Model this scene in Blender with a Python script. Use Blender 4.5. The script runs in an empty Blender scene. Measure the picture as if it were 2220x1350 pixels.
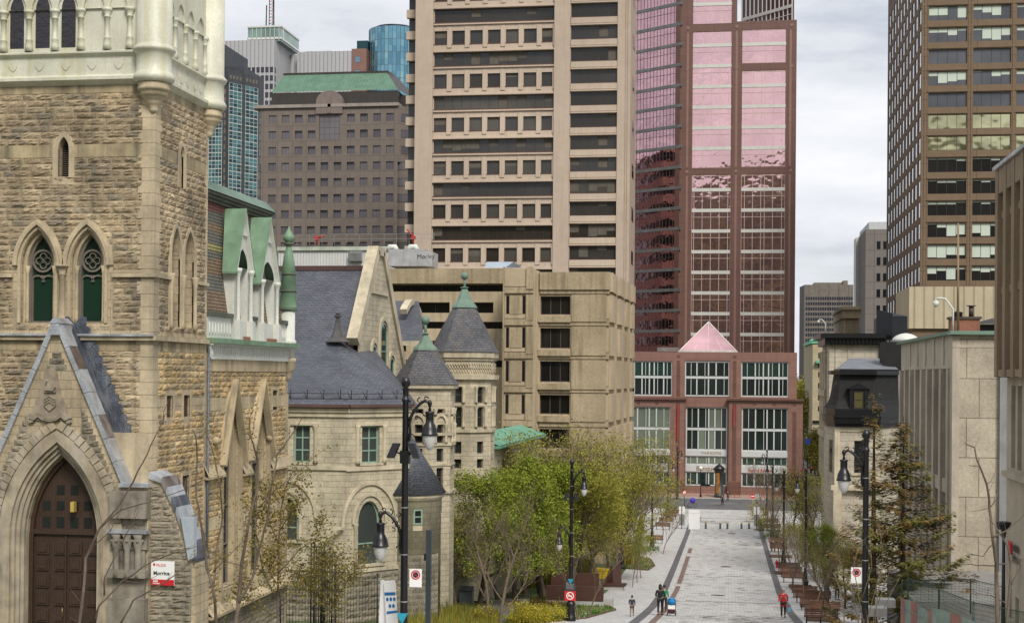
import bpy, math, random
from mathutils import Vector, Matrix
random.seed(7)
R = math.radians
sc = bpy.context.scene
# ------------------------------------------------------------------ camera
PW, PH, F = 2220.0, 1350.0, 3083.0
PITCH, ROLL, HOR = R(0.3), 0.0085, 812.0
SH = (HOR-675) - F*math.tan(PITCH)          # what the tilt leaves of the horizon drop is lens shift
def cam_rot(yaw): return Matrix.Rotation(yaw,3,'Z') @ Matrix.Rotation(math.pi/2+PITCH,3,'X') @ Matrix.Rotation(ROLL,3,'Z')
YAW = math.atan(473/F)
for _ in range(8):
    v = cam_rot(YAW).transposed() @ Vector((0,1,0))
    YAW += (1583 - (1110 + F*v.x/-v.z))/F
CR = cam_rot(YAW)
cd = bpy.data.cameras.new('camera'); cam = bpy.data.objects.new('camera', cd)
sc.collection.objects.link(cam); sc.camera = cam
cam.rotation_euler = CR.to_euler(); cam.location = (0,0,0)
cd.sensor_width = 36; cd.lens = F/PW*36; cd.shift_y = SH/PW; cd.clip_start = .5; cd.clip_end = 6000
def ray(px, py): return CR @ Vector(((px-1110)/F, (675-py+SH)/F, -1))
def W(px, py, Y): d = ray(px,py); return d*(Y/d.y)          # photo pixel -> point at distance Y down the street
def WX(px, py, X): d = ray(px,py); return d*(X/d.x)         # photo pixel -> point on a wall running along the street
# ------------------------------------------------------------------ light
SUN_EL, SUN_AZ = R(46), R(152)     # behind and right of the camera (azimuth from +Y, clockwise)
w = bpy.data.worlds.new("World"); sc.world = w; w.use_nodes = True
nt = w.node_tree; N = nt.nodes; L = nt.links; N.clear()
def wn(t, **k):
    n = N.new(t)
    for a, b in k.items(): setattr(n, a, b)
    return n
out = wn('ShaderNodeOutputWorld'); bg = wn('ShaderNodeBackground'); L.new(bg.outputs[0], out.inputs[0])
sky = wn('ShaderNodeTexSky', sky_type='NISHITA'); sky.sun_disc = False
sky.sun_elevation = SUN_EL; sky.sun_rotation = SUN_AZ; sky.air_density = 1.2; sky.dust_density = 1.5
tc = wn('ShaderNodeTexCoord'); mp = wn('ShaderNodeMapping'); mp.inputs['Scale'].default_value = (1,1,3.2)
L.new(tc.outputs['Generated'], mp.inputs[0])
n1 = wn('ShaderNodeTexNoise'); n1.inputs['Scale'].default_value = 3.0; n1.inputs['Detail'].default_value = 9; n1.inputs['Roughness'].default_value = .56; n1.inputs['Distortion'].default_value = .35
n2 = wn('ShaderNodeTexNoise'); n2.inputs['Scale'].default_value = 9; n2.inputs['Detail'].default_value = 8; n2.inputs['Roughness'].default_value = .6
L.new(mp.outputs[0], n1.inputs['Vector']); L.new(mp.outputs[0], n2.inputs['Vector'])
cov = wn('ShaderNodeValToRGB'); cov.color_ramp.elements[0].position = .30; cov.color_ramp.elements[0].color = (.55,.55,.55,1); cov.color_ramp.elements[1].position = .46
L.new(n1.outputs[0], cov.inputs[0])
tone = wn('ShaderNodeValToRGB'); e = tone.color_ramp.elements
e[0].position = .25; e[0].color = (4.2,4.8,6.1,1); e[1].position = .68; e[1].color = (10.4,10.5,10.8,1)
m0 = e.new(.46); m0.color = (7.9,8.2,8.8,1)
av = wn('ShaderNodeMix', data_type='FLOAT'); av.inputs[0].default_value = .4
L.new(n1.outputs[0], av.inputs[2]); L.new(n2.outputs[0], av.inputs[3]); L.new(av.outputs[0], tone.inputs[0])
mx = wn('ShaderNodeMix', data_type='RGBA')
L.new(cov.outputs[0], mx.inputs[0]); L.new(sky.outputs[0], mx.inputs[6]); L.new(tone.outputs[0], mx.inputs[7])
L.new(mx.outputs[2], bg.inputs[0]); bg.inputs[1].default_value = .092
sd = bpy.data.lights.new('sun', 'SUN'); sd.energy = 3.2; sd.angle = R(18); sd.color = (1,.95,.87)
so = bpy.data.objects.new('sun', sd); sc.collection.objects.link(so)
sv = Vector((math.sin(SUN_AZ)*math.cos(SUN_EL), math.cos(SUN_AZ)*math.cos(SUN_EL), math.sin(SUN_EL)))
so.rotation_euler = sv.to_track_quat('Z','Y').to_euler()
sc.view_settings.view_transform = 'Standard'; sc.view_settings.look = 'None'
sc.view_settings.exposure = 0.08; sc.view_settings.gamma = 1
sc.render.resolution_x = 1024; sc.render.resolution_y = 622
sc.render.engine = 'CYCLES'
# ------------------------------------------------------------------ materials
def newmat(name):
    m = bpy.data.materials.new(name); m.use_nodes = True
    nt = m.node_tree; b = nt.nodes['Principled BSDF']
    return m, nt, nt.nodes, nt.links, b
def col4(c): return (c[0],c[1],c[2],1)
def mixc(nt, fac, a, b, mode='MIX'):
    n = nt.nodes.new('ShaderNodeMix'); n.data_type = 'RGBA'; n.blend_type = mode
    for s, v in ((0,fac),(6,a),(7,b)):
        if isinstance(v,(int,float)): n.inputs[s].default_value = v
        elif isinstance(v,tuple): n.inputs[s].default_value = col4(v)
        else: nt.links.new(v, n.inputs[s])
    return n.outputs[2]
def noise(nt, scale, detail=4, vec=None, sxyz=None, rough=.55):
    n = nt.nodes.new('ShaderNodeTexNoise'); n.inputs['Scale'].default_value = scale; n.inputs['Detail'].default_value = detail
    n.inputs['Roughness'].default_value = rough
    if vec is None:
        g = nt.nodes.new('ShaderNodeNewGeometry'); vec = g.outputs['Position']
    if sxyz:
        mp = nt.nodes.new('ShaderNodeMapping'); mp.inputs['Scale'].default_value = sxyz
        nt.links.new(vec, mp.inputs[0]); vec = mp.outputs[0]
    nt.links.new(vec, n.inputs['Vector'])
    return n.outputs[0]
def ramp(nt, v, p0, p1, c0=(0,0,0), c1=(1,1,1)):
    n = nt.nodes.new('ShaderNodeValToRGB'); e = n.color_ramp.elements
    e[0].position = p0; e[1].position = p1; e[0].color = col4(c0); e[1].color = col4(c1)
    nt.links.new(v, n.inputs[0]); return n.outputs[0]
def bumpn(nt, b, h, dist, strength=1.0):
    n = nt.nodes.new('ShaderNodeBump'); n.inputs['Distance'].default_value = dist; n.inputs['Strength'].default_value = strength
    nt.links.new(h, n.inputs['Height']); nt.links.new(n.outputs[0], b.inputs['Normal'])
def mul(c, k): return tuple(min(1,x*k) for x in c)
def M(name, col, rough=.75, metal=0, var=.25, vs=.8, bump=0, streak=0, scol=None, fine=.12, rnd=0, alpha=1):
    m, nt, N, L, b = newmat(name)
    c = mixc(nt, ramp(nt, noise(nt, vs, 5), .3, .7), mul(col,1-var), mul(col,1+var*.6))
    if fine: c = mixc(nt, ramp(nt, noise(nt, vs*14, 3), .35, .65), mixc(nt, fine, c, (0,0,0)), c)
    if streak:
        s = ramp(nt, noise(nt, 1, 4, sxyz=(2.2,2.2,.14)), .48, .72)
        sm = N.new('ShaderNodeMath'); sm.operation='MULTIPLY'; sm.inputs[1].default_value = streak; L.new(s, sm.inputs[0])
        c = mixc(nt, sm.outputs[0], c, scol or mul(col,.35))
    if rnd:
        a = N.new('ShaderNodeAttribute'); a.attribute_name = 'rnd'
        c = mixc(nt, 1.0, c, ramp(nt, a.outputs['Fac'], 0, 1, (1-rnd,)*3, (1+rnd*.3,)*3), 'MULTIPLY')
    L.new(c, b.inputs['Base Color']); b.inputs['Roughness'].default_value = rough; b.inputs['Metallic'].default_value = metal
    if bump: bumpn(nt, b, noise(nt, vs*10, 5), bump)
    return m
def MB_brick(name, c1, c2, mort, bw, bh, ms=.012, rough=.8, bump=.01, var=.25, off=.5, streak=0, scol=None, sq=None, vs=.6, nb=.3):
    m, nt, N, L, b = newmat(name)
    uv = N.new('ShaderNodeUVMap'); br = N.new('ShaderNodeTexBrick')
    br.inputs['Scale'].default_value = 1; br.inputs['Brick Width'].default_value = bw; br.inputs['Row Height'].default_value = bh
    br.inputs['Mortar Size'].default_value = ms; br.inputs['Mortar Smooth'].default_value = .3; br.offset = off
    br.inputs['Color1'].default_value = col4(c1); br.inputs['Color2'].default_value = col4(c2); br.inputs['Mortar'].default_value = col4(mort)
    L.new(uv.outputs[0], br.inputs['Vector'])
    c = mixc(nt, 1.0, br.outputs[0], ramp(nt, noise(nt, vs, 6), .3, .7, (1-var,)*3, (1+var*.4,)*3), 'MULTIPLY')
    c = mixc(nt, 1.0, c, ramp(nt, noise(nt, vs*16, 4), .3, .7, (.82,)*3, (1.08,)*3), 'MULTIPLY')
    if streak:
        s = ramp(nt, noise(nt, 1, 4, sxyz=(2.0,2.0,.16)), .5, .75)
        sm = N.new('ShaderNodeMath'); sm.operation='MULTIPLY'; sm.inputs[1].default_value = streak; L.new(s, sm.inputs[0])
        c = mixc(nt, sm.outputs[0], c, scol or mul(c1,.3))
    L.new(c, b.inputs['Base Color']); b.inputs['Roughness'].default_value = rough
    if bump:
        inv = N.new('ShaderNodeMath'); inv.operation = 'MULTIPLY_ADD'; inv.inputs[1].default_value = -1; 
        L.new(br.outputs['Fac'], inv.inputs[0]); 
        nn = N.new('ShaderNodeMath'); nn.operation='MULTIPLY'; nn.inputs[1].default_value = nb; L.new(noise(nt, 9, 5), nn.inputs[0])
        L.new(nn.outputs[0], inv.inputs[2])
        bumpn(nt, b, inv.outputs[0], bump)
    return m
def glass(name, col, rough=.06, metal=0.0, wav=.02, ws=.35, spec=.5, var=.3, rnd=0):
    m, nt, N, L, b = newmat(name)
    c = mixc(nt, ramp(nt, noise(nt, .12, 2), .35, .65), mul(col,1-var), mul(col,1+var*.5))
    if rnd:
        a = N.new('ShaderNodeAttribute'); a.attribute_name = 'rnd'
        c = mixc(nt, 1.0, c, ramp(nt, a.outputs['Fac'], 0, 1, (1-rnd,)*3, (1.1,)*3), 'MULTIPLY')
    L.new(c, b.inputs['Base Color']); b.inputs['Roughness'].default_value = rough; b.inputs['Metallic'].default_value = metal
    b.inputs['Specular IOR Level'].default_value = spec
    if wav: bumpn(nt, b, noise(nt, ws, 2), wav)
    return m
def leafmat(name, c0, c1, cs=None, tr=.25):
    m, nt, N, L, b = newmat(name)
    a = N.new('ShaderNodeAttribute'); a.attribute_name = 'rnd'
    c = mixc(nt, a.outputs['Fac'], c0, c1)
    c = mixc(nt, ramp(nt, noise(nt, .9, 3), .35, .65), mixc(nt, .35, c, (0,0,0)) if cs is None else mixc(nt, .8, c, cs), c)
    L.new(c, b.inputs['Base Color']); b.inputs['Roughness'].default_value = .6; b.inputs['Specular IOR Level'].default_value = .2
    t = N.new('ShaderNodeBsdfTranslucent'); L.new(c, t.inputs[0]); ms = N.new('ShaderNodeMixShader'); ms.inputs[0].default_value = tr
    o = N['Material Output']; L.new(b.outputs[0], ms.inputs[1]); L.new(t.outputs[0], ms.inputs[2]); L.new(ms.outputs[0], o.inputs[0])
    return m
# ------------------------------------------------------------------ mesh building
Z = Vector((0,0,1))
class Fr:        # a wall's own axes: a along it, b up, c out of it
    def __init__(s, O, u): s.O = Vector(O); s.u = Vector(u).normalized(); s.n = s.u.cross(Z).normalized(); s.ang = math.atan2(s.u.y, s.u.x)
    def P(s, a, b, c=0): return s.O + s.u*a + Z*b + s.n*c
def front(Y): return Fr((0,Y,0),(1,0,0))           # faces the camera; a = x
def east(X): return Fr((X,0,0),(0,1,0))            # left-hand building's street side; a = y
def west(X): return Fr((X,0,0),(0,-1,0))           # right-hand building's street side; a = -y
LOC = Fr((0,0,0),(1,0,0))
class MB:
    def __init__(s): s.v=[]; s.f=[]; s.m=[]; s.r=[]; s.sm=[]
    def face(s, pts, m=0, r=None, sm=False):
        i = len(s.v); s.v += [tuple(p) for p in pts]; s.f.append(tuple(range(i,i+len(pts)))); s.m.append(m)
        s.r.append(random.random() if r is None else r); s.sm.append(sm)
    def box(s, x0,x1,y0,y1,z0,z1, m=0, fr=None):
        fr = fr or WORLD
        s.fbox(fr, x0,x1,z0,z1,y0,y1,m)
    def fbox(s, fr, a0,a1,b0,b1,c0,c1, m=0, r=None):
        P = fr.P; r = random.random() if r is None else r
        q = [P(a0,b0,c0),P(a1,b0,c0),P(a1,b1,c0),P(a0,b1,c0),P(a0,b0,c1),P(a1,b0,c1),P(a1,b1,c1),P(a0,b1,c1)]
        i = len(s.v); s.v += [tuple(p) for p in q]
        for f in ((4,5,6,7),(1,0,3,2),(5,1,2,6),(0,4,7,3),(7,6,2,3),(0,1,5,4)):
            s.f.append(tuple(i+k for k in f)); s.m.append(m); s.r.append(r); s.sm.append(False)
    def extr(s, fr, poly, c0, c1, m=0, back=False, r=None):      # poly: list of (a,b), counter-clockwise
        r = random.random() if r is None else r
        s.face([fr.P(a,b,c1) for a,b in poly], m, r)
        if back: s.face([fr.P(a,b,c0) for a,b in reversed(poly)], m, r)
        n = len(poly)
        for i in range(n):
            a,b = poly[i]; c,d = poly[(i+1)%n]
            s.face([fr.P(a,b,c0),fr.P(c,d,c0),fr.P(c,d,c1),fr.P(a,b,c1)], m, r)
    def slab(s, pts, z0, z1, m=0):                         # plan polygon, ccw
        s.face([(x,y,z1) for x,y in pts], m); s.face([(x,y,z0) for x,y in reversed(pts)], m); n = len(pts)
        for i in range(n):
            x,y = pts[i]; X,Y = pts[(i+1)%n]; s.face([(x,y,z0),(X,Y,z0),(X,Y,z1),(x,y,z1)], m)
    def sweep(s, fr, path, w0, w1, c0, c1, m=0):            # flat band beside a path on the wall, standing out from c0 to c1
        n = len(path); A=[]; B=[]
        for i,(a,b) in enumerate(path):
            p = path[max(0,i-1)]; q = path[min(n-1,i+1)]
            dx,dy = q[0]-p[0], q[1]-p[1]; l = math.hypot(dx,dy) or 1
            nx,ny = -dy/l, dx/l
            A.append((a+nx*w0,b+ny*w0)); B.append((a+nx*w1,b+ny*w1))
        P = fr.P
        for i in range(n-1):
            s.face([P(*A[i],c1),P(*A[i+1],c1),P(*B[i+1],c1),P(*B[i],c1)],m)
            s.face([P(*A[i],c0),P(*A[i+1],c0),P(*A[i+1],c1),P(*A[i],c1)],m)
            s.face([P(*B[i],c1),P(*B[i+1],c1),P(*B[i+1],c0),P(*B[i],c0)],m)
        for i in (0,n-1): s.face([P(*A[i],c0),P(*A[i],c1),P(*B[i],c1),P(*B[i],c0)],m)
    def tube(s, pts, rad, n=8, m=0, r=None, cap=True):
        pts = [Vector(p) for p in pts]; r = random.random() if r is None else r
        if not isinstance(rad,(list,tuple)): rad = [rad]*len(pts)
        base = len(s.v); side = None
        for i,p in enumerate(pts):
            d = (pts[min(i+1,len(pts)-1)]-pts[max(i-1,0)])
            if d.length < 1e-6: d = Vector((0,0,1))
            d.normalize()
            if side is None: side = d.orthogonal().normalized()
            else:
                side = side - d*side.dot(d)
                side = side.normalized() if side.length>1e-5 else d.orthogonal().normalized()
            up = d.cross(side)
            for k in range(n):
                t = 2*math.pi*k/n; s.v.append(tuple(p+(side*math.cos(t)+up*math.sin(t))*rad[i]))
        for i in range(len(pts)-1):
            for k in range(n):
                a = base+i*n+k; b = base+i*n+(k+1)%n
                s.f.append((a,b,b+n,a+n)); s.m.append(m); s.r.append(r); s.sm.append(n>4)
        if cap:
            for rg in (range(base+n-1,base-1,-1), range(base+(len(pts)-1)*n, base+len(pts)*n)):
                s.f.append(tuple(rg)); s.m.append(m); s.r.append(r); s.sm.append(False)
    def lathe(s, c, prof, n=16, m=0, a0=0, smooth=True, cap=True):   # prof: (radius, z) upwards
        c = Vector(c); base = len(s.v); r = random.random()
        for rr,z in prof:
            for k in range(n):
                t = a0+2*math.pi*k/n; s.v.append((c.x+rr*math.cos(t), c.y+rr*math.sin(t), c.z+z))
        for i in range(len(prof)-1):
            for k in range(n):
                a = base+i*n+k; b = base+i*n+(k+1)%n
                s.f.append((a,b,b+n,a+n)); s.m.append(m); s.r.append(r); s.sm.append(smooth)
        if cap:
            for rg in (range(base+n-1,base-1,-1), range(base+(len(prof)-1)*n, base+len(prof)*n)):
                s.f.append(tuple(rg)); s.m.append(m); s.r.append(r); s.sm.append(False)
    def ball(s, c, r, m=0, n=10, sz=1):
        s.lathe(c, [(max(.001,r*math.sin(math.pi*i/8)), -r*sz*math.cos(math.pi*i/8)) for i in range(9)], n, m)
    def mesh(s, name, mats):
        me = bpy.data.meshes.new(name); me.from_pydata(s.v, [], s.f)
        for m in mats: me.materials.append(m)
        me.polygons.foreach_set('material_index', s.m)
        me.polygons.foreach_set('use_smooth', s.sm)
        at = me.attributes.new('rnd','FLOAT','FACE'); at.data.foreach_set('value', s.r)
        uv = me.uv_layers.new(name='UVMap'); buf = [0.0]*(2*len(me.loops)); li = 0
        V = s.v
        for p in s.f:
            a,b,c = V[p[0]],V[p[1]],V[p[2]]
            n = (Vector(b)-Vector(a)).cross(Vector(c)-Vector(b))
            if n.length<1e-12: n = Vector((0,0,1))
            n.normalize()
            if abs(n.z)>.97: t = Vector((1,0,0)); bb = Vector((0,1,0))
            else: t = Z.cross(n).normalized(); bb = n.cross(t)
            for i in p:
                q = V[i]; buf[li] = q[0]*t.x+q[1]*t.y; buf[li+1] = q[0]*bb.x+q[1]*bb.y+q[2]*bb.z; li += 2
        uv.data.foreach_set('uv', buf)
        me.update(); return me
class _W:
    def P(s,a,b,c=0): return Vector((a,c,b))
WORLD = _W()
def _boxW(s, x0,x1,y0,y1,z0,z1,m=0):
    i = len(s.v); s.v += [(x0,y0,z0),(x1,y0,z0),(x1,y1,z0),(x0,y1,z0),(x0,y0,z1),(x1,y0,z1),(x1,y1,z1),(x0,y1,z1)]; r = random.random()
    for f in ((0,3,2,1),(4,5,6,7),(0,1,5,4),(1,2,6,5),(2,3,7,6),(3,0,4,7)):
        s.f.append(tuple(i+k for k in f)); s.m.append(m); s.r.append(r); s.sm.append(False)
MB.box = _boxW
# ------------------------------------------------------------------ objects
def thing(name, label, cat, loc=(0,0,0), rz=0, group=None, sc_=1):
    o = bpy.data.objects.new(name, None); sc.collection.objects.link(o); o.empty_display_size = .3
    o.location = loc; o.rotation_euler.z = rz; o.scale = (sc_,)*3; o['label'] = label; o['category'] = cat
    if group: o['group'] = group
    return o
KEEP = {'carved_crest','frame','tracery','louvre','door_glass','door_panelling','snow_guard','small_window_strip','frieze','chamfer_mullion','penthouse_frame','setback_mullion','pyramid_frame','curtain_wall','handle','mast','corner_rock_facing','turret_cap','roof_finial'}
def clusters(mb):
    """groups of faces that touch one another (within 3 cm): each group is a piece of its own"""
    V = mb.v; bb = []; par = {}
    for i,f in enumerate(mb.f):
        xs = [V[k] for k in f]; bb.append([min(p[c] for p in xs)-.015 for c in range(3)]+[max(p[c] for p in xs)+.015 for c in range(3)])
    P = list(range(len(bb)))
    def fd(a):
        while P[a]!=a: P[a] = P[P[a]]; a = P[a]
        return a
    own = {}
    for i,f in enumerate(mb.f):
        for k in f:
            if k in own: P[fd(i)] = fd(own[k])
            else: own[k] = i
    while True:        # merge boxes until nothing touches
        bx = {}
        for i,b in enumerate(bb):
            r = fd(i); c = bx.get(r)
            bx[r] = list(b) if c is None else [min(c[0],b[0]),min(c[1],b[1]),min(c[2],b[2]),max(c[3],b[3]),max(c[4],b[4]),max(c[5],b[5])]
        if len(bx)>4000: return [mb]
        rs = sorted(bx, key=lambda r: bx[r][2]); act = []; ch = False
        for r in rs:
            b = bx[r]; act = [a for a in act if bx[a][5]>=b[2]]
            for a in act:
                c = bx[a]
                if c[0]<=b[3] and b[0]<=c[3] and c[1]<=b[4] and b[1]<=c[4] and fd(a)!=fd(r): P[fd(a)] = fd(r); ch = True
            act.append(r)
        if not ch: break
    g = {}
    for i in range(len(bb)): g.setdefault(fd(i), []).append(i)
    if not 1<len(g)<=40: return [mb]
    out = []
    for fs in g.values():
        m = MB(); mp = {}
        for i in fs:
            for k in mb.f[i]:
                if k not in mp: mp[k] = len(m.v); m.v.append(V[k])
            m.f.append(tuple(mp[k] for k in mb.f[i])); m.m.append(mb.m[i]); m.r.append(mb.r[i]); m.sm.append(mb.sm[i])
        out.append(m)
    return out
def part(name, mb, mats, parent=None, world=True, label=None):
    if isinstance(mb, MB) and parent is not None and name not in KEEP and parent.get('category') in ('building','skyscraper','house') and len(mb.f)>6:
        cs = clusters(mb)
        if len(cs)>1:
            for c in cs: o = part1(name, c, mats, parent, world, label)
            return o
    return part1(name, mb, mats, parent, world, label)
def part1(name, mb, mats, parent=None, world=True, label=None):
    if isinstance(mb, MB):
        if not mb.f: return None
        me = mb.mesh(name, mats if isinstance(mats,(list,tuple)) else [mats])
    else: me = mb
    o = bpy.data.objects.new(name, me); sc.collection.objects.link(o)
    if parent is not None:
        o.parent = parent
        if world:
            root = parent
            while root.parent: root = root.parent
            if parent is root: o.location = -Vector(root.location)
    if label: o['label'] = label
    return o
def tag(o, label, cat, group=None):
    o['label'] = label; o['category'] = cat
    if group: o['group'] = group
    return o
def struct(name, mb, mats): o = part(name, mb, mats); o['kind'] = 'structure'; return o
def dup(root, loc, rz=0, label=None, group=None, s=1):
    def cp(o, par):
        c = o.copy(); sc.collection.objects.link(c); c.parent = par
        for ch in list(o.children): cp(ch, c)
        return c
    r = cp(root, None); r.location = loc; r.rotation_euler.z = rz; r.scale = (s,s,s)
    if label: r['label'] = label
    if group: r['group'] = group
    return r
# ------------------------------------------------------------------ walls
def arch(a0, a1, bs, rise, kind, n=10):                 # left to right over the top
    if kind=='round': return [((a0+a1)/2-(a1-a0)/2*math.cos(math.pi*i/n), bs+rise*math.sin(math.pi*i/n)) for i in range(n+1)]
    w = a1-a0; h = n//2; out = []
    for i in range(h+1):
        t = math.pi-math.pi/3*i/h; out.append((a1+w*math.cos(t), bs+math.sin(t)/.866*rise))
    return out+[(a0+a1-x,y) for x,y in reversed(out[:-1])]
def wall(mb, fr, a0,a1,b0,b1, ops=(), depth=.3, m=0, mr=None):
    """ops: (a0,a1,b0,b1[,kind,rise]) openings cut through the face, with reveals"""
    mr = m if mr is None else mr
    A = sorted({a0,a1,*[min(max(o[k],a0),a1) for o in ops for k in (0,1)]}); B = sorted({b0,b1,*[min(max(o[k],b0),b1) for o in ops for k in (2,3)]})
    P = fr.P; r = random.random()
    for j in range(len(B)-1):
        bm = (B[j]+B[j+1])/2; run = None
        for i in range(len(A)-1):
            am = (A[i]+A[i+1])/2
            hole = any(o[0]<am<o[1] and o[2]<bm<o[3] for o in ops)
            if not hole and run is None: run = A[i]
            if hole and run is not None:
                mb.face([P(run,B[j]),P(A[i],B[j]),P(A[i],B[j+1]),P(run,B[j+1])],m,r); run = None
        if run is not None: mb.face([P(run,B[j]),P(A[-1],B[j]),P(A[-1],B[j+1]),P(run,B[j+1])],m,r)
    for o in ops:
        x0,x1,y0,y1 = o[:4]
        if len(o)>4:
            bs = y1-o[5]; pts = arch(x0,x1,bs,o[5],o[4]); h = len(pts)//2
            mb.face([P(x0,y1)]+[P(*p) for p in pts[:h+1]], m, r) if pts[h][0]>x0 else 0
            mb.face([P(*p) for p in pts[h:]]+[P(x1,y1)], m, r)
        else: bs = y1; pts = [(x0,y1),(x1,y1)]
        path = [(x0,y0)]+([(x0,bs)] if len(o)<=4 else [])+[p for p in pts if len(o)>4]+([(x1,bs)] if len(o)<=4 else [])+[(x1,y0)]
        for p,q in zip(path,path[1:]): mb.face([P(*p),P(*p,-depth),P(*q,-depth),P(*q)], mr, r)
        mb.face([P(x0,y0,-depth),P(x0,y0),P(x1,y0),P(x1,y0,-depth)], mr, r)
def rock(mb, fr, a0,a1,b0,b1, holes=(), bh=.21, bw=(.38,.8), d=.075, m=0, seed=1, sub=4, joint=.012):
    """rock-faced coursed masonry: every stone a pitched face of its own. holes may be (a0,a1,b0,b1) or functions"""
    rg = random.Random(seed); b = b0
    nrow = max(1, round((b1-b0)/bh)); bh = (b1-b0)/nrow
    for j in range(nrow):
        b = b0+j*bh; a = a0 - rg.random()*bw[0]*.0
        while a < a1-.02:
            wd = rg.uniform(*bw); e = min(a+wd, a1)
            if a1-e < .15: e = a1
            segs = [(a,e)]
            for h in holes:
                if callable(h): lo = h(b+bh/2)
                else: lo = (h[0],h[1]) if h[2]-.02 < b+bh/2 < h[3]+.02 else None
                if not lo: continue
                ns = []
                for s0,s1 in segs:
                    if s1<=lo[0] or s0>=lo[1]: ns.append((s0,s1)); continue
                    if lo[0]-s0>.06: ns.append((s0,lo[0]))
                    if s1-lo[1]>.06: ns.append((lo[1],s1))
                segs = ns
            for s0,s1 in segs:
                nu = max(2, round((s1-s0)/.13)); nv = sub; rr = rg.random()
                top = rg.uniform(.5,1)*d; g = {}
                for u in range(nu+1):
                    for v in range(nv+1):
                        edge = u in (0,nu) or v in (0,nv)
                        c = .004 if edge else top*rg.uniform(.35,1.1)*(1.0 if v>1 else .8)
                        aa = s0+joint*.5+(s1-s0-joint)*u/nu + (0 if edge else rg.uniform(-.02,.02)); bb = b+joint*.5+(bh-joint)*(v/nv) + (0 if edge else rg.uniform(-.012,.012))
                        g[u,v] = len(mb.v); mb.v.append(tuple(fr.P(aa,bb,c)))
                for u in range(nu):
                    for v in range(nv):
                        mb.f.append((g[u,v],g[u+1,v],g[u+1,v+1],g[u,v+1])); mb.m.append(m); mb.r.append(rr); mb.sm.append(False)
            a = e
_wc = {}
def win_mesh(w, h, mats, nx=1, ny=1, fw=.05, kind=None, rise=0, blinds=None, fd=.05, bars=None):
    """glass (slot 0), frame (slot 1), blind (slot 2); local axes, bottom middle at the origin, looking along -y"""
    key = (round(w,2),round(h,2),tuple(x.name for x in mats),nx,ny,fw,kind,round(rise,2),blinds)
    if key in _wc: return _wc[key]
    mb = MB(); P = LOC
    if kind:
        pts = arch(-w/2,w/2,h-rise,rise,kind); mb.face([LOC.P(-w/2,0)]+[LOC.P(*p) for p in pts]+[LOC.P(w/2,0)][:1],0)
        if fw: mb.sweep(LOC, [(-w/2,0)]+pts+[(w/2,0)], 0, -fw, 0, fd, 1)
    else:
        for i in range(nx):
            for j in range(ny): mb.face([LOC.P(-w/2+w*i/nx,h*j/ny),LOC.P(-w/2+w*(i+1)/nx,h*j/ny),LOC.P(-w/2+w*(i+1)/nx,h*(j+1)/ny),LOC.P(-w/2+w*i/nx,h*(j+1)/ny)],0)
        if fw:
            mb.fbox(LOC,-w/2,-w/2+fw,0,h,0,fd,1); mb.fbox(LOC,w/2-fw,w/2,0,h,0,fd,1)
            mb.fbox(LOC,-w/2+fw,w/2-fw,0,fw,0,fd,1); mb.fbox(LOC,-w/2+fw,w/2-fw,h-fw,h,0,fd,1)
    if fw:
        hh = h-fw
        for i in range(1,nx): x = -w/2+w*i/nx; mb.fbox(LOC,x-fw*.4,x+fw*.4,fw,hh-rise*.3,0,fd*.8,1)
        for j in range(1,ny): y = (h-rise)*j/ny; mb.fbox(LOC,-w/2+fw,w/2-fw,y-fw*.4,y+fw*.4,0,fd*.7,1)
    if blinds:
        for i,bl in enumerate(blinds):
            if bl>0:
                x0 = -w/2+w*i/nx+fw*.5; x1 = -w/2+w*(i+1)/nx-fw*.5
                mb.fbox(LOC,x0,x1,h*(1-bl),h-fw,.004,.012,2)
    me = mb.mesh('window', mats); _wc[key] = me; return me
def windows(th, specs, limit=100, name='window'):
    """specs: (frame, a_mid, b0, c, mesh). The first hundred are parts of their own, the rest one part."""
    o = None; base = -Vector(th.location)
    for fr,a,b,c,me in specs[:limit]:
        o = bpy.data.objects.new(name, me); sc.collection.objects.link(o); o.parent = th
        o.location = fr.P(a,b,c)+base; o.rotation_euler.z = fr.ang
    rest = specs[limit:]
    if rest:
        mats = []; mb = MB()
        for fr,a,b,c,me in rest:
            idx = []
            for m in me.materials:
                if m not in mats: mats.append(m)
                idx.append(mats.index(m))
            i0 = len(mb.v)
            for v in me.vertices:
                q = fr.O+fr.u*(a+v.co.x)+Z*(b+v.co.z)+fr.n*(c-v.co.y); mb.v.append(tuple(q))
            for p in me.polygons:
                mb.f.append(tuple(i0+k for k in p.vertices)); mb.m.append(idx[p.material_index]); mb.r.append(random.random()); mb.sm.append(False)
        o = part(name, mb, mats, th); o['kind'] = 'stuff'
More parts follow.
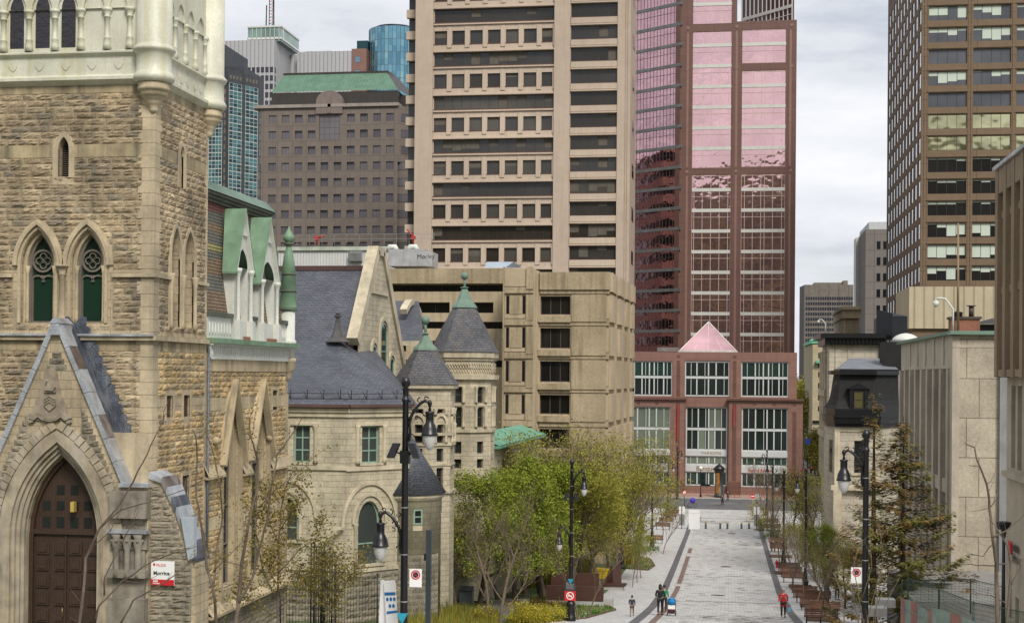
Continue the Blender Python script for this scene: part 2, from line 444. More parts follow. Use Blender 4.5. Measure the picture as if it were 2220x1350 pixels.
# ------------------------------------------------------------------ shared materials
def rockmat(name, cols, dark=.5, streak=.5):
    m, nt, N, L, b = newmat(name)
    a = N.new('ShaderNodeAttribute'); a.attribute_name = 'rnd'
    r = N.new('ShaderNodeValToRGB'); e = r.color_ramp.elements; L.new(a.outputs['Fac'], r.inputs[0])
    e[0].color = col4(cols[0]); e[1].color = col4(cols[-1])
    for i,c in enumerate(cols[1:-1]): k = e.new((i+1)/(len(cols)-1)); k.color = col4(c)
    c = mixc(nt, 1, r.outputs[0], ramp(nt, noise(nt,.5,5), .3,.7,(1-dark,)*3,(1.1,)*3), 'MULTIPLY')
    c = mixc(nt, 1, c, ramp(nt, noise(nt,14,6,rough=.7), .3,.65,(.55,.53,.5),(1.12,)*3), 'MULTIPLY')
    if streak:
        s = ramp(nt, noise(nt,1,5,sxyz=(2.0,2.0,.22)), .5,.72); sm = N.new('ShaderNodeMath'); sm.operation='MULTIPLY'; sm.inputs[1].default_value = streak; L.new(s, sm.inputs[0])
        c = mixc(nt, sm.outputs[0], c, (.07,.065,.055))
    L.new(c, b.inputs['Base Color']); b.inputs['Roughness'].default_value = .9
    bumpn(nt, b, noise(nt,22,6), .03)
    return m
m_rock = rockmat('pitched_buff_stone', [(.35,.275,.17),(.55,.43,.275),(.45,.35,.22),(.62,.50,.325),(.33,.28,.205),(.54,.415,.25)])
m_rock_y = rockmat('pitched_yellow_stone', [(.42,.30,.15),(.66,.48,.24),(.52,.37,.18),(.70,.53,.29),(.38,.31,.20),(.62,.43,.19)], .45)
m_rock_g = rockmat('pitched_grey_stone', [(.25,.22,.17),(.36,.32,.24),(.30,.26,.19),(.40,.35,.27)])
m_joint = M('dark_mortar', (.13,.105,.07), .95)
m_ash = MB_brick('buff_ashlar', (.52,.42,.27),(.43,.35,.235),(.25,.20,.13), .72,.30, .008, .85,.012, streak=.55, scol=(.10,.09,.07), var=.35)
m_ash_s = M('smooth_buff_stone', (.51,.42,.28), .85, var=.35, streak=.5, scol=(.11,.10,.08), bump=.01)
m_lime = MB_brick('grey_limestone', (.56,.49,.35),(.45,.395,.285),(.27,.23,.165), .85,.33,.008,.85,.012, streak=.35, scol=(.13,.125,.10), var=.3)
m_lime_s = M('smooth_limestone', (.54,.47,.335), .85, var=.3, streak=.4, scol=(.13,.12,.10))
m_cream = M('cream_painted_metal', (.61,.605,.49), .5, var=.16, streak=.6, scol=(.38,.35,.17))
m_white = M('white_painted_wood', (.62,.635,.58), .55, var=.10, streak=.25, scol=(.4,.38,.28))
m_copper = M('green_copper', (.17,.285,.18), .6, var=.35, streak=.35, scol=(.09,.15,.09), vs=1.2)
m_copper2 = M('pale_green_copper', (.155,.235,.18), .6, var=.25, streak=.3, scol=(.12,.22,.15))
m_darktrim = M('weathered_dark_trim', (.09,.10,.075), .7, var=.4)
m_lead = M('lead_flashing', (.11,.125,.155), .42, .55, var=.5, vs=2.5, bump=.03, streak=.3, scol=(.62,.64,.66))
m_leadw = M('bright_lead', (.55,.58,.62), .38, .5, var=.35, vs=1.7, bump=.02, streak=.5, scol=(.16,.13,.11))
m_slate = MB_brick('grey_slate', (.075,.082,.102),(.115,.12,.14),(.03,.033,.04), .34,.17,.012,.55,.02, var=.3, nb=.2)
m_slate_r = MB_brick('rusty_slate', (.08,.087,.105),(.135,.13,.135),(.035,.035,.04), .32,.18,.012,.6,.02, var=.45, streak=.55, scol=(.13,.095,.06))
m_black = M('black_painted_iron', (.008,.008,.010), .35, var=.3)
m_iron = M('wrought_iron', (.012,.012,.014), .55)
m_dglass = glass('dark_window_glass', (.018,.022,.022), .05, wav=.012)
m_gglass = glass('green_tinted_glass', (.012,.035,.022), .05, wav=.012)
m_wood = MB_brick('brown_door_wood', (.060,.034,.022),(.052,.029,.019),(.02,.012,.01), .11,4,.004,.5,.004, off=0)
m_bench = M('stained_bench_slats', (.17,.075,.040), .55, var=.3, rnd=.35)
m_conc_light = M('pale_concrete', (.42,.41,.38), .85, streak=.2)
m_green_frame = M('sage_green_window_paint', (.24,.36,.28), .5, var=.1)
m_brown_frame = M('brown_window_frame', (.085,.065,.05), .5, var=.1)
# ------------------------------------------------------------------ ground
PROF = [(-60,-1.5),(0,-6.6),(40,-10.3),(60,-12.3),(83,-14.3),(100,-16.1),(118,-17.6),(140,-18.5),(180,-19.85),(225,-20.75),(262,-21.0),(330,-22.2),(600,-25),(2600,-30)]
def gz(y):
    for (a,za),(b,zb) in zip(PROF,PROF[1:]):
        if y<=b: t = max(0,(y-a)/(b-a)); return za+(zb-za)*t
    return PROF[-1][1]
def drape(mb, xs, y0, y1, dz, m=0, step=3.0):
    """sheet following the street; xs = function y -> (x0,x1)"""
    ys = sorted({y0,y1,*[y for y,_ in PROF if y0<y<y1],*[y0+step*i for i in range(int((y1-y0)/step)+1)]})
    for a,b in zip(ys,ys[1:]):
        x0,x1 = xs(a); u0,u1 = xs(b)
        mb.face([(x0,a,gz(a)+dz),(x1,a,gz(a)+dz),(u1,b,gz(b)+dz),(u0,b,gz(b)+dz)], m, 0)
m_soil = M('earth_and_lawn', (.07,.075,.03), .95, var=.5, vs=.3)
g = MB()
ys = [-60,-20,0,15,30,40,50,60,70,83,92,100,109,118,128,140,160,180,200,225,262,330,450,600,1200,2600]
for a,b in zip(ys,ys[1:]):
    g.face([(-900,a,gz(a)-.02),(900,a,gz(a)-.02),(900,b,gz(b)-.02),(-900,b,gz(b)-.02)],0,0)
struct('ground', g, m_soil)
# pavers: colour per small block, with loose patches of darker ones
def paver_mat(name, c1, c2, mort, bw, bh, patch=None):
    m, nt, N, L, b = newmat(name); uv = N.new('ShaderNodeUVMap')
    def br(k1,k2,mo,off=0):
        t = N.new('ShaderNodeTexBrick'); t.inputs['Scale'].default_value = 1; t.inputs['Brick Width'].default_value = bw; t.inputs['Row Height'].default_value = bh
        t.inputs['Mortar Size'].default_value = .012; t.inputs['Color1'].default_value = col4(k1); t.inputs['Color2'].default_value = col4(k2); t.inputs['Mortar'].default_value = col4(mo); L.new(uv.outputs[0], t.inputs['Vector']); return t
    c = br(c1,c2,mort).outputs[0]
    if patch:
        t = br((0,0,0),(1,1,1),(0,0,0)); pr = ramp(nt, t.outputs[0], .46, .50)
        pn = ramp(nt, noise(nt, .045, 2, sxyz=(1.3,.9,1)), .57, .60)
        mm = mixc(nt, 1, pr, pn, 'MULTIPLY'); c = mixc(nt, mm, c, patch)
        t2 = ramp(nt, t.outputs[0], .90,.93); c = mixc(nt, t2, c, mul(patch,1.5))
    c = mixc(nt, 1, c, ramp(nt, noise(nt,.22,5), .3,.7,(.92,)*3,(1.04,)*3), 'MULTIPLY')
    c = mixc(nt, 1, c, ramp(nt, noise(nt,2.5,5), .3,.7,(.90,)*3,(1.05,)*3), 'MULTIPLY')
    L.new(c, b.inputs['Base Color']); b.inputs['Roughness'].default_value = .8
    return m
m_pave = paver_mat('pale_grey_pavers', (.33,.325,.32),(.40,.395,.39),(.20,.19,.19), .42,.30)
m_walk = paver_mat('walkway_pavers', (.43,.425,.415),(.53,.52,.51),(.24,.23,.23), .5,.45)
m_pavep = paver_mat('street_pavers', (.44,.43,.415),(.54,.53,.51),(.20,.195,.19), .52,.30, (.13,.125,.12))
m_dark = paver_mat('charcoal_granite_band', (.095,.095,.10),(.12,.12,.125),(.07,.07,.07), .6,.3)
m_brown = paver_mat('rust_brown_pavers', (.17,.105,.085),(.20,.13,.105),(.10,.07,.06), .5,.25)
m_asph = M('asphalt', (.115,.115,.12), .9, var=.2, vs=.5)
def bow(y): return -.35*max(0,(100-y)/20)**2 if y<100 else 0      # the bands swing outwards as the street steepens
def LE(y): return -5.35+bow(y)*.6
def RE(y): return 3.85-bow(y)*.35
s = MB(); drape(s, lambda y:(-13,14), 10, 224.5, 0); struct('sidewalk', s, m_walk)
s = MB(); drape(s, lambda y:(LE(y)+.9,RE(y)), 30, 224, .014); struct('street', s, m_pavep)
s = MB(); drape(s, lambda y:(LE(y)-.15,LE(y)+.42), 30, 222, .026); drape(s, lambda y:(RE(y),RE(y)+.55), 30, 224, .026); struct('paving_band', s, m_dark)
s = MB()
for a,b in ((30,121),(123,150),(154,160),(196,208)): drape(s, lambda y:(LE(y)+.95,LE(y)+1.35), a, b, .030)
struct('brown_paving_strip', s, m_brown)
s = MB()
for Y in (80,106,140.5,186): 
    s.face([(LE(Y)+.7,Y,gz(Y)+.036),(LE(Y)+1.7,Y,gz(Y)+.036),(LE(Y)+1.7,Y+.22,gz(Y+.22)+.036),(LE(Y)+.7,Y+.22,gz(Y+.22)+.036)])
s.face([(LE(106)+2.2,105.8,gz(105.8)+.034),(RE(106)-.3,105.8,gz(105.8)+.034),(RE(106)-.3,106.05,gz(106.05)+.034),(LE(106)+2.2,106.05,gz(106.05)+.034)])
s.face([(-4.4,206,gz(206)+.034),(3.5,206,gz(206)+.034),(3.5,206.5,gz(206.5)+.034),(-4.4,206.5,gz(206.5)+.034)])
struct('paving_joint_lines', s, M('joint_stone', (.24,.20,.17), .8))
# cross street
s = MB(); s.face([(-300,224.5,gz(224.5)+.01),(300,224.5,gz(224.5)+.01),(300,246,gz(246)+.01),(-300,246,gz(246)+.01)]); struct('road', s, m_asph)
s = MB()
for k in range(-12,12): s.face([(k*9.0-3,236.2,gz(236.3)+.018),(k*9.0+1.5,236.2,gz(236.3)+.018),(k*9.0+1.5,236.45,gz(236.4)+.018),(k*9.0-3,236.45,gz(236.4)+.018)])
struct('road_marking', s, M('worn_white_paint', (.55,.55,.53), .7, var=.3))
s = MB(); s.box(-300,11.6,246,256,gz(246)-.3,gz(246)+.13); s.box(24,300,246,256,gz(246)-.3,gz(246)+.13); struct('far_sidewalk', s, MB_brick('brick_sidewalk', (.36,.22,.17),(.42,.27,.21),(.3,.2,.17),.6,.4,.01,.8,0))
s = MB(); s.box(-300,11.8,245.7,246,gz(246)-.3,gz(246)+.14); s.box(24,300,245.7,246,gz(246)-.3,gz(246)+.14); struct('kerb', s, m_conc_light)
s = MB(); drape(s, lambda y:(12,23.5), 246, 600, .02, step=30); struct('avenue', s, m_asph)
# the wooded mountain behind the photographer: it stands in the towers' glass
hm, nt_, N_, L_, b_ = newmat('spring_woodland')
c_ = mixc(nt_, ramp(nt_, noise(nt_,.03,6), .42,.62), (.018,.020,.012), (.10,.085,.018)); c_ = mixc(nt_, ramp(nt_, noise(nt_,.09,5,sxyz=(1,1,.5)), .45,.6), c_, (.035,.028,.022))
L_.new(c_, b_.inputs['Base Color']); b_.inputs['Roughness'].default_value = 1
h = MB(); rg = random.Random(3); nx, ny = 90, 16; gi = {}
for i in range(nx+1):
    for j in range(ny+1):
        x = -1100+2200*i/nx; y = -180-560*j/ny; t = j/ny
        zz = -5+192*math.sin(math.pi*.5*t)**1.3*(.82+.16*math.sin(x*.004+1)+.07*math.sin(x*.013))+rg.uniform(-4,5)*(t>.1)
        gi[i,j] = len(h.v); h.v.append((x,y,zz))
for i in range(nx):
    for j in range(ny): h.f.append((gi[i,j],gi[i,j+1],gi[i+1,j+1],gi[i+1,j])); h.m.append(0); h.r.append(0); h.sm.append(False)
struct('hills', h, hm)
# ================================================================== the gothic stone hall on the left (tower, gabled porch, mansard wing)
TY = 45.0; XT = W(331,740,TY).x; FT = front(TY); FS = east(XT)
def fx(px, py=740, Y=TY): return W(px,py,Y).x
def fz(py, px=200, Y=TY): return W(px,py,Y).z
def sy(px, py, X=None): return WX(px,py,XT if X is None else X).y
def sz(px, py, X=None): return WX(px,py,XT if X is None else X).z
hall = thing('gothic_hall', 'buff rock-faced stone college hall with cream turreted tower, gabled porch and slate mansard wing', 'building', (XT,TY,gz(TY)))
TX0 = XT-5.9; TB = sy(447,740)          # tower spans
zstr = fz(727); zst2 = fz(590); zcor = fz(186); zb0 = fz(1480); ztop = fz(-150)
def xx(px,py=560): return W(px,py,TY).x      # along the front, from its corner
# openings of the front, (a0,a1,b0,b1,kind,rise)
zs = fz(700)
gw = []
for c in (83,191): gw.append((xx(c-36),xx(c+36),zs,fz(497),'gothic',fz(497)-fz(575)))
lanc = (xx(127,340),xx(150,340),fz(386),fz(296),'gothic',.42)
def gh(a0,a1,b0,bs,bt,k=.0):
    def h(b):
        if b<b0-.02 or b>bt+k: return None
        if b<=bs: return (a0-k,a1+k)
        t = min(1,(b-bs)/(bt-bs+k)); hw = (a1-a0)/2+k; f = 1-(1-math.sqrt(max(0,1-t*t)))*.0-t**1.35
        m = (a0+a1)/2; return (m-hw*f, m+hw*f)
    return h
fw_ = MB(); wall(fw_, FT, TX0, XT, zb0, ztop, gw+[lanc], .55)
ty0, ty1 = TY, TB
sw1 = (sy(368,700),sy(389,700),sz(380,712),sz(380,492),'gothic',sz(380,492)-sz(380,560)); sw2 = (sy(397,700),sy(419,700),sz(408,710),sz(408,500),'gothic',sz(408,500)-sz(408,565))
sl = (sy(388,400),sy(397,400),sz(392,408),sz(392,316),'gothic',.35)
v1 = (sy(360,880),sy(374,880),sz(367,905),sz(367,857)); v2 = (sy(397,880),sy(411,880),sz(404,903),sz(404,856)); v3 = (sy(394,1060),sy(410,1060),sz(402,1112),sz(402,1030))
wall(fw_, FS, TY, TB, zb0, ztop, [sw1,sw2,sl,v1,v2,v3], .45)
fw_.face([(TX0,TY,zb0),(TX0,TY,ztop),(TX0,TB,ztop),(TX0,TB,zb0)]); fw_.face([(XT,TB,zb0),(TX0,TB,zb0),(TX0,TB,ztop),(XT,TB,ztop)]); fw_.face([(TX0,TY,ztop),(XT,TY,ztop),(XT,TB,ztop),(TX0,TB,ztop)])
part('wall', fw_, m_ash, hall)
rk = MB(); q = .38
zsm0, zsm1 = fz(341), fz(313)
holesF = [gh(o[0],o[1],o[2],o[3]-o[5],o[3],.30) for o in gw]+[gh(lanc[0],lanc[1],lanc[2],lanc[3]-.42,lanc[3],.16)]
for (b0,b1) in ((zb0,fz(760)),(fz(716),fz(600)),(fz(585),zsm0),(zsm1,zcor-.25)):
    rock(rk, FT, TX0, XT-q, b0, b1, holesF, seed=int(b0*10)+50)
sh = [gh(o[0],o[1],o[2],o[3]-o[5],o[3],.16) for o in (sw1,sw2)]+[gh(sl[0],sl[1],sl[2],sl[3]-.3,sl[3],.14)]+[(v[0]-.14,v[1]+.14,v[2]-.1,v[3]+.1) for v in (v1,v2,v3)]
for (b0,b1) in ((zb0,sz(390,890)),(sz(390,858),fz(760)),(fz(716),fz(600)),(fz(585),zsm0),(zsm1,zcor-.25)):
    rock(rk, FS, TY+q, TB-.16, b0, b1, sh, seed=int(b0*10)+90, m=1 if b1<fz(700) else 0)
part('rock_faced_stone', rk, [m_rock, m_rock_y], hall)
tr = MB()
# string courses, quoins, blackened band under the string
for z,h_,c in ((zstr,.16,.16),(zst2-.05,.12,.12)):
    if z==zstr: tr.fbox(FT,TX0,XT+c,z-h_,z,0,c); tr.fbox(FS,TY-c+.01,TB,z-h_,z-.003,0,c-.01)
    else:
        for s0,s1 in ((TX0,gw[0][0]-.3),(gw[1][1]+.3,XT+c)): tr.fbox(FT,s0,s1,z-h_,z,0,c)
        tr.fbox(FS,TY-c+.01,sw1[0]-.1,z-h_,z-.003,0,c-.01); tr.fbox(FS,sw2[1]+.1,TB,z-h_,z-.003,0,c-.01)
k = 0; z = zb0
while z < zcor-.2:
    z2 = z+.42; wq = (.42,.56)[k%2]; tr.fbox(FT,XT-wq,XT+.03,z+.006,z2-.006,0,.03); tr.fbox(FS,TY+.002,TY+(.56,.42)[k%2],z+.006,z2-.006,0,.028); tr.fbox(FS,TB-(.2,.3)[k%2],TB-.02,z+.006,z2-.006,0,.02); z = z2; k += 1
for o in gw: # hood moulds and stepped orders
    path = [(o[0],o[2])]+arch(o[0],o[1],o[3]-o[5],o[5],'gothic',16)+[(o[1],o[2])]
    tr.sweep(FT, path, .02, .12, -.02, .05); 
    hp = arch(o[0]-.12,o[1]+.12,o[3]-o[5],o[5]+.16,'gothic',16); tr.sweep(FT, hp, 0, .10, 0, .15); tr.sweep(FT, hp, .10, .20, 0, .06)
    ip = [(o[0]+.10,o[2])]+arch(o[0]+.10,o[1]-.10,o[3]-o[5],o[5]-.12,'gothic',16)+[(o[1]-.10,o[2])]
    tr.sweep(FT, ip, -.02, .12, -.34, -.16)
for o in (sw1,sw2,sl):
    hp = [(o[0],o[2])]+arch(o[0],o[1],o[3]-o[5],o[5],'gothic',12)+[(o[1],o[2])]; tr.sweep(FS, hp, 0, .16, -.05, .06)
o = lanc; tr.sweep(FT, [(o[0],o[2])]+arch(o[0],o[1],o[3]-o[5],o[5],'gothic',12)+[(o[1],o[2])], 0, .2, -.05, .035); tr.fbox(FT,o[0]-.2,o[1]+.2,o[2]-.22,o[2],-.05,.035)
for v in (v1,v2,v3):
    tr.fbox(FS,v[0]-.12,v[0],v[2]-.1,v[3]+.1,-.02,.03); tr.fbox(FS,v[1],v[1]+.12,v[2]-.1,v[3]+.1,-.02,.03)
# column between the twin windows, capitals
cx = (gw[0][1]+gw[1][0])/2
for (X,Yp,b,t,r_) in ((cx,TY-.06,zs,gw[0][3]-gw[0][5],.10),):
    tr.lathe((X,Yp,0),[(r_+.07,b),(r_+.07,b+.12),(r_+.02,b+.2),(r_,b+.26),(r_,t-.34),(r_+.04,t-.3),(r_,t-.26),(r_+.10,t-.06),(r_+.12,t-.06),(r_+.12,t+.02)],12)
for X in (gw[0][0]+.12,gw[0][1]-.1,gw[1][0]+.1,gw[1][1]-.12): tr.lathe((X,TY+.2,0),[(.09,zs),(.06,zs+.2),(.06,gw[0][3]-gw[0][5]-.25),(.10,gw[0][3]-gw[0][5])],8)
for Yp in ((sw1[1]+sw2[0])/2, sw1[0]-.02, sw2[1]+.02): tr.lathe((XT+.05,Yp,0),[(.12,sw1[2]),(.07,sw1[2]+.2),(.07,sz(390,625)),(.13,sz(390,600)),(.13,sz(390,596))],10)
part('moulding', tr, m_ash_s, hall)
# smooth band tinted courses
bd = MB(); [bd.fbox(FT,a_,b_,zsm0+.005,zsm1-.005,0,.022) for a_,b_ in ((TX0,lanc[0]-.18),(lanc[1]+.18,XT-.5))]; [bd.fbox(FS,a_,b_,zsm0+.005,zsm1-.005,0,.016) for a_,b_ in ((TY+.5,sl[0]-.15),(sl[1]+.15,TB-.25))]; bd.fbox(FT,TX0,XT-.3,zcor-.25,zcor,0,.022); bd.fbox(FS,TY+.3,TB-.1,zcor-.25,zcor-.002,0,.018)
bd.fbox(FT,TX0,XT-.3,fz(760),zstr-.17,0,.022); bd.fbox(FS,TY+.3,TB-.1,fz(760),zstr-.17,0,.016)
part('smooth_course', bd, M('stained_ashlar', (.37,.30,.18), .85, var=.5, vs=.9, streak=.8, scol=(.045,.04,.035)), hall)
# windows of the tower
m_trace = M('tracery_wood', (.17,.15,.12), .7)
for o in gw:
    a = (o[0]+o[1])/2; wd = (o[1]-o[0])-.24; hh = o[3]-o[2]-.12
    wb = MB(); path = arch(-wd/2,wd/2,hh-o[5]+.1,o[5]-.1,'gothic',14)
    wb.face([FT.P(a-wd/2,o[2],-.42)]+[FT.P(a+x,o[2]+y,-.42) for x,y in path]+[FT.P(a+wd/2,o[2],-.42)],0)
    wn_ = part('window', wb, m_gglass, hall)
    fb = MB(); fr_ = Fr(FT.P(a,o[2],-.42),(1,0,0)); zt = hh-o[5]
    fb.sweep(fr_, [(-wd/2,0)]+path+[(wd/2,0)], -.09, 0, 0, .12)
    fb.fbox(fr_,-wd/2,wd/2,0,.07,0,.1); 
    rr = wd*.25; cz = zt+.30      # quatrefoil above a trefoil-headed light
    for (dx,dz) in ((rr*.62,0),(-rr*.62,0),(0,rr*.62),(0,-rr*.62)):
        fb.sweep(fr_, [(dx+rr*.55*math.cos(t*.5236),cz+dz+rr*.55*math.sin(t*.5236)) for t in range(13)], 0,.035,0,.07)
    fb.sweep(fr_, [(rr*1.45*math.cos(t*.3927),cz+rr*1.45*math.sin(t*.3927)) for t in range(17)], -.05,.02,0,.09)
    fb.sweep(fr_, arch(-wd/2+.08,0,zt-.42,.20,'round',8), 0,.05,0,.07); fb.sweep(fr_, arch(0,wd/2-.08,zt-.42,.20,'round',8), 0,.05,0,.07)
    fb.fbox(fr_,-wd/2,wd/2,zt-.24,zt-.19,0,.06); fb.fbox(fr_,-wd/2+.04,-wd/2+.12,0,zt-.2,0,.06); fb.fbox(fr_,wd/2-.12,wd/2-.04,0,zt-.2,0,.06)
    part('tracery', fb, m_trace, wn_)
m_louv = M('louvre_slats', (.10,.085,.065), .7)
def louvres(fr, o, c, mat=m_louv, parent=hall, name='louvre'):
    b = MB(); n = max(3,int((o[3]-o[2])/.07))
    a0,a1 = o[0],o[1]; b.face([fr.P(a0,o[2],c),fr.P(a1,o[2],c),fr.P(a1,o[3],c),fr.P(a0,o[3],c)])
    for i in range(n):
        z0 = o[2]+(o[3]-o[2])*i/n; k = 1
        if len(o)>4 and z0>o[3]-o[5]: k = 1-((z0-o[3]+o[5])/o[5])**1.4
        m_ = (a0+a1)/2; h_ = (a1-a0)/2*max(.1,k)
        b.face([fr.P(m_-h_,z0,c+.10),fr.P(m_+h_,z0,c+.10),fr.P(m_+h_,z0+.06,c+.02),fr.P(m_-h_,z0+.06,c+.02)])
    part(name, b, mat, parent)
louvres(FT, lanc, -.35); louvres(FS, sl, -.3)
for v in (v1,v2,v3): louvres(FS, v, -.16, M('rust_grille', (.13,.08,.045), .8) if v is v1 else bpy.data.materials['rust_grille'])
for o in (sw1,sw2):
    wb = MB(); wb.face([FS.P(o[0],o[2],-.4)]+[FS.P(a,b,-.4) for a,b in arch(o[0],o[1],o[3]-o[5],o[5],'gothic')]+[FS.P(o[1],o[2],-.4)],0); part('window', wb, m_dglass, hall)
# cream upper stage: skirt with shields, arcade, corner turrets
cr = MB(); za, zb_ = fz(166), fz(116); c1 = .13
ring = [(0,zcor),(c1*.7,zcor+.06),(c1+.10,zcor+.16),(c1+.10,zcor+.26),(c1*.7,zcor+.33),(.05,zcor+.36),(.05,zb_-.14),(c1*.6,zb_-.08),(c1+.05,zb_-.02),(c1+.05,zb_+.04),(.02,zb_+.10)]
for fr,a0,a1 in ((FT,TX0,XT),(FS,TY,TB)):
    for (c0_,z0_),(c1_,z1_) in zip(ring,ring[1:]): cr.face([fr.P(a0,z0_,c0_),fr.P(a1,z0_,c0_),fr.P(a1,z1_,c1_),fr.P(a0,z1_,c1_)])
def shields(fr, aa, z):
    for a in aa:
        pts = [(a-.17,z+.16),(a-.16,z-.02),(a-.09,z-.13),(a,z-.20),(a+.09,z-.13),(a+.16,z-.02),(a+.17,z+.16)]
        cr.extr(fr, [(x,y) for x,y in pts], .04, .075)
shields(FT,[xx(p) for p in (-30,26,83,140,197,255)], fz(140)); shields(FS,[sy(p,150) for p in (389,404,420,433)], fz(140,390)+.0)
zc0, zc1 = zb_+.10, fz(20)     # arcade columns
cols = [xx(p,60) for p in (-45,10,65,121,177,234,283)]
ya = [TY+.62+ (TB-TY-1.15)*i/4 for i in range(5)]
def column(X,Y,z0,z1,r=.085):
    cr.lathe((X,Y,0),[(r*1.7,z0),(r*1.5,z0+.18),(r*1.15,z0+.34),(r*1.35,z0+.37),(r*1.35,z0+.41),(r,z0+.45),(r*.95,z1-.32),(r*1.3,z1-.30),(r*1.3,z1-.27),(r,z1-.24),(r*1.9,z1-.1),(r*2.1,z1-.08),(r*2.1,z1)],12)
for c in cols: column(c,TY-.05,zc0,zc1)
for c in ya: column(XT+.05,c,zc0,zc1,.07)
for fr,cs,al in ((FT,cols,1),(FS,ya,0)):
    for i in range(len(cs)-1):
        o = (cs[i]+.1,cs[i+1]-.1,zc1,zc1+.62,'gothic',.6)
        wall(cr, Fr(fr.P(0,0,.08),fr.u), cs[i],cs[i+1],zc1,zc1+1.5,[o],.25)
part('cream_stage', cr, m_cream, hall)
bk = MB(); bk.fbox(FT,TX0,XT-.2,zc0,ztop,0,.004); bk.fbox(FS,TY+.2,TB,zc0,ztop,0,.004); part('arcade_panel', bk, m_cream, hall)
for i in (2,3,4):
    a0,a1 = cols[i-1+0]+.17,cols[i]-.17
    o = (a0+.04,a1-.04,zc0+.12,zc1+.55,'gothic',.55)
    b = MB(); b.extr(FT, [(o[0],o[2]),(o[1],o[2])]+list(reversed(arch(o[0],o[1],o[3]-o[5],o[5],'gothic'))), 0, .012); part('window', b, glass('grimy_louvre_glass',(.035,.032,.04),.35,wav=.03,ws=6) if i==2 else bpy.data.materials['grimy_louvre_glass'], hall)
def turret(X,Y,r):
    t = MB(); z = fz
    t.lathe((X,Y,0),[(r*.96,zcor+.02),(r*1.0,zcor+.04),(r*1.12,zcor+.12),(r*1.14,zcor+.22),(r*1.02,zcor+.34),(r*.97,zcor+.38),(r*.97,zb_-.12),(r*1.08,zb_-.06),(r*1.17,zb_),(r*1.17,zb_+.06),(r*1.0,zb_+.16),(r*.97,zb_+.2),(r*.97,ztop)],28); part('turret', t, m_cream, hall)
    t = MB(); t.lathe((X,Y,0),[(.04,zcor-.98),(.10,zcor-.94),(.16,zcor-.84),(.14,zcor-.8),(r*.38,zcor-.70),(r*.46,zcor-.62),(r*.5,zcor-.52),(r*.72,zcor-.42),(r*.78,zcor-.36),(r*.78,zcor-.26),(r*.86,zcor-.24),(r*.9,zcor-.16),(r*.86,zcor-.14),(r*.9,zcor+.03)],24); part('corbel', t, m_ash_s, hall)
turret(XT-.04,TY,.60); turret(XT+.02,TB,.56)
# downspout between tower and wing
b = MB(); b.tube([(XT+.1,TB+.02,zb0),(XT+.1,TB+.02,zstr-.3)],.05,8); part('downspout', b, m_lead, hall)
# ---- gabled porch
PYY = TY-1.35; FP = front(PYY)
def px_(px,py=740): return W(px,py,PYY).x
def pz(py,px=150): return W(px,py,PYY).z
cxp = px_(122,1200); ap = (px_(124,712),pz(706)); kR = (px_(268,1055),pz(1050)); cxg = ap[0]
kL = (2*cxg-kR[0],kR[1]); zpb = pz(1500)
do = (cxp-1.74,cxp+1.74,zpb,pz(950),'gothic',pz(950)-pz(1165))
b = MB(); sh_ = 1.0
# porch front: polygon in two halves around the arch
ar = arch(*[do[0],do[1]],do[3]-do[5],do[5],'gothic',24); h_ = len(ar)//2
PX0,PX1 = kL[0]-.75, kR[0]+.85
P = FP.P
b.face([P(PX0,zpb),P(do[0],zpb)]+[P(*p) for p in ar[:h_+1]]+[P(*ap),P(*kL),P(PX0,kL[1])]); b.face([P(do[1],zpb),P(PX1,zpb),P(PX1,kR[1]),P(*kR),P(*ap)]+[P(*p) for p in ar[h_:]])
for p,q_ in zip([(do[0],zpb)]+ar,ar+[(do[1],zpb)]): b.face([P(*p),P(*p,-.3),P(*q_,-.3),P(*q_)])
b.fbox(FP,PX0,PX1,zpb,kR[1],-1.89,-.9) if False else None
b.face([P(PX1,zpb),P(PX1,zpb,-1.9),P(PX1,kR[1],-1.9),P(PX1,kR[1])])
part('porch_wall', b, m_ash, hall)
b = MB()
def gab(bz):
    if bz>kR[1]: 
        t = (bz-kR[1])/(ap[1]-kR[1]); return (cxg+(kR[0]-cxg)*(1-t)-.22)
    return PX1-.03
rr_ = rock
hole = [gh(do[0],do[1],zpb,do[3]-do[5],do[3],.62), (px_(62),px_(178),pz(935),pz(800))]
zz = zpb; i = 0
while zz<ap[1]-.9:
    e = gab(zz+.2); rock(b, FP, 2*cxg-e if zz>kR[1] else PX0, e, zz, zz+.205, hole, seed=300+i, m=0); zz += .205; i += 1
part('porch_rock_facing', b, m_rock_g, hall)
b = MB()
for k_,(w_,c0,c1_) in enumerate(((.0,-.05,.05),(-.12,-.18,-.06),(-.24,-.30,-.18),(-.35,-.42,-.28))):
    o0,o1 = do[0]-w_,do[1]+w_; rs = do[5]+w_*1.2
    b.sweep(FP, [(o0,zpb)]+arch(o0,o1,do[3]-do[5],rs,'gothic',24)+[(o1,zpb)], -.12, .02 if k_ else .26, c0, c1_)
vp = arch(do[0]-.28,do[1]+.28,do[3]-do[5],do[5]+.34,'gothic',34)
for p,q_ in zip(vp,vp[1:]): b.sweep(FP, [(p[0]*.96+q_[0]*.04,p[1]*.96+q_[1]*.04),(p[0]*.04+q_[0]*.96,p[1]*.04+q_[1]*.96)], 0, .27, 0, .06+random.random()*.04)
part('arch_moulding', b, M('weathered_arch_stone', (.36,.30,.21), .85, var=.45, vs=1.6, streak=.35, scol=(.6,.57,.5)), hall)
b = MB() # inner jamb fill behind orders
d0,d1 = do[0]+.47, do[1]-.47
dz = do[3]-.60; dr = do[5]-.47
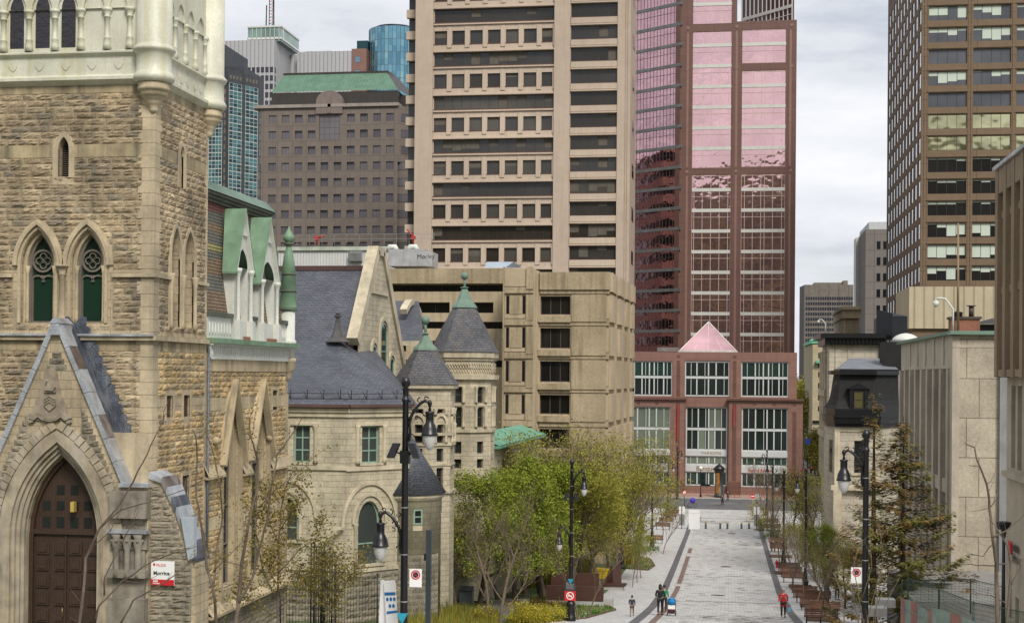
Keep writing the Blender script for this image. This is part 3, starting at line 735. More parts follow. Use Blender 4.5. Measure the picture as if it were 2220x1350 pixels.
wall(b, Fr((0,PYY+.44,0),(1,0,0)), PX0+.2, PX1-.2, zpb, do[3]+.2, [(d0,d1,zpb,dz,'gothic',dr)], .35); part('door_surround', b, m_ash_s, hall)
db = MB(); fd = Fr((0,PYY+.72,0),(1,0,0)); path = arch(d0,d1,dz-dr,dr,'gothic',20)
db.face([fd.P(d0,zpb)]+[fd.P(*p) for p in [(d0,dz-dr)]+path[1:-1]+[(d1,dz-dr)]]+[fd.P(d1,zpb)]); 
dr_o = part('door', db, m_wood, hall)
db = MB(); db.sweep(fd,[(d0,zpb)]+path+[(d1,zpb)],-.14,0,0,.12); mid = (d0+d1)/2; db.fbox(fd,mid-.03,mid+.03,zpb,dz-dr+.15,0,.05)
zt_ = pz(1160); zl = [pz(1480),pz(1440),pz(1400),pz(1362),pz(1324),pz(1286),pz(1248),pz(1212),pz(1176)]
db.fbox(fd,d0+.1,d1-.1,pz(1163),pz(1152),0,.1)
for z0_,z1_ in zip(zl,zl[1:]):
    for a in (-.86,-.32,.14,.68):
        s0 = mid+a*1.15-.02; db.fbox(fd,s0-.02,s0+.42,z0_+.06,z1_-.05,0,.045); db.fbox(fd,s0+.06,s0+.34,z0_+.13,z1_-.12,.045,.07)
part('door_panelling', db, m_wood, dr_o)
db = MB()
for r0,r1 in ((1150,1120),(1112,1085),(1078,1050)):
    for a in (-.86,-.38,.10,.56):
        if r0==1078 and a in (-.86,.56): continue
        s0 = mid+a*1.02+.04; db.fbox(fd,s0,s0+.26,pz(r0)+.03,pz(r1)-.08,0,.02)
part('door_glass', db, m_dglass, dr_o)
db = MB(); db.fbox(fd,px_(143),px_(151),pz(1112),pz(1090),.1,.3); part('porch_light', db, M('lantern_yellow', (.55,.40,.10), .4), hall)
db = MB(); db.tube([fd.P(mid-.06,pz(1345),.05),fd.P(mid-.06,pz(1345),.14),fd.P(mid-.06,pz(1325),.14),fd.P(mid-.06,pz(1325),.05)],.014,6); part('handle', db, M('brass',(.4,.28,.1),.35,.8), dr_o)
# carved crest: bird, shield with chevron, scroll
cb = MB(); cc = px_(112); 
cb.extr(FP,[(cc-.62,pz(912)),(cc+.55,pz(912)),(cc+.52,pz(880)),(cc+.34,pz(850)),(cc+.2,pz(805)),(cc,pz(795)),(cc-.2,pz(805)),(cc-.36,pz(850)),(cc-.6,pz(885))],0,.05)
s_z = pz(880); 
cb.extr(FP,[(cc-.20,s_z+.22),(cc-.20,s_z),(cc,s_z-.17),(cc+.20,s_z),(cc+.20,s_z+.22),(cc,s_z+.34)],.05,.11)
for k_ in (0,1,2): cb.sweep(FP,[(cc-.17,s_z+.04+k_*.09),(cc,s_z+.15+k_*.09),(cc+.17,s_z+.04+k_*.09)],-.02,.02,.11,.145)
scz = pz(908); cb.sweep(FP,[(cc-.72,scz+.10),(cc-.55,scz+.02),(cc-.40,scz+.13),(cc-.22,scz+.02),(cc,scz-.02),(cc+.22,scz+.02),(cc+.40,scz+.13),(cc+.55,scz+.02),(cc+.72,scz+.10)],-.07,.09,.02,.13)
for a in (-.66,.66): cb.sweep(FP,[(cc+a-.08,scz-.10),(cc+a+.08,scz-.06)],-.05,.05,.02,.10)
bz_ = pz(842); cb.extr(FP,[(cc-.16,bz_-.06),(cc+.14,bz_-.08),(cc+.20,bz_+.04),(cc+.06,bz_+.06),(cc+.02,bz_+.20),(cc-.03,bz_+.27),(cc-.10,bz_+.28),(cc-.15,bz_+.22),(cc-.08,bz_+.19),(cc-.09,bz_+.08),(cc-.16,bz_+.02)],.05,.15)
cb.ball(FP.P(cc-.07,bz_+.24,.12),.055); cb.sweep(FP,[(cc-.2,bz_-.10),(cc+.2,bz_-.10)],-.025,.025,.05,.11)
for i_ in range(9): # raised strokes of the motto's lettering
    a = cc-.21+i_*.05; cb.fbox(FP,a,a+.028,scz-.02,scz+.04,.13,.142)
part('carved_crest', cb, M('carved_stone', (.30,.25,.185), .9, var=.4, vs=3, streak=.4, scol=(.5,.47,.42)), hall)
# gable copings sheathed in lead, side wall stones stepped against the tower
b = MB()
for s_,k_ in ((1,kR),(-1,kL)):
    d = Vector((k_[0]-ap[0],0,k_[1]-ap[1])); n = 7; L_ = d.length; d.normalize(); nn = Vector((-d.z*s_,0,d.x*s_)) 
    if nn.z<0: nn = -nn
    for i in range(n):
        A = FP.P(ap[0],ap[1],.12)+d*(L_*i/n); B = FP.P(ap[0],ap[1],.12)+d*(L_*(i+1)/n-.015)
        w0 = .17-.012*(i%2); dp = Vector((0,.62,0))
        q = [A,B,B+nn*w0,A+nn*w0]; 
        if s_<0: q = q[::-1]
        mats_ = 1
        b.face(q,1); r = [p+dp for p in q]
        b.face([q[3],q[2],r[2],r[3]] if s_>0 else [q[0],q[1],r[1],r[0]],2 if i%3==1 else 1); b.face([q[0],r[0],r[1],q[1]] if s_>0 else [q[3],r[3],r[2],q[2]],1)
    # lower slope of the porch roof back to the tower, with rippled flashing
    A = FP.P(ap[0],ap[1]+.02,-.5); B = FP.P(k_[0],k_[1],-.5); m_ = 16
    for i in range(m_):
        a_ = A.lerp(B,i/m_); c_ = A.lerp(B,(i+1)/m_); up1 = .12+.20*random.random()
        b.face([a_+Vector((0,-.0,.05)),c_+Vector((0,-.0,.05)),Vector((c_.x,TY-.1,c_.z+.1)),Vector((a_.x,TY-.1,a_.z+.1))],0)
        e0 = Vector((a_.x,TY-.09,a_.z+.1)); e1 = Vector((c_.x,TY-.09,c_.z+.1)); o_ = Vector((s_*.30,0,.22+up1*.5))
        b.face([e0,e1,e1+o_*.9,e0.lerp(e1,.5)+o_*1.15,e0+o_*.8],0)
b.box(ap[0]-.16,ap[0]+.16,PYY-.2,PYY+.75,ap[1]-.30,ap[1]+.08,1); b.face([(ap[0]-.19,PYY-.22,ap[1]+.08),(ap[0]+.19,PYY-.22,ap[1]+.08),(ap[0],PYY-.22,ap[1]+.26)],1); 
b.face([(ap[0]+.19,PYY-.22,ap[1]+.08),(ap[0]+.19,PYY+.78,ap[1]+.08),(ap[0],PYY+.78,ap[1]+.26),(ap[0],PYY-.22,ap[1]+.26)],1)
b.box(TX0,XT+.1,TY-.24,TY-.0,zstr-.02,zstr+.05,1)
b.box(kR[0]-.1,PX1+.05,PYY-.15,PYY+.9,kR[1]-.03,kR[1]+.10,1)
part('gable_coping', b, [m_lead,m_leadw,M('rusty_lead',(.16,.12,.10),.5,.3,var=.5,vs=2,streak=.5,scol=(.5,.5,.5))], hall)
# pier with carved capital beside the arch
b = MB(); x0,x1 = px_(243,1200),px_(322,1200); 
b.box(x0,x1,PYY-.28,PYY+.2,pz(1118),pz(1060),0); b.box(x0-.06,x1+.06,PYY-.36,PYY-.0,pz(1150),pz(1143),1)
b.box(x0,x1,PYY-.16,PYY,pz(1185),pz(1150),0); b.box(x0+.08,x1-.08,PYY-.12,PYY,zpb,pz(1185),0); b.box(x0-.04,x1+.04,PYY-.34,PYY,pz(1245),pz(1228),0); b.box(x0,x1,PYY-.3,PYY,zpb,pz(1290),0)
for c in (.25,.6,.95): 
    X = x0+(x1-x0)*c/1.2; b.lathe((X,PYY-.24,0),[(.13,pz(1245)),(.10,pz(1232)),(.10,pz(1195)),(.09,pz(1190)),(.17,pz(1165)),(.12,pz(1160)),(.19,pz(1152))],10,0)
    for t in range(5): b.ball((X+.15*math.cos(t*1.256),PYY-.24+.15*math.sin(t*1.256),pz(1166)),.05,0,6)
part('capital_pier', b, [M('grimy_carved_stone',(.22,.19,.15),.9,var=.5,vs=2.5,streak=.3,scol=(.45,.42,.36)),m_leadw], hall)
# stair buttress to the right, stepping down under lead sheets
BY = TY-1.2; FB = front(BY)
def bx_(px,py=1200): return W(px,py,BY).x
def bzz(py,px=380): return W(px,py,BY).z
b = MB(); prof = [(bx_(322),zpb),(bx_(424),zpb),(bx_(424),bzz(1212)),(bx_(408),bzz(1180)),(bx_(382),bzz(1105)),(bx_(350),bzz(1040)),(bx_(322),bzz(1030))]
b.extr(FB, prof, -1.2, 0); part('buttress', b, m_ash, hall)
b = MB()
zz = zpb; i = 0
while zz<bzz(1040)-.2:
    def lim(z):
        for (a,c),(d,e) in zip(prof[2:],prof[3:]):
            if e>=z>=c: return a+(d-a)*(z-c)/(e-c)
        return prof[1][0]
    rock(b, FB, prof[0][0]+.02, lim(zz+.2)-.12, zz, zz+.2, [], seed=500+i); zz += .2; i += 1
part('buttress_rock_facing', b, m_rock_g, hall)
b = MB(); tp = [prof[i] for i in (6,5,4,3,2)]; pts = []
for (a,c),(d,e) in zip(tp,tp[1:]):
    k_ = max(1,round(math.hypot(d-a,e-c)/.42)); pts += [(a+(d-a)*i/k_,c+(e-c)*i/k_) for i in range(k_)]
pts.append(tp[-1])
for i,((a,c),(d,e)) in enumerate(zip(pts,pts[1:])): 
    b.extr(FB, [(a,c-.10),(d,e-.10),(d+.02,e+.02),(a+.03,c+.10)], -1.22, .10, (1,3,1,0)[i%4])
b.extr(FB, [(bx_(395),bzz(1120)),(bx_(424),bzz(1118)),(bx_(424),bzz(1205)),(bx_(412),bzz(1212))][::-1], -.1, .16, 2)
part('buttress_coping', b, [m_lead,m_leadw,M('zinc_sheet',(.50,.56,.62),.5,.3,var=.15),bpy.data.materials['rusty_lead']], hall)
# ---- mansard wing
WB = sy(622,1000)
zcw0, zcw1 = sz(530,800), sz(530,768)
o1 = (sy(480,1000),sy(520,1000),sz(500,1268),sz(503,845),'gothic',sz(503,845)-sz(503,1000)); o2 = (sy(541,1000),sy(581,1000),sz(560,1240),sz(563,850),'gothic',sz(563,850)-sz(563,990))
vt = (sy(590,860),sy(600,860),sz(595,888),sz(595,846))
b = MB(); wall(b, FS, TB, WB, zb0-1, zcw1+.2, [o1,o2,vt], .55)
FWB = front(WB); b.face([(XT,WB,zb0-1),(XT-8,WB,zb0-1),(XT-8,WB,zcw1),(XT,WB,zcw1)]); part('wing_wall', b, m_ash, hall)
zsill = sz(440,1338)
b = MB(); hs = [gh(o[0],o[1],o[2]-.8,o[3]-o[5],o[3],.14) for o in (o1,o2)]+[(vt[0]-.15,vt[1]+.15,vt[2]-.12,vt[3]+.12)]
bandz = (sz(460,890),sz(460,862)); band2 = (sz(440,1155),sz(440,1125)); lowb = zsill
for b0,b1 in ((zb0-1,zsill-.02),(zsill+.35,band2[0]),(band2[1],bandz[0]),(bandz[1],sz(530,805))):
    rock(b, FS, TB+.25, WB-.3, b0, b1, hs, seed=int(b0*7)+700, m=0 if b0>zsill else 1)
part('wing_rock_facing', b, [m_rock_y,m_rock_g], hall)
b = MB()
for o in (o1,o2):
    a0,a1 = o[0]-.30,o[1]+.30; am = (o[0]+o[1])/2
    path = [(a0,o[3]-o[5]-.05),(am,sz(500,822)),(a1,o[3]-o[5]-.05)]
    b.sweep(FS, path, -.12,.02,0,.30); b.extr(FS,[(a0,o[3]-o[5]),(a1,o[3]-o[5]),(am,sz(500,826)-.1)],-.02,.0) if False else None
    b.sweep(FS, [(o[0],o[2])]+arch(o[0],o[1],o[3]-o[5],o[5],'gothic',16)+[(o[1],o[2])], -.02,.16,-.05,.10)
    b.sweep(FS, [(o[0]+.12,o[2])]+arch(o[0]+.12,o[1]-.12,o[3]-o[5],o[5]-.14,'gothic',16)+[(o[1]-.12,o[2])], -.04,.10,-.40,-.16)
    b.fbox(FS,o[0]-.1,o[1]+.1,o[2]-.5,o[2],-.05,.12)
for a0,a1,pyy in ((sy(441,1030),o1[0]-.02,sz(441,1035)),(o1[1]+.05,o2[0]-.05,sz(525,1026)),(o2[1]+.04,WB+.05,sz(585,1014))):   # sloped weatherings
    for q in (1,): b.face([FS.P(a0,pyy-.0,.22),FS.P(a1,pyy,.22),FS.P(a1,pyy+.42,.02),FS.P(a0,pyy+.42,.02)]); b.fbox(FS,a0,a1,pyy-.08,pyy,0,.22)
b.face([FS.P(TB,zsill,.35),FS.P(WB+.1,zsill,.35),FS.P(WB+.1,zsill+.36,.02),FS.P(TB,zsill+.36,.02)]); b.fbox(FS,TB,WB+.1,zsill-.10,zsill,0,.36)
def segs(q0,q1):
    for s0,s1 in ((TB+.02,o1[0]-.05),(o1[1]+.05,o2[0]-.05),(o2[1]+.05,WB-.0)): b.fbox(FS,s0,s1,q0,q1,0,.03)
segs(*bandz); segs(*band2); b.fbox(FS,TB+.02,WB,sz(530,805),zcw1,0,.06)
z = zb0-1
while z<bandz[1]: b.fbox(FS,WB-.36,WB+.02,z+.005,z+.4,0,.035); z += .405
for v in (vt,): b.sweep(FS,[(v[0],v[2]),(v[0],v[3]),(v[1],v[3]),(v[1],v[2]),(v[0],v[2])],0,.13,-.02,.04)
b.ball(FS.P(sy(463,955),sz(463,955),.1),.16); b.ball(FS.P(sy(580,948),sz(580,948),.1),.16)
part('wing_moulding', b, M('wing_smooth_stone',(.47,.38,.24),.85,var=.35,streak=.55,scol=(.12,.10,.075)), hall)
louvres(FS, vt, -.12, bpy.data.materials['rust_grille'])
for o in (o1,o2):
    wb = MB(); wb.face([FS.P(o[0],o[2],-.5)]+[FS.P(a,c,-.5) for a,c in arch(o[0],o[1],o[3]-o[5],o[5],'gothic')]+[FS.P(o[1],o[2],-.5)],0); wn_ = part('window', wb, m_dglass, hall)
    fb = MB(); f0 = Fr(FS.P(0,0,-.5),FS.u); am = (o[0]+o[1])/2
    for a in (o[0]+.1,am,o[1]-.1): fb.fbox(f0,a-.05,a+.05,o[2],o[3]-o[5]*.4,0,.14)
    for t in (.2,.4,.6): fb.fbox(f0,o[0],o[1],o[2]+(o[3]-o[2])*t,o[2]+(o[3]-o[2])*t+.05,0,.08)
    part('frame', fb, m_trace, wn_)
# cornice, parapet, mansard
b = MB(); zf0,zf1 = sz(530,777),sz(530,752); 
b.fbox(FS,TB+.1,WB,zf0,zf1,0,.14); 
for i in range(46):
    a = TB+.2+(WB-TB-.3)*i/46; b.extr(FS,[(a+.02,zf0+.1),(a+.085,zf0+.1),(a+.085,zf1-.1),(a+.052,zf1-.04),(a+.02,zf1-.1)],.14,.172)
    b.fbox(FS,a,a+.10,zf0-.06,zf0,0,.17)
zg0,zg1 = sz(530,748),sz(530,738)
b.fbox(FS,TB+.05,WB+.3,zf1,zg0,0,.26)
part('frieze', b, m_white, hall)
b = MB(); b.fbox(FS,TB+.02,WB+.4,zg0,zg1,-.1,.42); part('gutter', b, m_copper, hall)
zp1 = sz(530,693)
ds = []
for (pl,pr,pa,ay) in ((501,538,520,456),(554,595,578,476)):
    ds.append((sy(pl,650),sy(pr,650)))
b = MB(); prev = TB+.1
for i,(d0_,d1_) in enumerate(ds+[(WB-.35,None)]):
    b.fbox(FS,prev,d0_,zg1,zp1,-.25,.02)
    n = int((d0_-prev)/.30)
    for k_ in range(n):
        a = prev+(d0_-prev)*(k_+.5)/n; b.lathe(FS.P(a,0,.02),[(.001,zg1+.12),(.045,zg1+.20),(.05,zg1+.3),(.03,zg1+.5),(.001,zg1+.66)],6)
    prev = d1_
part('parapet', b, m_white, hall)
b = MB(); prev = TB+.05
for i,(d0_,d1_) in enumerate(ds+[(WB-.3,None)]): b.fbox(FS,prev,d0_,zp1,zp1+.16,-.4,.12); prev = d1_
part('parapet_cap', b, m_darktrim, hall)
ztm = sz(530,449); xin = .80
b = MB(); q = [FS.P(TB,zp1,-.15),FS.P(WB-.3,zp1,-.15),FS.P(WB-1.0,ztm,-xin),FS.P(TB,ztm,-xin)]; b.face(q)
b.face([FS.P(WB-.3,zp1,-.15),FS.P(WB-.3,zp1,-8),FS.P(WB-1.0,ztm,-8),FS.P(WB-1.0,ztm,-xin)])
mm, nt, N, L, bs = newmat('polychrome_scale_slate')
uv = N.new('ShaderNodeUVMap'); br = N.new('ShaderNodeTexBrick'); br.inputs['Scale'].default_value=1; br.inputs['Brick Width'].default_value=.13; br.inputs['Row Height'].default_value=.13; br.inputs['Mortar Size'].default_value=.016
br.inputs['Color1'].default_value=(0,0,0,1); br.inputs['Color2'].default_value=(1,1,1,1); br.inputs['Mortar'].default_value=(.3,.3,.3,1); L.new(uv.outputs[0],br.inputs['Vector'])
gp = N.new('ShaderNodeNewGeometry'); sx = N.new('ShaderNodeSeparateXYZ'); L.new(gp.outputs['Position'],sx.inputs[0])
r = N.new('ShaderNodeMapRange'); r.inputs[1].default_value=zp1; r.inputs[2].default_value=ztm; L.new(sx.outputs['Z'],r.inputs[0])
rc = N.new('ShaderNodeValToRGB'); rc.color_ramp.interpolation='CONSTANT'; e=rc.color_ramp.elements
cl = [(0,(.27,.175,.10)),(.22,(.17,.165,.14)),(.36,(.28,.18,.10)),(.50,(.16,.16,.13)),(.57,(.40,.35,.13)),(.63,(.18,.17,.14)),(.74,(.29,.19,.11)),(.82,(.17,.16,.135)),(.93,(.34,.09,.06))]
e[0].color=col4(cl[0][1]); e[1].position=cl[1][0]; e[1].color=col4(cl[1][1])
for p_,c_ in cl[2:]: k_=e.new(p_); k_.color=col4(c_)
add = N.new('ShaderNodeMath'); add.operation='MULTIPLY_ADD'; add.inputs[1].default_value=.06; L.new(noise(nt,1.2,4),add.inputs[0]); L.new(r.outputs[0],add.inputs[2])
sb = N.new('ShaderNodeMath'); sb.operation='SUBTRACT'; sb.inputs[1].default_value=.03; L.new(add.outputs[0],sb.inputs[0]); L.new(sb.outputs[0],rc.inputs[0])
c = mixc(nt,.75,rc.outputs[0],mixc(nt,1,rc.outputs[0],ramp(nt,br.outputs[0],0,1,(.65,.7,.75),(1.3,1.22,1.15)),'MULTIPLY'))
c = mixc(nt,br.outputs['Fac'],c,(.03,.028,.025)); L.new(c,bs.inputs['Base Color']); bs.inputs['Roughness'].default_value=.65
inv = N.new('ShaderNodeMath'); inv.operation='SUBTRACT'; inv.inputs[0].default_value=1; L.new(br.outputs['Fac'],inv.inputs[1]); bumpn(nt,bs,inv.outputs[0],.02)
part('mansard_roof', b, mm, hall)
b = MB()
for k_,(dz_,dc) in enumerate(((0,.16),(.12,.26),(.24,.36))): b.fbox(FS,TB,WB-1.0+dc,ztm+dz_,ztm+dz_+.12,-8,-xin+dc)
part('roof_cornice', b, m_darktrim, hall)
b = MB(); zr = ztm+.36; b.face([FS.P(TB,zr,-xin+.42),FS.P(WB-.6,zr,-xin+.42),FS.P(WB-.9,zr+.42,-xin+.05),FS.P(TB,zr+.42,-xin+.05)]); b.face([FS.P(WB-.6,zr,-xin+.42),FS.P(WB-.6,zr,-8),FS.P(WB-.9,zr+.42,-8),FS.P(WB-.9,zr+.42,-xin+.05)]); b.face([FS.P(TB,zr+.42,-xin+.05),FS.P(WB-.9,zr+.42,-xin+.05),FS.P(WB-.9,zr+.42,-8),FS.P(TB,zr+.42,-8)])
part('roof_cap', b, m_copper2, hall)
for (d0_,d1_),(pa,ay,eL) in zip(ds,((520,455,588),(578,475,610))):
    am = (d0_+d1_)/2; za_ = sz(pa,ay); ze = sz((501,560)[pa>550], (580,606)[pa>550]); fr = Fr(FS.P(0,0,.10),FS.u)
    dm = thing; b = MB(); w2 = (d1_-d0_)/2-.12
    wall(b, fr, am-w2, am+w2, zg1, ze+.05, [(am-w2+.28,am+w2-.28,zg1+.75,ze+.05)], .4)
    # gable front with pointed recess
    pr = arch(am-w2+.28,am+w2-.28,ze+.05,.75,'gothic',12); hh_ = len(pr)//2
    sl_ = (za_-ze)/(w2+.15)
    b.face([fr.P(am-w2-.15,ze+.02)]+[fr.P(*p) for p in pr[:hh_+1]]+[fr.P(am,za_)]); b.face([fr.P(*p) for p in pr[hh_:]]+[fr.P(am+w2+.15,ze+.02),fr.P(am,za_)])
    b.sweep(fr, [(am-w2-.2,ze-.1),(am,za_),(am+w2+.2,ze-.1)], -.14,.0,0,.14)
    b.fbox(fr,am-.3,am+.3,za_-1.0,za_-.94,0,.08)
    for s_ in (-1,1):
        x_ = am+s_*(w2-.13); b.lathe(fr.P(x_,0,.10),[(.10,zg1+.7),(.10,zg1+.78),(.075,zg1+.85),(.07,ze-.35),(.13,ze-.15),(.15,ze-.12),(.15,ze)],10); b.fbox(fr,x_-.15,x_+.15,zg1,zg1+.68,.0,.25); b.fbox(fr,x_-.12,x_+.12,zg1+.68,zg1+.76,.0,.22)
    b.fbox(fr,am-w2,am-w2+.05,zg1,ze,-.5,-.01)
    dmo = part('dormer', b, m_white, hall)
    b = MB()
    for s_ in (-1,1):
        q = [fr.P(am,za_+.06,.16),fr.P(am+s_*(w2+.26),ze-.16,.16),fr.P(am+s_*(w2+.26),ze-.16,-.42),fr.P(am,za_+.06,-.74)]
        if s_<0: q = q[::-1]
        b.face(q); r_ = [p-Vector((0,0,.07)) for p in q]; b.face([q[1],q[0],r_[0],r_[1]] ); b.face([q[2],q[1],r_[1],r_[2]]); b.face(r_[::-1])
    part('dormer_roof', b, m_copper, dmo)
    b = MB(); b.fbox(fr,am-w2+.28,am+w2-.28,zg1+.75,ze+.9,-.42,-.38); part('dormer_window', b, glass('dull_pane',(.30,.31,.30),.4,wav=.02), dmo)
    b = MB(); b.fbox(fr,am-w2+.30,am+w2-.30,zg1,zg1+.14,-.02,.16); part('dormer_sill', b, M('terracotta_sill',(.30,.13,.07),.8), dmo)
# corner pinnacle
b = MB(); pc = FS.P(WB-.08,0,.02); zz_ = lambda py: sz(620,py)
b.lathe(pc,[(.06,zz_(825)),(.16,zz_(818)),(.20,zz_(805)),(.32,zz_(800)),(.32,zz_(786)),(.36,zz_(784)),(.36,zz_(776))],16); part('pinnacle_corbel', b, m_ash_s, hall)
b = MB(); b.lathe(pc,[(.27,zz_(775)),(.27,zz_(748)),(.36,zz_(746)),(.36,zz_(738)),(.30,zz_(736)),(.30,zz_(672))],20); part('pinnacle_shaft', b, m_white, hall)
b = MB(); b.lathe(pc,[(.38,zz_(672)),(.38,zz_(668)),(.33,zz_(632)),(.36,zz_(630)),(.29,zz_(594)),(.32,zz_(592)),(.19,zz_(548)),(.12,zz_(536)),(.10,zz_(528)),(.17,zz_(522)),(.24,zz_(518)),(.24,zz_(510)),(.16,zz_(505)),(.05,zz_(494)),(.005,zz_(488))],20); part('pinnacle_spire', b, m_copper, hall); b = MB(); [b.lathe(pc,[(r_,zz_(y_)),(r_+.01,zz_(y_)+.09)],20) for r_,y_ in ((.375,671),(.355,633),(.31,596),(.2,530))]; part('pinnacle_band', b, m_darktrim, hall)
# ivy at the foot of the wing
# sign on the buttress
def text(name, s, size, fr, a, b_, c, mat, parent, bold=.0, align='LEFT'):
    cu = bpy.data.curves.new(name,'FONT'); cu.body = s; cu.size = size; cu.align_x = align; cu.offset = bold; cu.extrude = .002
    ob = bpy.data.objects.new(name, cu); sc.collection.objects.link(ob); cu.materials.append(mat)
    root = parent
    while root.parent: root = root.parent
    M_ = Matrix((( fr.u.x,0,fr.n.x,0),(fr.u.y,0,fr.n.y,0),(0,1,0,0),(0,0,0,1)))
    bpy.context.view_layer.update()
    me = bpy.data.meshes.new_from_object(ob); sc.collection.objects.unlink(ob); ob = bpy.data.objects.new(name, me); sc.collection.objects.link(ob)
    ob.parent = parent; mw = Matrix.Translation(fr.P(a,b_,c)-Vector(root.location)) @ M_; ob.matrix_local = mw
    return ob
m_signw = M('white_sign_enamel',(.78,.78,.76),.4,var=.04,fine=0); m_signr = M('red_sign_enamel',(.55,.02,.03),.4,var=.05,fine=0); m_ink = M('dark_ink',(.02,.02,.025),.5,fine=0)
sx0,sx1,s0,s1 = bx_(332),bx_(382),bzz(1267),bzz(1215)
sg = thing('building_sign', 'white and red college building name sign reading Morrice beside the porch', 'sign', FB.P((sx0+sx1)/2,s0,.14))
FG = Fr(FB.P(0,0,.11),(1,0,0))
b = MB(); b.fbox(FG,sx0,sx1,s0,s1,0,.05); part('panel', b, m_signw, sg)
b = MB(); b.fbox(FG,sx0,sx1,s0,s0+(s1-s0)*.24,.05,.054); part('red_band', b, m_signr, sg)
wS = sx1-sx0
text('lettering','McGill',.13,FG,sx0+.17,s1-.17,.056,m_signr,sg); text('lettering','Morrice',.17,FG,sx0+.08,s1-.44,.056,m_ink,sg,.004)
text('lettering','3485',.085,FG,sx0+.07,s0+.10,.058,m_signw,sg,.003); text('lettering','McTavish',.06,FG,sx0+.07,s0+.04,.058,m_signw,sg,.002)
b = MB(); b.extr(FG,[(sx0+.07,s1-.07),(sx0+.07,s1-.13),(sx0+.105,s1-.17),(sx0+.14,s1-.13),(sx0+.14,s1-.07)],.05,.055); part('emblem', b, m_signr, sg)
# ================================================================== the grey limestone library with slate roofs (left, beyond the hall)
LY = 76.0
lib = thing('stone_library', 'grey limestone library with slate hipped bay, gable and two conical slate turrets', 'building', (W(740,1000,LY).x,LY,gz(LY)))
def X(px,Y,py=950): return W(px,py,Y).x
def ZZ(py,Y,px=700): return W(px,py,Y).z
zb = ZZ(1420,LY); ze = ZZ(882,LY,740)
P0 = (X(500,LY),LY+.0); P1 = (X(752,LY),LY); P2 = (X(884,LY+3.2),LY+3.2); P3 = (X(892,LY+9),LY+9)
def frab(A,B): return Fr((A[0],A[1],0),(B[0]-A[0],B[1]-A[1],0)), math.hypot(B[0]-A[0],B[1]-A[1])
f1,l1 = frab(P0,P1); f2,l2 = frab(P1,P2); f3,l3 = frab(P2,P3)
def A1(px,py=950): return X(px,LY,py)-P0[0]
def A2(px,py=950):     # where the pixel meets the second facet
    lo,hi = 0,l2
    for _ in range(30):
        m = (lo+hi)/2; p = f2.P(m,0); k = X(px,p.y,py)
        if p.x<k: lo = m
        else: hi = m
    return lo
z1 = lambda py: ZZ(py,LY,700); z2 = lambda py: ZZ(py,LY+1.6,820)
w1 = (A1(636),A1(672),z1(1003),z1(922)); w2 = (A1(600),A1(646),z1(1172),z1(1080),'round',z1(1080)-z1(1118)); w3 = (A2(785),A2(823),z2(1003),z2(922)); w4 = (A2(778),A2(826),z2(1220),z2(1084),'round',z2(1084)-z2(1132))
b = MB(); wall(b,f1,0,l1,zb,ze,[w1,w2],.3); wall(b,f2,0,l2,zb,ze,[w3,w4],.3); wall(b,f3,0,l3,zb,ze,[],.3); part('wall', b, m_lime, lib)
b = MB()
for f,l,zz in ((f1,l1,z1),(f2,l2,z2),(f3,l3,z2)):
    b.fbox(f,-.05,l+.05,zz(1018),zz(1009),0,.10); b.fbox(f,-.05,l+.05,zz(903),zz(893),0,.12); b.fbox(f,-.08,l+.08,zz(893),zz(884),0,.22)
    b.fbox(f,-.05,l+.05,zz(1236),zz(1228),0,.10)
for f,o in ((f1,w1),(f2,w3)):
    for s in (-1,1):
        a = (o[0] if s<0 else o[1])+s*.32; b.lathe(f.P(a,0,.02),[(.16,o[2]),(.10,o[2]+.2),(.10,o[3]-.3),(.17,o[3]-.05),(.17,o[3])],10)
    b.fbox(f,o[0]-.5,o[1]+.5,o[3],o[3]+.1,0,.1); b.fbox(f,o[0]-.2,o[1]+.2,o[2]-.12,o[2],0,.12)
for f,o,k in ((f1,w2,1.0),(f2,w4,1.05)):
    r = (o[1]-o[0])/2; m = (o[0]+o[1])/2; bs = o[3]-o[5]
    b.sweep(f,arch(o[0]-.28,o[1]+.28,bs,o[5]+.28,'round',16),0,.16,0,.10)
    bs2 = bs-.15; b.sweep(f,arch(m-r-1.0,m+r+1.0,bs2,o[5]+1.05,'round',20),0,.16,0,.12); b.fbox(f,m-r-1.9,m-r-1.0,bs2-.08,bs2+.08,0,.1); b.fbox(f,m+r+1.0,m+r+1.5,bs2-.08,bs2+.08,0,.1)
    for s in (-1,1): b.lathe(f.P(m+s*(r+.18),0,.03),[(.15,o[2]),(.1,o[2]+.2),(.1,bs-.35),(.17,bs-.05),(.17,bs)],10)
    b.fbox(f,o[0]-.3,o[1]+.3,o[2]-.14,o[2],0,.14)
part('moulding', b, m_lime_s, lib)
b = MB(); rock(b,f1,0,l1,zb,z1(1240),[],bh=.34,bw=(.5,1.1),d=.12,seed=11,sub=3); rock(b,f2,0,l2,zb,z2(1240),[],bh=.34,bw=(.5,1.1),d=.12,seed=12,sub=3); part('basement_rock_facing', b, m_rock_g, lib)
blg = glass('leaded_window_glass',(.05,.06,.055),.1,wav=.02)
for f,o,nx,ny in ((f1,w1,2,3),(f2,w3,2,3),(f1,w2,1,2),(f2,w4,1,2)):
    k = o[4] if len(o)>4 else None
    me = win_mesh(o[1]-o[0],o[3]-o[2],[blg,m_green_frame,m_white],nx,ny,.09,k,o[5] if k else 0); windows(lib,[(f,(o[0]+o[1])/2,o[2],-.22,me)])
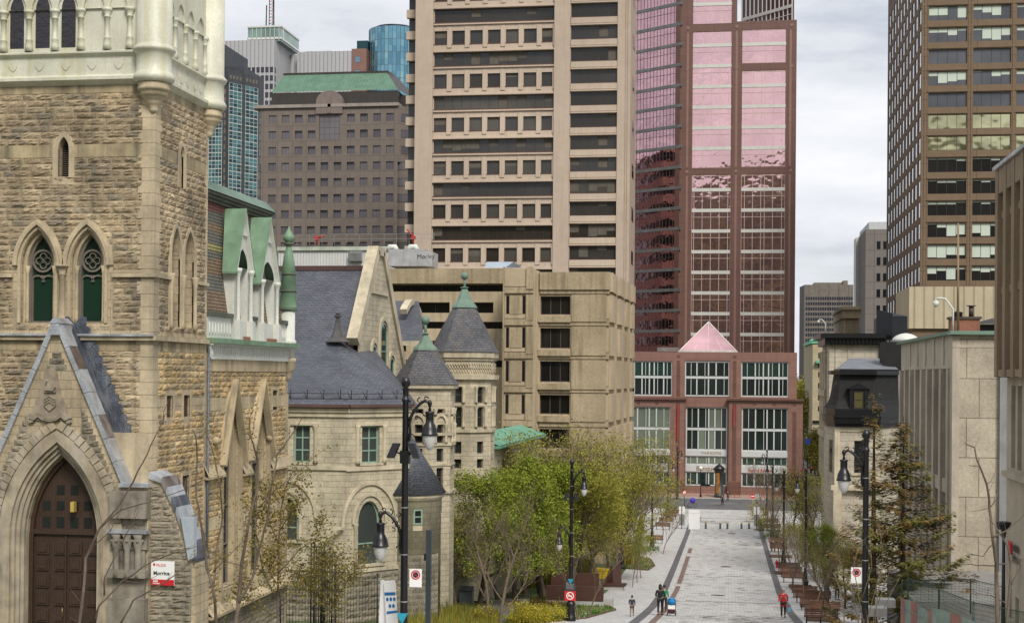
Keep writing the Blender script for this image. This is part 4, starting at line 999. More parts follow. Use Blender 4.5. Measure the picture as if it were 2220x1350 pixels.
# hipped bay roof
ap_ = W(732,742,LY+6); eo = .35
pts = [f1.P(0,ze,eo),f1.P(l1+.1,ze,eo),f2.P(l2+.1,ze,eo),f3.P(l3,ze,eo)]
b = MB(); b.face([pts[0],pts[1],ap_,Vector((P0[0]-1,LY+6,ap_.z))]); b.face([pts[1],pts[2],ap_]); b.face([pts[2],pts[3],ap_+Vector((.5,6,0)),ap_]); part('bay_roof', b, m_slate, lib)
b = MB(); 
for f,l in ((f1,l1),(f2,l2)): b.fbox(f,-.05,l+.2,ze-.02,ze+.14,0,.42)
part('eaves_gutter', b, M('red_brown_gutter',(.10,.055,.045),.6), lib)
b = MB(); k = ZZ(735,LY+6,732); b.lathe((ap_.x,ap_.y,0),[(.75,k-.15),(.42,k+.1),(.25,k+.5),(.15,k+.95),(.13,k+1.25),(.2,k+1.3),(.22,k+1.42),(.12,k+1.46),(.16,k+1.55)],6,0,smooth=False); part('roof_finial', b, M('lead_finial',(.10,.095,.09),.6,.3), lib)
b = MB() # snow rails
for f,l,e1 in ((f1,l1,0),(f2,l2,0)):
    q0,q1 = (f.P(0,ze+.45,-.35),f.P(l,ze+.45,-.35)); n = max(2,int(l/.95))
    for t in (.0,.28): b.tube([q0+Vector((0,0,t)),q1+Vector((0,0,t))],.018,4)
    for i in range(n):
        q = q0.lerp(q1,(i+.5)/n); b.tube([q-Vector((0,0,.25)),q+Vector((0,0,.50))],.025,4); b.tube([q-Vector((0,0,.05)),q+f.n*-.1+f.u*-.22+Vector((0,0,.38))],.02,4)
part('snow_guard', b, m_iron, lib)
# main roof and gable (its wall faces the street)
GYm, gx = 88.4, W(824,548,88.4).x
zg = W(824,548,88.4).z; yN, yF = gx/W(776,740,80).x*80, gx/W(882,850,80).x*80
zN = W(776,742,yN).z; zF = W(884,850,yF).z
b = MB(); q = [Vector((gx-.2,GYm,zg-1.05)),Vector((gx-.2,yN,zN)),Vector((gx-18,yN,zN)),Vector((gx-18,GYm,zg-1.05))]; b.face(q[::-1])
b.face([(gx-.2,GYm,zg-1.05),(gx-18,GYm,zg-1.05),(gx-18,yF,zF),(gx-.2,yF,zF)]); part('main_roof', b, m_slate, lib)
b = MB(); b.box(gx-18,gx-.3,yN-.1,yN+.2,zN-.35,zN-.02); b.box(gx-18,gx-.5,GYm-.15,GYm+.15,zg-1.12,zg-.95); b.box(gx-18,gx-.5,GYm-.1,GYm+.1,zg-.95,zg-.82); part('ridge_cap', b, M('rust_ridge',(.085,.04,.035),.6), lib)
fg = east(gx); g_ = (GYm-.1,zg)
zf_ = lambda px,py: WX(px,py,gx).z; yf_ = lambda px,py: WX(px,py,gx).y
oc = (yf_(824,780),yf_(837,780),zf_(830,800),zf_(830,700),'round',.7); oa = (yf_(806,810),yf_(814,810),zf_(810,812),zf_(810,748),'round',.4); ob_ = (yf_(844,810),yf_(852,810),zf_(848,835),zf_(848,775),'round',.4)
b = MB(); ops=[oc,oa,ob_]; zlow = zb
b.face([fg.P(yN,zlow),fg.P(yF,zlow),fg.P(yF,zF),fg.P(GYm+.6,zg-.3),fg.P(GYm+.6,zg+.3),fg.P(GYm-.6,zg+.3),fg.P(GYm-.6,zg-.3),fg.P(yN,zN)])
part('gable_wall', b, m_lime, lib)
b = MB()
for (A,B) in (((GYm-.55,zg+.0),(yN-.2,zN-.1)),((GYm+.55,zg),(yF+.2,zF-.1))):
    s = 1 if B[0]>A[0] else -1; path = [A,B] if s>0 else [B,A]
    b.sweep(fg, path, -.10, .55, -.55, .14)
b.fbox(fg,GYm-.75,GYm+.75,zg-.2,zg+.35,-.55,.14); b.fbox(fg,GYm-2.2,GYm+2.0,zf_(826,640),zf_(826,632),0,.12)
for o in ops: b.sweep(fg,[(o[0]-.15,o[2])]+arch(o[0]-.15,o[1]+.15,o[3]-o[5],o[5]+.15,'round',12)+[(o[1]+.15,o[2])],0,.28,0,.10)
part('gable_coping', b, m_lime_s, lib)
for o in ops:
    me = win_mesh(o[1]-o[0],o[3]-o[2],[m_gglass,m_green_frame,m_white],1,2,.09,'round',o[5]); windows(lib,[(fg,(o[0]+o[1])/2,o[2],.012,me)])
# wall under the gable towards the turrets, second roof with curved parapet
b = MB(); Y2=96; b.face([(X(830,Y2),Y2,ZZ(745,Y2)),(X(920,Y2),Y2,ZZ(745,Y2)),(X(905,Y2+5),Y2+5,ZZ(652,Y2+5)),(X(800,Y2+5),Y2+5,ZZ(652,Y2+5))]); part('rear_roof', b, m_slate, lib)
b = MB(); b.box(X(830,Y2-.2),X(935,Y2-.2),Y2-.3,Y2,ZZ(748,Y2),ZZ(738,Y2)); 
fc = east(X(880,101)); ya0,ya1 = 98.2,104.6
b.sweep(Fr((X(884,100),0,0),(0,1,0)), [(ya0+ (ya1-ya0)*i/14, ZZ(700,100)+ (ZZ(648,100)-ZZ(700,100))*math.sin(math.pi*min(1,(i+3)/17))) for i in range(15)], -.38,0,-.25,.25); part('curved_parapet', b, m_lime_s, lib)
# turrets
def octa(c, r, n=8, a0=math.pi/8): return [(c[0]+r*math.cos(a0+2*math.pi*i/n), c[1]+r*math.sin(a0+2*math.pi*i/n)) for i in range(n)]
def turret2(px0,px1,Yc,yap,yev,ycap,yball,wins,frieze,coln):
    cx_ = X((px0+px1)/2,Yc,yev); r = (px1-px0)/2/F*Yc; z = lambda py: ZZ(py,Yc-r*.8,(px0+px1)/2)
    zc = lambda py: ZZ(py,Yc,(px0+px1)/2)
    b = MB(); b.lathe((cx_,Yc,0),[(r*1.0,z(yev)),(r*.93,z(yev)+.12),(r*.30,zc(ycap))],8,0,math.pi/8,smooth=False); part('turret_roof', b, m_slate_r, lib)
    b = MB(); b.lathe((cx_,Yc,0),[(r*.36,zc(ycap)-.12),(r*.33,zc(ycap)+.05),(r*.2,zc((ycap*1.2+yap*.8)/2)),(r*.10,zc(yap)-.05),(r*.07,zc(yap)+.1),(r*.13,zc(yap)+.14),(r*.07,zc(yap)+.2)],8,0,math.pi/8,smooth=False); b.ball((cx_,Yc,zc(yball)),.28,0,12); b.tube([(cx_,Yc,zc(yap)),(cx_,Yc,zc(yball))],.09,8); part('turret_cap', b, m_copper2, lib)
    rw = r*.86
    b = MB(); poly = octa((cx_,Yc),rw)
    for i in range(8):
        A,B = poly[i],poly[(i+1)%8]; f,l = frab(B,A) if False else frab(A,B)
        if f.n.y>.3 or f.n.x<-.8: b.face([f.P(0,zb),f.P(l,zb),f.P(l,z(yev)),f.P(0,z(yev))]); continue
        ops = []
        for (wa,wb_,y0,y1) in wins:
            ops.append((l*(.5+wa),l*(.5+wb_),z(y1),z(y0)))
        wall(b,f,0,l,zb,z(yev),ops,.3)
        for o in ops:
            me = win_mesh(round(o[1]-o[0],2),round(o[3]-o[2],2),[m_dglass,m_brown_frame,m_white],1,2 if o[3]-o[2]>1 else 1,.07); windows(lib,[(f,(o[0]+o[1])/2,o[2],-.22,me)])
    part('turret_wall', b, m_lime, lib)
    b = MB()
    for (ya,yb,k) in coln: b.lathe((cx_,Yc,0),[(rw*(1.0),z(yb)),(rw+k,z(yb)),(rw+k*1.1,z(ya)),(rw,z(ya))],8,0,math.pi/8,smooth=False)
    for i in range(8):
        A,B = poly[i],poly[(i+1)%8]; f,l = frab(A,B)
        if f.n.y>.3: continue
        for (wa,wb_,y0,y1) in wins[:2]:
            for a in (l*(.5+wa)-.14,l*(.5+wb_)+.14): b.lathe(f.P(a,0,.06),[(.13,z(y1)),(.09,z(y1)+.12),(.09,z(y0)-.25),(.15,z(y0)),(.15,z(y0)+.03)],8)
        if frieze:      # carved scrollwork band
            for k in range(9):
                a = l*(k+.5)/9; rz_ = (z(frieze[0])-z(frieze[1]))/2
                b.sweep(f,[(a+.13*math.cos(t*.7),z(frieze[1])+rz_+rz_*.7*math.sin(t*.7)) for t in range(8)],0,.05,0,.07); b.ball(f.P(a,z(frieze[1])+rz_,.03),.06,0,6)
        else:
            o = wins[0]; b.sweep(f,arch(l*(.5+o[0])-.1,l*(.5+o[1])+.1,z(o[2])+.02,.5,'round',10),0,.2,0,.12)
    part('turret_moulding', b, m_lime_s, lib)
    return cx_,rw
turret2(843,1000,88,728,833,755,694,[(-.17,.17,920,960),(-.17,.17,886,899),(-.17,.17,972,1001),(-.17,.17,1014,1056),(-.12,.12,1080,1110)],None,[(833,842,.22),(938,944,.12),(960,966,.1),(1064,1070,.14),(1006,1010,.06)])
turret2(924,1088,98,628,762,664,598,[(-.15,.15,838,873),(-.15,.15,882,926),(-.15,.15,957,983),(-.15,.15,995,1015),(-.12,.12,1040,1062)],(782,812),[(762,775,.25),(776,781,.12),(812,822,.28),(876,880,.05),(930,937,.14)])
# low round corner tower with its own cone
cY = 80.6; rc_ = 2.15; c0 = (X(884,cY,1068),cY)
z8 = lambda py: ZZ(py,cY-1.6,920)
b = MB(); b.lathe((c0[0],c0[1],0),[(rc_*1.04,z8(1072)),(rc_*.02,z8(938))],32); part('corner_roof', b, m_slate, lib)
b = MB(); b.lathe((c0[0],c0[1],0),[(rc_*.9,zb),(rc_*.9,z8(1085)),(rc_*1.0,z8(1080)),(rc_*1.0,z8(1072))],32); part('corner_wall', b, m_lime, lib)
b = MB()
for i in range(20):
    t = -math.pi*.62+i*.09; f = Fr((c0[0]+rc_*.9*math.cos(t),c0[1]+rc_*.9*math.sin(t),0),(-math.sin(t),math.cos(t),0)); rock(b,f,-.1,.1,zb,z8(1203),[],bh=.36,bw=(.19,.21),d=.1,seed=40+i,sub=2)
part('corner_rock_facing', b, m_rock_g, lib)
wf = Fr((c0[0]+rc_*.9*math.cos(-1.05),c0[1]+rc_*.9*math.sin(-1.05),0),(math.cos(-1.05+math.pi/2),math.sin(-1.05+math.pi/2),0))
b = MB(); b.fbox(wf,-.28,.28,z8(1150),z8(1103)-.22,-.2,.03); part('corner_wall_panel', b, m_lime_s, lib)
windows(lib,[(wf,0,z8(1136),.04,win_mesh(.52,.85,[m_dglass,m_green_frame,m_white],1,2,.08))])
# ---- low green-roofed wing between the library and the concrete block
low = thing('low_stone_annex', 'low grey stone annex with pale green copper roof between the turrets and the concrete block', 'building', (X(1110,104),104,gz(104)))
b = MB(); fa = Fr((X(1070,102),102,0),(X(1165,122)-X(1070,102),20,0)); la = 21.5; zt = ZZ(965,102,1085)
ops = [(1.6+i*1.9,2.5+i*1.9,zt-3.0,zt-1.2) for i in range(9)]
wall(b,fa,0,la,gz(104)-2,zt,ops,.3); part('wall', b, m_lime, low)
windows(low,[(fa,(o[0]+o[1])/2,o[2],-.25,win_mesh(.9,1.8,[m_dglass,m_brown_frame,m_white],1,2,.06)) for o in ops])
b = MB(); b.face([fa.P(-.3,zt,.5),fa.P(la,zt,.5),fa.P(la,zt+.75,-1.8),fa.P(-.3,zt+.75,-1.8)]); b.fbox(fa,-.3,la,zt-.25,zt-.02,0,.5); part('roof', b, M('bright_copper_roof',(.13,.33,.22),.6,var=.3,streak=.3,scol=(.16,.26,.2)), low)
# ================================================================== brown concrete library block
CY = 140.0
m_conc = M('brown_board_concrete', (.45,.36,.24), .9, var=.18, vs=.15, streak=.5, scol=(.15,.115,.07), fine=.10, bump=.01)
m_conc2 = M('ribbed_brown_concrete', (.40,.32,.205), .9, var=.25, vs=.3, streak=.6, scol=(.12,.09,.05), fine=.2)
m_office = glass('office_dark_glass', (.012,.011,.010), .07, wav=.008)
clb = thing('concrete_library', 'brown cast concrete library block with stepped bays and deep dark windows behind the trees', 'building', (X(1240,CY),CY,gz(CY)))
cz = lambda py, Y=CY, px=1240: W(px,py,Y).z
zgd = gz(CY)-2; fC = front(CY)
xA,xB,xC = X(1092,CY),X(1172,CY)-.6,X(1318,CY)
# right bay
rows = [(642,682),(711,755),(783,828),(856,898),(930,972),(1004,1046)]
ops = [(X(1169,CY),X(1234,CY),cz(b_),cz(a_)) for a_,b_ in rows]; xM = X(1157,CY)
b = MB(); zt = cz(592)
wall(b,fC,X(1167,CY),xC,zgd,zt,ops,.5)
# mid bay, 1.2 m forward, slot windows
fM = front(CY-1.0); ops2 = []
for a_,b_ in rows: ops2 += [(X(1098,CY),X(1105,CY),cz(b_),cz(a_)),(X(1133,CY),X(1140,CY),cz(b_),cz(a_))]
wall(b,fM,xA,xM,zgd,cz(584),ops2,.14)
b.face([(xM,CY-1.0,zgd),(X(1167,CY),CY,zgd),(X(1167,CY),CY,cz(588)),(xM,CY-1.0,cz(584))])
# left, recessed range
fL = front(CY+5); xL = X(820,CY+5); l3_ = [(617,632),(655,680),(700,716),(740,765),(785,800)]; opl = [(xL,xA+.5,cz(632,CY+5,950),cz(617,CY+5,950))]
for k in range(7):
    a = X(1092,CY+5)-1.2-k*4.6
    for y0,y1 in ((655,678),(738,762),(822,848)): opl.append((a-3.4,a,cz(y1,CY+5,950),cz(y0,CY+5,950)))
for y0,y1 in ((697,712),(780,795)): opl.append((xL,xA+.5,cz(y1,CY+5,950),cz(y0,CY+5,950)))
wall(b,fL,xL,xA+.5,zgd,cz(584,CY+5,950),opl,1.2)
b.face([(xA,CY-1,zgd),(xA,CY-1,cz(584)),(xA,CY+5,cz(584)),(xA,CY+5,zgd)])
# street side: saw-tooth fins stepping away
yy = CY; xc = xC; pxs = [1318,1337,1345,1352,1358]; tops = [cz(592),cz(606),cz(618),cz(630),cz(642)]
yend = [CY]+[xC/ (W(p,700,1).x) for p in (1332,1343,1351,1357)]
for i in range(4):
    y0,y1 = yend[i],yend[i+1]; b.face([(xc-.0,y0,zgd),(xc+.0,y0+.01,zgd),(xc+.0,y0+.01,zt),(xc,y0,zt)])
    # each bay: a short face toward the camera and a long one along the street
    b.fbox(Fr((xc-.6+.25*i,y0,0),(1,0,0)),-1.3,.6,zgd,tops[0],-(y1-y0)-.5,-.02 if i==0 else .0)
b.face([(xL,CY+5,cz(584,CY+5,950)),(xA,CY+5,cz(584,CY+5,950)),(xA,CY+40,cz(584,CY+5,950)),(xL,CY+40,cz(584,CY+5,950))])
part('wall', b, m_conc, clb)
b = MB()
for (a_,b_) in rows:   # recessed joints, sills and lintels in relief
    b.fbox(fC,X(1168,CY),xC+.05,cz(a_)+.25,cz(a_)+.85,0,.12); b.fbox(fC,ops[0][0]-.2,ops[0][1]+.1,cz(b_)-.75,cz(b_)-.15,0,.35)
    b.fbox(fC,X(1237,CY),xC-.25,cz(b_)-.7,cz(a_)+.15,0,.22)
    b.fbox(fM,xA,xM,cz(a_)+.25,cz(a_)+.85,0,.15); b.fbox(fM,X(1106,CY),X(1132,CY),cz(b_),cz(a_),0,.05); b.fbox(fM,X(1142,CY),xM,cz(b_)-.6,cz(a_)+.1,0,.2)
b.fbox(fC,X(1168,CY),xC+.1,cz(628),cz(590),0,.3)
for k in range(6): b.fbox(fC,X(1177+k*26,CY),X(1178+k*26,CY),cz(628),cz(592),.3,.34)
b.fbox(fL,xL,xA,cz(615,CY+5,950),cz(583,CY+5,950),0,.5); b.fbox(fM,xA,xA+.15,zgd,cz(580),0,.3); b.fbox(fM,X(1142,CY),xM,cz(628),cz(580),0,.25)
part('relief_panel', b, m_conc2, clb)
b = MB()
for (a_,b_) in rows:
    for dz in (.87,.19): b.fbox(fC,X(1168,CY),xC+.06,cz(a_)+dz,cz(a_)+dz+.05,0,.135); b.fbox(fM,xA,xM,cz(a_)+dz,cz(a_)+dz+.05,0,.165)
part('dark_joint', b, M('dark_brown_joint',(.10,.075,.045),.9), clb)  # thin dark brown strips along the joint lines
b = MB(); fe = east(xC)
for i in range(4):
    y0,y1 = yend[i]+.4,yend[i+1]; 
    for (a_,b_) in rows: b.fbox(Fr((xC+.0+.25*i,0,0),(0,1,0)),y0,y1-.6,cz(b_)-.7,cz(a_)+.15,0,.3)
    b.fbox(Fr((xC+.25*i,0,0),(0,1,0)),y0-.3,y1-.3,cz(632),tops[0]+.05,0,.35)
part('side_panel', b, m_conc, clb)
sp = []
for o in ops: sp.append((fC,(o[0]+o[1])/2,o[2],-.45,win_mesh(o[1]-o[0],o[3]-o[2],[m_office,m_brown_frame,m_conc_light],3,1,.08)))
for o in ops2: sp.append((fM,(o[0]+o[1])/2,o[2],-.12,win_mesh(o[1]-o[0],o[3]-o[2],[m_office,m_brown_frame,m_conc_light],1,1,.05)))
for o in opl: sp.append((fL,(o[0]+o[1])/2,o[2],-1.0,win_mesh(o[1]-o[0],o[3]-o[2],[m_office,m_brown_frame,m_conc_light],max(1,int((o[1]-o[0])/1.5)),1,.06)))
windows(clb, sp)
b = MB(); b.face([(X(1050,CY+8),CY+7,cz(580,CY+7)),(X(1095,CY+8),CY+7,cz(580,CY+7)),(X(1110,CY+9),CY+9,cz(567,CY+9)),(X(1052,CY+9),CY+9,cz(567,CY+9))]); b.face([(X(1110,CY+9),CY+9,cz(567,CY+9)),(X(1095,CY+8),CY+7,cz(580,CY+7)),(X(1128,CY+12),CY+12,cz(580,CY+12))]); part('skylight', b, glass('skylight_glass',(.30,.36,.42),.2), clb)
# white rooftop plant behind the slate ridge
rp = thing('rooftop_plant_shed', 'white corrugated rooftop plant shed above the slate ridge', 'shed', (X(735,162),162,0))
mcor = MB_brick('white_corrugated_metal',(.60,.60,.58),(.56,.57,.55),(.38,.38,.37),.35,30,.03,.5,.02,var=.08)
YR = 162; rz = lambda py: ZZ(py,YR,735)
b = MB(); b.box(X(600,YR),X(838,YR),YR,YR+8,rz(600),rz(543)); part('shed_wall', b, mcor, rp)
b = MB(); b.box(X(598,YR),X(842,YR),YR-.25,YR+8,rz(543),rz(535)); part('shed_roof', b, M('pale_green_parapet',(.42,.47,.38),.6), rp)
b = MB()
for k in range(8): b.ball((X(650+k*27,YR+4),YR+4,rz(534)),.32,0,8)
part('roof_vent', b, m_white, rp)
b = MB(); b.box(X(754,YR),X(783,YR),YR-.6,YR,rz(567),rz(549)); part('duct', b, M('bright_duct',(.5,.5,.5),.25,.9), rp)
hv = thing('rooftop_air_unit', 'boxy pale metal air handling unit on the roof beside the brown concrete tower', 'air unit', (X(890,152),152,cz(584,152)))
b = MB(); x0,x1 = X(843,152),X(922,152); z0,z1_ = ZZ(578,152,880),ZZ(542,152,880); b.box(x0,x1,151,155,z0,z1_); b.slab([(x1,151),(X(934,152),152),(X(934,152),155),(x1,155)],z0,z1_-.2); 
for k in range(5): b.box(x0+.02+k*(x1-x0)/5,x0+.06+k*(x1-x0)/5,150.97,151,z0,z1_)
part('casing', b, M('galvanised_casing',(.42,.43,.44),.5,.3), hv)
text('lettering','Morley',.68,Fr((0,150.96,0),(1,0,0)),X(905,152),ZZ(562,152,910),0,m_ink,hv)
b = MB()
for k in range(2): b.tube([(x0-.4+k*2.3,152.5,z1_+.0),(x0-.2+k*2.3,152.5,z1_+.4),(x0+.4+k*2.3,152.5,z1_+.4),(x0+.6+k*2.3,152.5,z1_+.0)],.3,8)
part('elbow_duct', b, m_white, hv)
b = MB(); 
for k in range(12): b.tube([(X(640+k*27,156),156,rz(540)),(X(640+k*27,156),156,rz(540)+1.15)],.03,4)
for z_ in (.6,1.15): b.tube([(X(640,156),156,rz(540)+z_),(X(938,156),156,rz(540)+z_)],.03,4)
tag(part('roof_railing', b, M('galvanised_rail',(.3,.31,.33),.5,.5)),'thin galvanised safety railing along the plant roof','railing')
for px_0,lb in ((683,'small red davit crane on the plant roof before the grey tower'),(892,'red davit crane beside the air unit at the tan tower foot')):
    t = thing('davit_crane', lb, 'crane', (X(px_0,157),157,rz(540)), 0, 'red roof davits'); b = MB(); b.tube([(0,0,0),(0,0,1.1)],.12,6); b.box(-.25,.25,-.2,.2,.6,.95); part('post', b, M('red_crane_paint',(.45,.03,.02),.5), t, False)
    b = MB(); b.tube([(.1,0,.8),(-.7 if px_0>800 else .9,0,1.75 if px_0>800 else 1.1)],.10,5); part('jib', b, bpy.data.materials['red_crane_paint'], t, False)
# ================================================================== towers across the cross street
rt = random.Random(21)
def bl(n, p=.5, lo=.1, hi=.95): return tuple(round(rt.uniform(lo,hi),1) if rt.random()<p else 0 for _ in range(n))
# ---- beige tower
Y = 262.0; T = thing('beige_office_tower', 'beige precast office tower with alternating ribbon and punched windows behind the concrete library', 'skyscraper', (X(1140,Y),Y,gz(Y)))
m_bei = M('beige_precast', (.50,.405,.32), .85, var=.12, vs=.06, streak=.35, scol=(.33,.245,.165), fine=.06)
m_bei2 = M('fluted_beige_pier', (.47,.38,.30), .85, var=.10, vs=.05, streak=.5, scol=(.38,.285,.20), fine=.08)
g_t = [glass('tower_glass_plain',(.045,.042,.038),.08,wav=.01,ws=.2), glass('tower_glass_curtained',(.075,.068,.056),.15,wav=.01,ws=.2), glass('tower_glass_brown',(.030,.026,.020),.10,wav=.01,ws=.2)]  # three glass tints, picked at random per window
m_tf = M('bronze_mullion',(.045,.03,.022),.5)
m_blind = M('beige_roller_blind',(.11,.095,.075),.8)
m_reds = M('red_brown_sill',(.10,.035,.022),.7)
f = front(Y); tz = lambda py: ZZ(py,Y,1070); x0,xp1,xl,xr,xp2,xr2,xe = [X(p,Y,300) for p in (900,938,940,1200,1236,1337,1366)]
zB,zT = gz(Y), tz(-260)
ops=[];ops_r=[];sp=[]; fl=[]
for k in range(-5,17):
    yt = 18.5+47.25*k; ribbon = (k%2==0)
    z1,z0 = tz(yt-1),tz(yt+28)
    if yt>640: break
    if ribbon: ops.append((xl,xr,z0,z1)); fl.append((k,0))
    else:
        for i in range(7):
            a = xl+(xr-xl)*(i*38.9)/260; ops.append((a,min(xr,a+(xr-xl)*27.5/260),z0,z1))
    yt -= 4; z1,z0 = tz(yt),tz(yt+29); ops.append((xp2,xr2,z0,z1))
b = MB(); wall(b,f,x0,xe,zB,zT,ops,.5)
b.face([(xe,Y,zB),(xe,Y+15,zB),(xe,Y+15,zT),(xe,Y,zT)]); b.face([(x0,Y+15,zB),(x0,Y,zB),(x0,Y,zT),(x0,Y+15,zT)]); part('wall', b, m_bei, T)
for o in sorted(ops,key=lambda o:o[2]):
    w_ = o[1]-o[0]; n = {0:1}.get(0) if w_<4 else (13 if w_>15 else 5)
    g_ = rt.choice(g_t); bb = bl(n,.3,.2,.97) if n>1 else bl(1,.3,.2,.6)
    sp.append((f,(o[0]+o[1])/2,o[2],-.4,win_mesh(w_,o[3]-o[2],[g_,m_tf,m_blind],n,1,.07,blinds=bb if any(bb) else None)))
b = MB(); fs_ = east(xe)
for k in range(-4,16):
    yt = 18.5+47.25*k
    if k%2: b.fbox(fs_,Y+5,Y+10,tz(yt+30),tz(yt),0,.02)
part('side_window_band', b, g_t[0], T)
windows(T, sp)
b = MB() # fluted piers, ledges above and below the windows, red sills
for a0,a1 in ((x0,xp1),(xr+.05,xp2-.1)):
    b.fbox(f,a0,a1,zB,zT,0,.5)
b.fbox(f,xr2+.05,xe,zB,zT,0,.35)
for a in (xe-.9,xe-.5): b.fbox(f,a,a+.12,zB,zT,.35,.5)
part('pier', b, m_bei2, T)
b = MB(); b2 = MB()
for k in range(-5,15):
    yt = 18.5+47.25*k
    if k%2==0: b.fbox(f,xp1+.02,xr,tz(yt-1)+.02,tz(yt-4),0,.45); b.fbox(f,xp1+.02,xr,tz(yt+34),tz(yt+31),0,.3)
    else:
        for i in range(7): a = xl+(xr-xl)*(i*38.9+28)/260; b.fbox(f,a,a+.85 if i<6 else a-.4,tz(yt+36),tz(yt-9),0,.15)
    b.fbox(f,xp2,xr2+.3,tz(yt-5),tz(yt-8),0,.3); b.fbox(f,xp2,xr2+.2,tz(yt+38),tz(yt+25.5),0,.15)
    b2.fbox(f,xp1+.02,xr,tz(yt+29.5),tz(yt+28),-.1,.06); b2.fbox(f,xp2,xr2,tz(yt+25.5),tz(yt+24.5),-.1,.17)
part('ledge', b, m_bei, T); part('red_sill', b2, m_reds, T)
b = MB(); b3 = MB(); fl_ = front(Y+3)
xq = X(885,Y+3,300); b3.fbox(fl_,xq,x0,zB,zT,-8,0)
for k in range(-5,13): yt = 10+47.25*k; b.fbox(fl_,xq-.3,x0,tz(yt+18),tz(yt),0,1.0)
part('end_ledge', b, m_bei, T); part('end_glazing', b3, g_t[0], T)
# ---- podium of the pink tower (bank at street level)
YP = 255.0; m_gran = MB_brick('red_brown_granite',(.25,.13,.10),(.225,.118,.09),(.13,.075,.06),2.0,1.55,.03,.45,0,off=0,var=.12)
m_gdk = MB_brick('dark_polished_granite',(.155,.080,.062),(.135,.070,.055),(.075,.04,.035),1.6,1.3,.03,.3,0,off=0,var=.15)
m_wmul = M('pale_aluminium',(.58,.59,.58),.4,.2,var=.06,fine=.02); m_pg = glass('podium_glass',(.018,.026,.024),.05,wav=.02,ws=.25); m_pgt = glass('podium_glass_teal',(.025,.05,.042),.06,wav=.02,ws=.25); m_pgc = glass('podium_glass_curtained',(.14,.17,.13),.25,wav=.01)
pod = thing('granite_bank_podium', 'red-brown granite podium with white framed bank windows and pink glass pyramid at the street end', 'building', (X(1545,YP),YP,gz(YP)))
fP = front(YP); fP2 = front(YP-.9); pzz = lambda py: ZZ(py,YP,1545)
xx_ = lambda p: X(p,YP,900)
zb = gz(YP)-.3
up = [(xx_(1363),xx_(1457),pzz(859),pzz(783)),(xx_(1484),xx_(1581),pzz(861),pzz(781)),(xx_(1606),xx_(1709),pzz(859),pzz(783))]
lo = [(xx_(1352),xx_(1454),pzz(1054),pzz(882)),(xx_(1487),xx_(1577),pzz(1054),pzz(882)),(xx_(1608),xx_(1708),pzz(1054),pzz(882))]
b = MB(); wall(b,fP,xx_(1362),xx_(1727),pzz(868),pzz(763),up,.5); wall(b,fP2,xx_(1345),xx_(1484),zb,pzz(867),[lo[0]],.7); wall(b,fP2,xx_(1580),xx_(1740),zb,pzz(867),[lo[2]],.7); wall(b,fP,xx_(1484),xx_(1580),zb,pzz(868),[lo[1]],.5)
b.box(xx_(1362),xx_(1727),YP+.01,YP+18,pzz(766),pzz(763)); b.face([(xx_(1727),YP,zb),(xx_(1727),YP+20,zb),(xx_(1727),YP+20,pzz(763)),(xx_(1727),YP,pzz(763))]); b.face([(xx_(1740),YP-.9,zb),(xx_(1740),YP+16,zb),(xx_(1740),YP+16,pzz(867)),(xx_(1740),YP-.9,pzz(867))])
part('wall', b, m_gran, pod)
b = MB(); 
for a0,a1 in ((1345,1488),(1576,1742)): b.fbox(fP2,xx_(a0),xx_(a1),pzz(867),pzz(863),-1,.5)
for p in (1470,1592): b.fbox(fP2,xx_(p)-.35,xx_(p)+.35,pzz(1040),pzz(876),0,.04); b.fbox(fP,xx_(p)-.3,xx_(p)+.3,pzz(860),pzz(782),0,.04)
b.fbox(fP2,xx_(1722)-.35,xx_(1722)+.35,pzz(1040),pzz(890),0,.04)
for p in (1385,1425,1470,1592,1636,1678,1722): b.fbox(fP2,xx_(p)-.3,xx_(p)+.3,pzz(877),pzz(872),0,.05)
for p in (1470,1592): b.fbox(fP,xx_(p)-.3,xx_(p)+.3,pzz(775),pzz(770),0,.05)
for a0,a1 in ((1457,1487),(1578,1607),(1709,1739)): b.fbox(fP2,xx_(a0),xx_(a1),zb,pzz(1042),0,.12)
part('dark_granite_trim', b, m_gdk, pod)
sp=[]
def bay(o,fr,ys,divs,gl,c,side=.0):
    wd = o[1]-o[0]
    for (ya,yb),g_ in zip(ys,gl):
        z1,z0 = pzz(ya),pzz(yb); e = [0]+divs+[1]
        sp.append((fr,(o[0]+o[1])/2,z0,c,win_mesh(wd,z1-z0,[g_,m_wmul,m_pgc],1,1,.22)))
        b_ = MB()
        for d,t in zip(divs,[.10,.22,.10,.22,.22,.10,.22,.10][:len(divs)]): b_.fbox(fr,o[0]+wd*d-t/2,o[0]+wd*d+t/2,z0+.3,z1-.3,c,c+.16)
        mull.f or None
        for F_,M_,R_,S_ in zip(b_.f,b_.m,b_.r,b_.sm): mull.f.append(tuple(i+len(mull.v) for i in F_)); mull.m.append(0); mull.r.append(R_); mull.sm.append(False)
        mull.v += b_.v
mull = MB()
D3 = [.10,.22,.28,.5,.62,.72,.9]
for o in up: bay(o,fP,((783,818),(818,859)),[.13,.30,.38,.47,.58,.66,.80,.88] if o is not up[1] else [.14,.27,.45,.53,.70,.88],(m_pgt,m_pg) if o is not up[1] else (m_pg,m_pg),-.35)
for i,o in enumerate(lo):
    bay(o,(fP2,fP,fP2)[i],((882,930),(930,976)),[.15,.30,.48,.55,.70,.86],((m_pgc,m_pgc),(m_pg,m_pg),(m_pg,m_pg))[i],-.45)
    bay(o,(fP2,fP,fP2)[i],((988,1008),(1022,1053)),[.12,.28,.5,.56,.7,.86],((m_pgt,m_pgt),(m_pgc,m_pgt),(m_pgt,m_pg))[i],-.45)
windows(pod, sp); part('mullion', mull, m_wmul, pod)
b = MB()
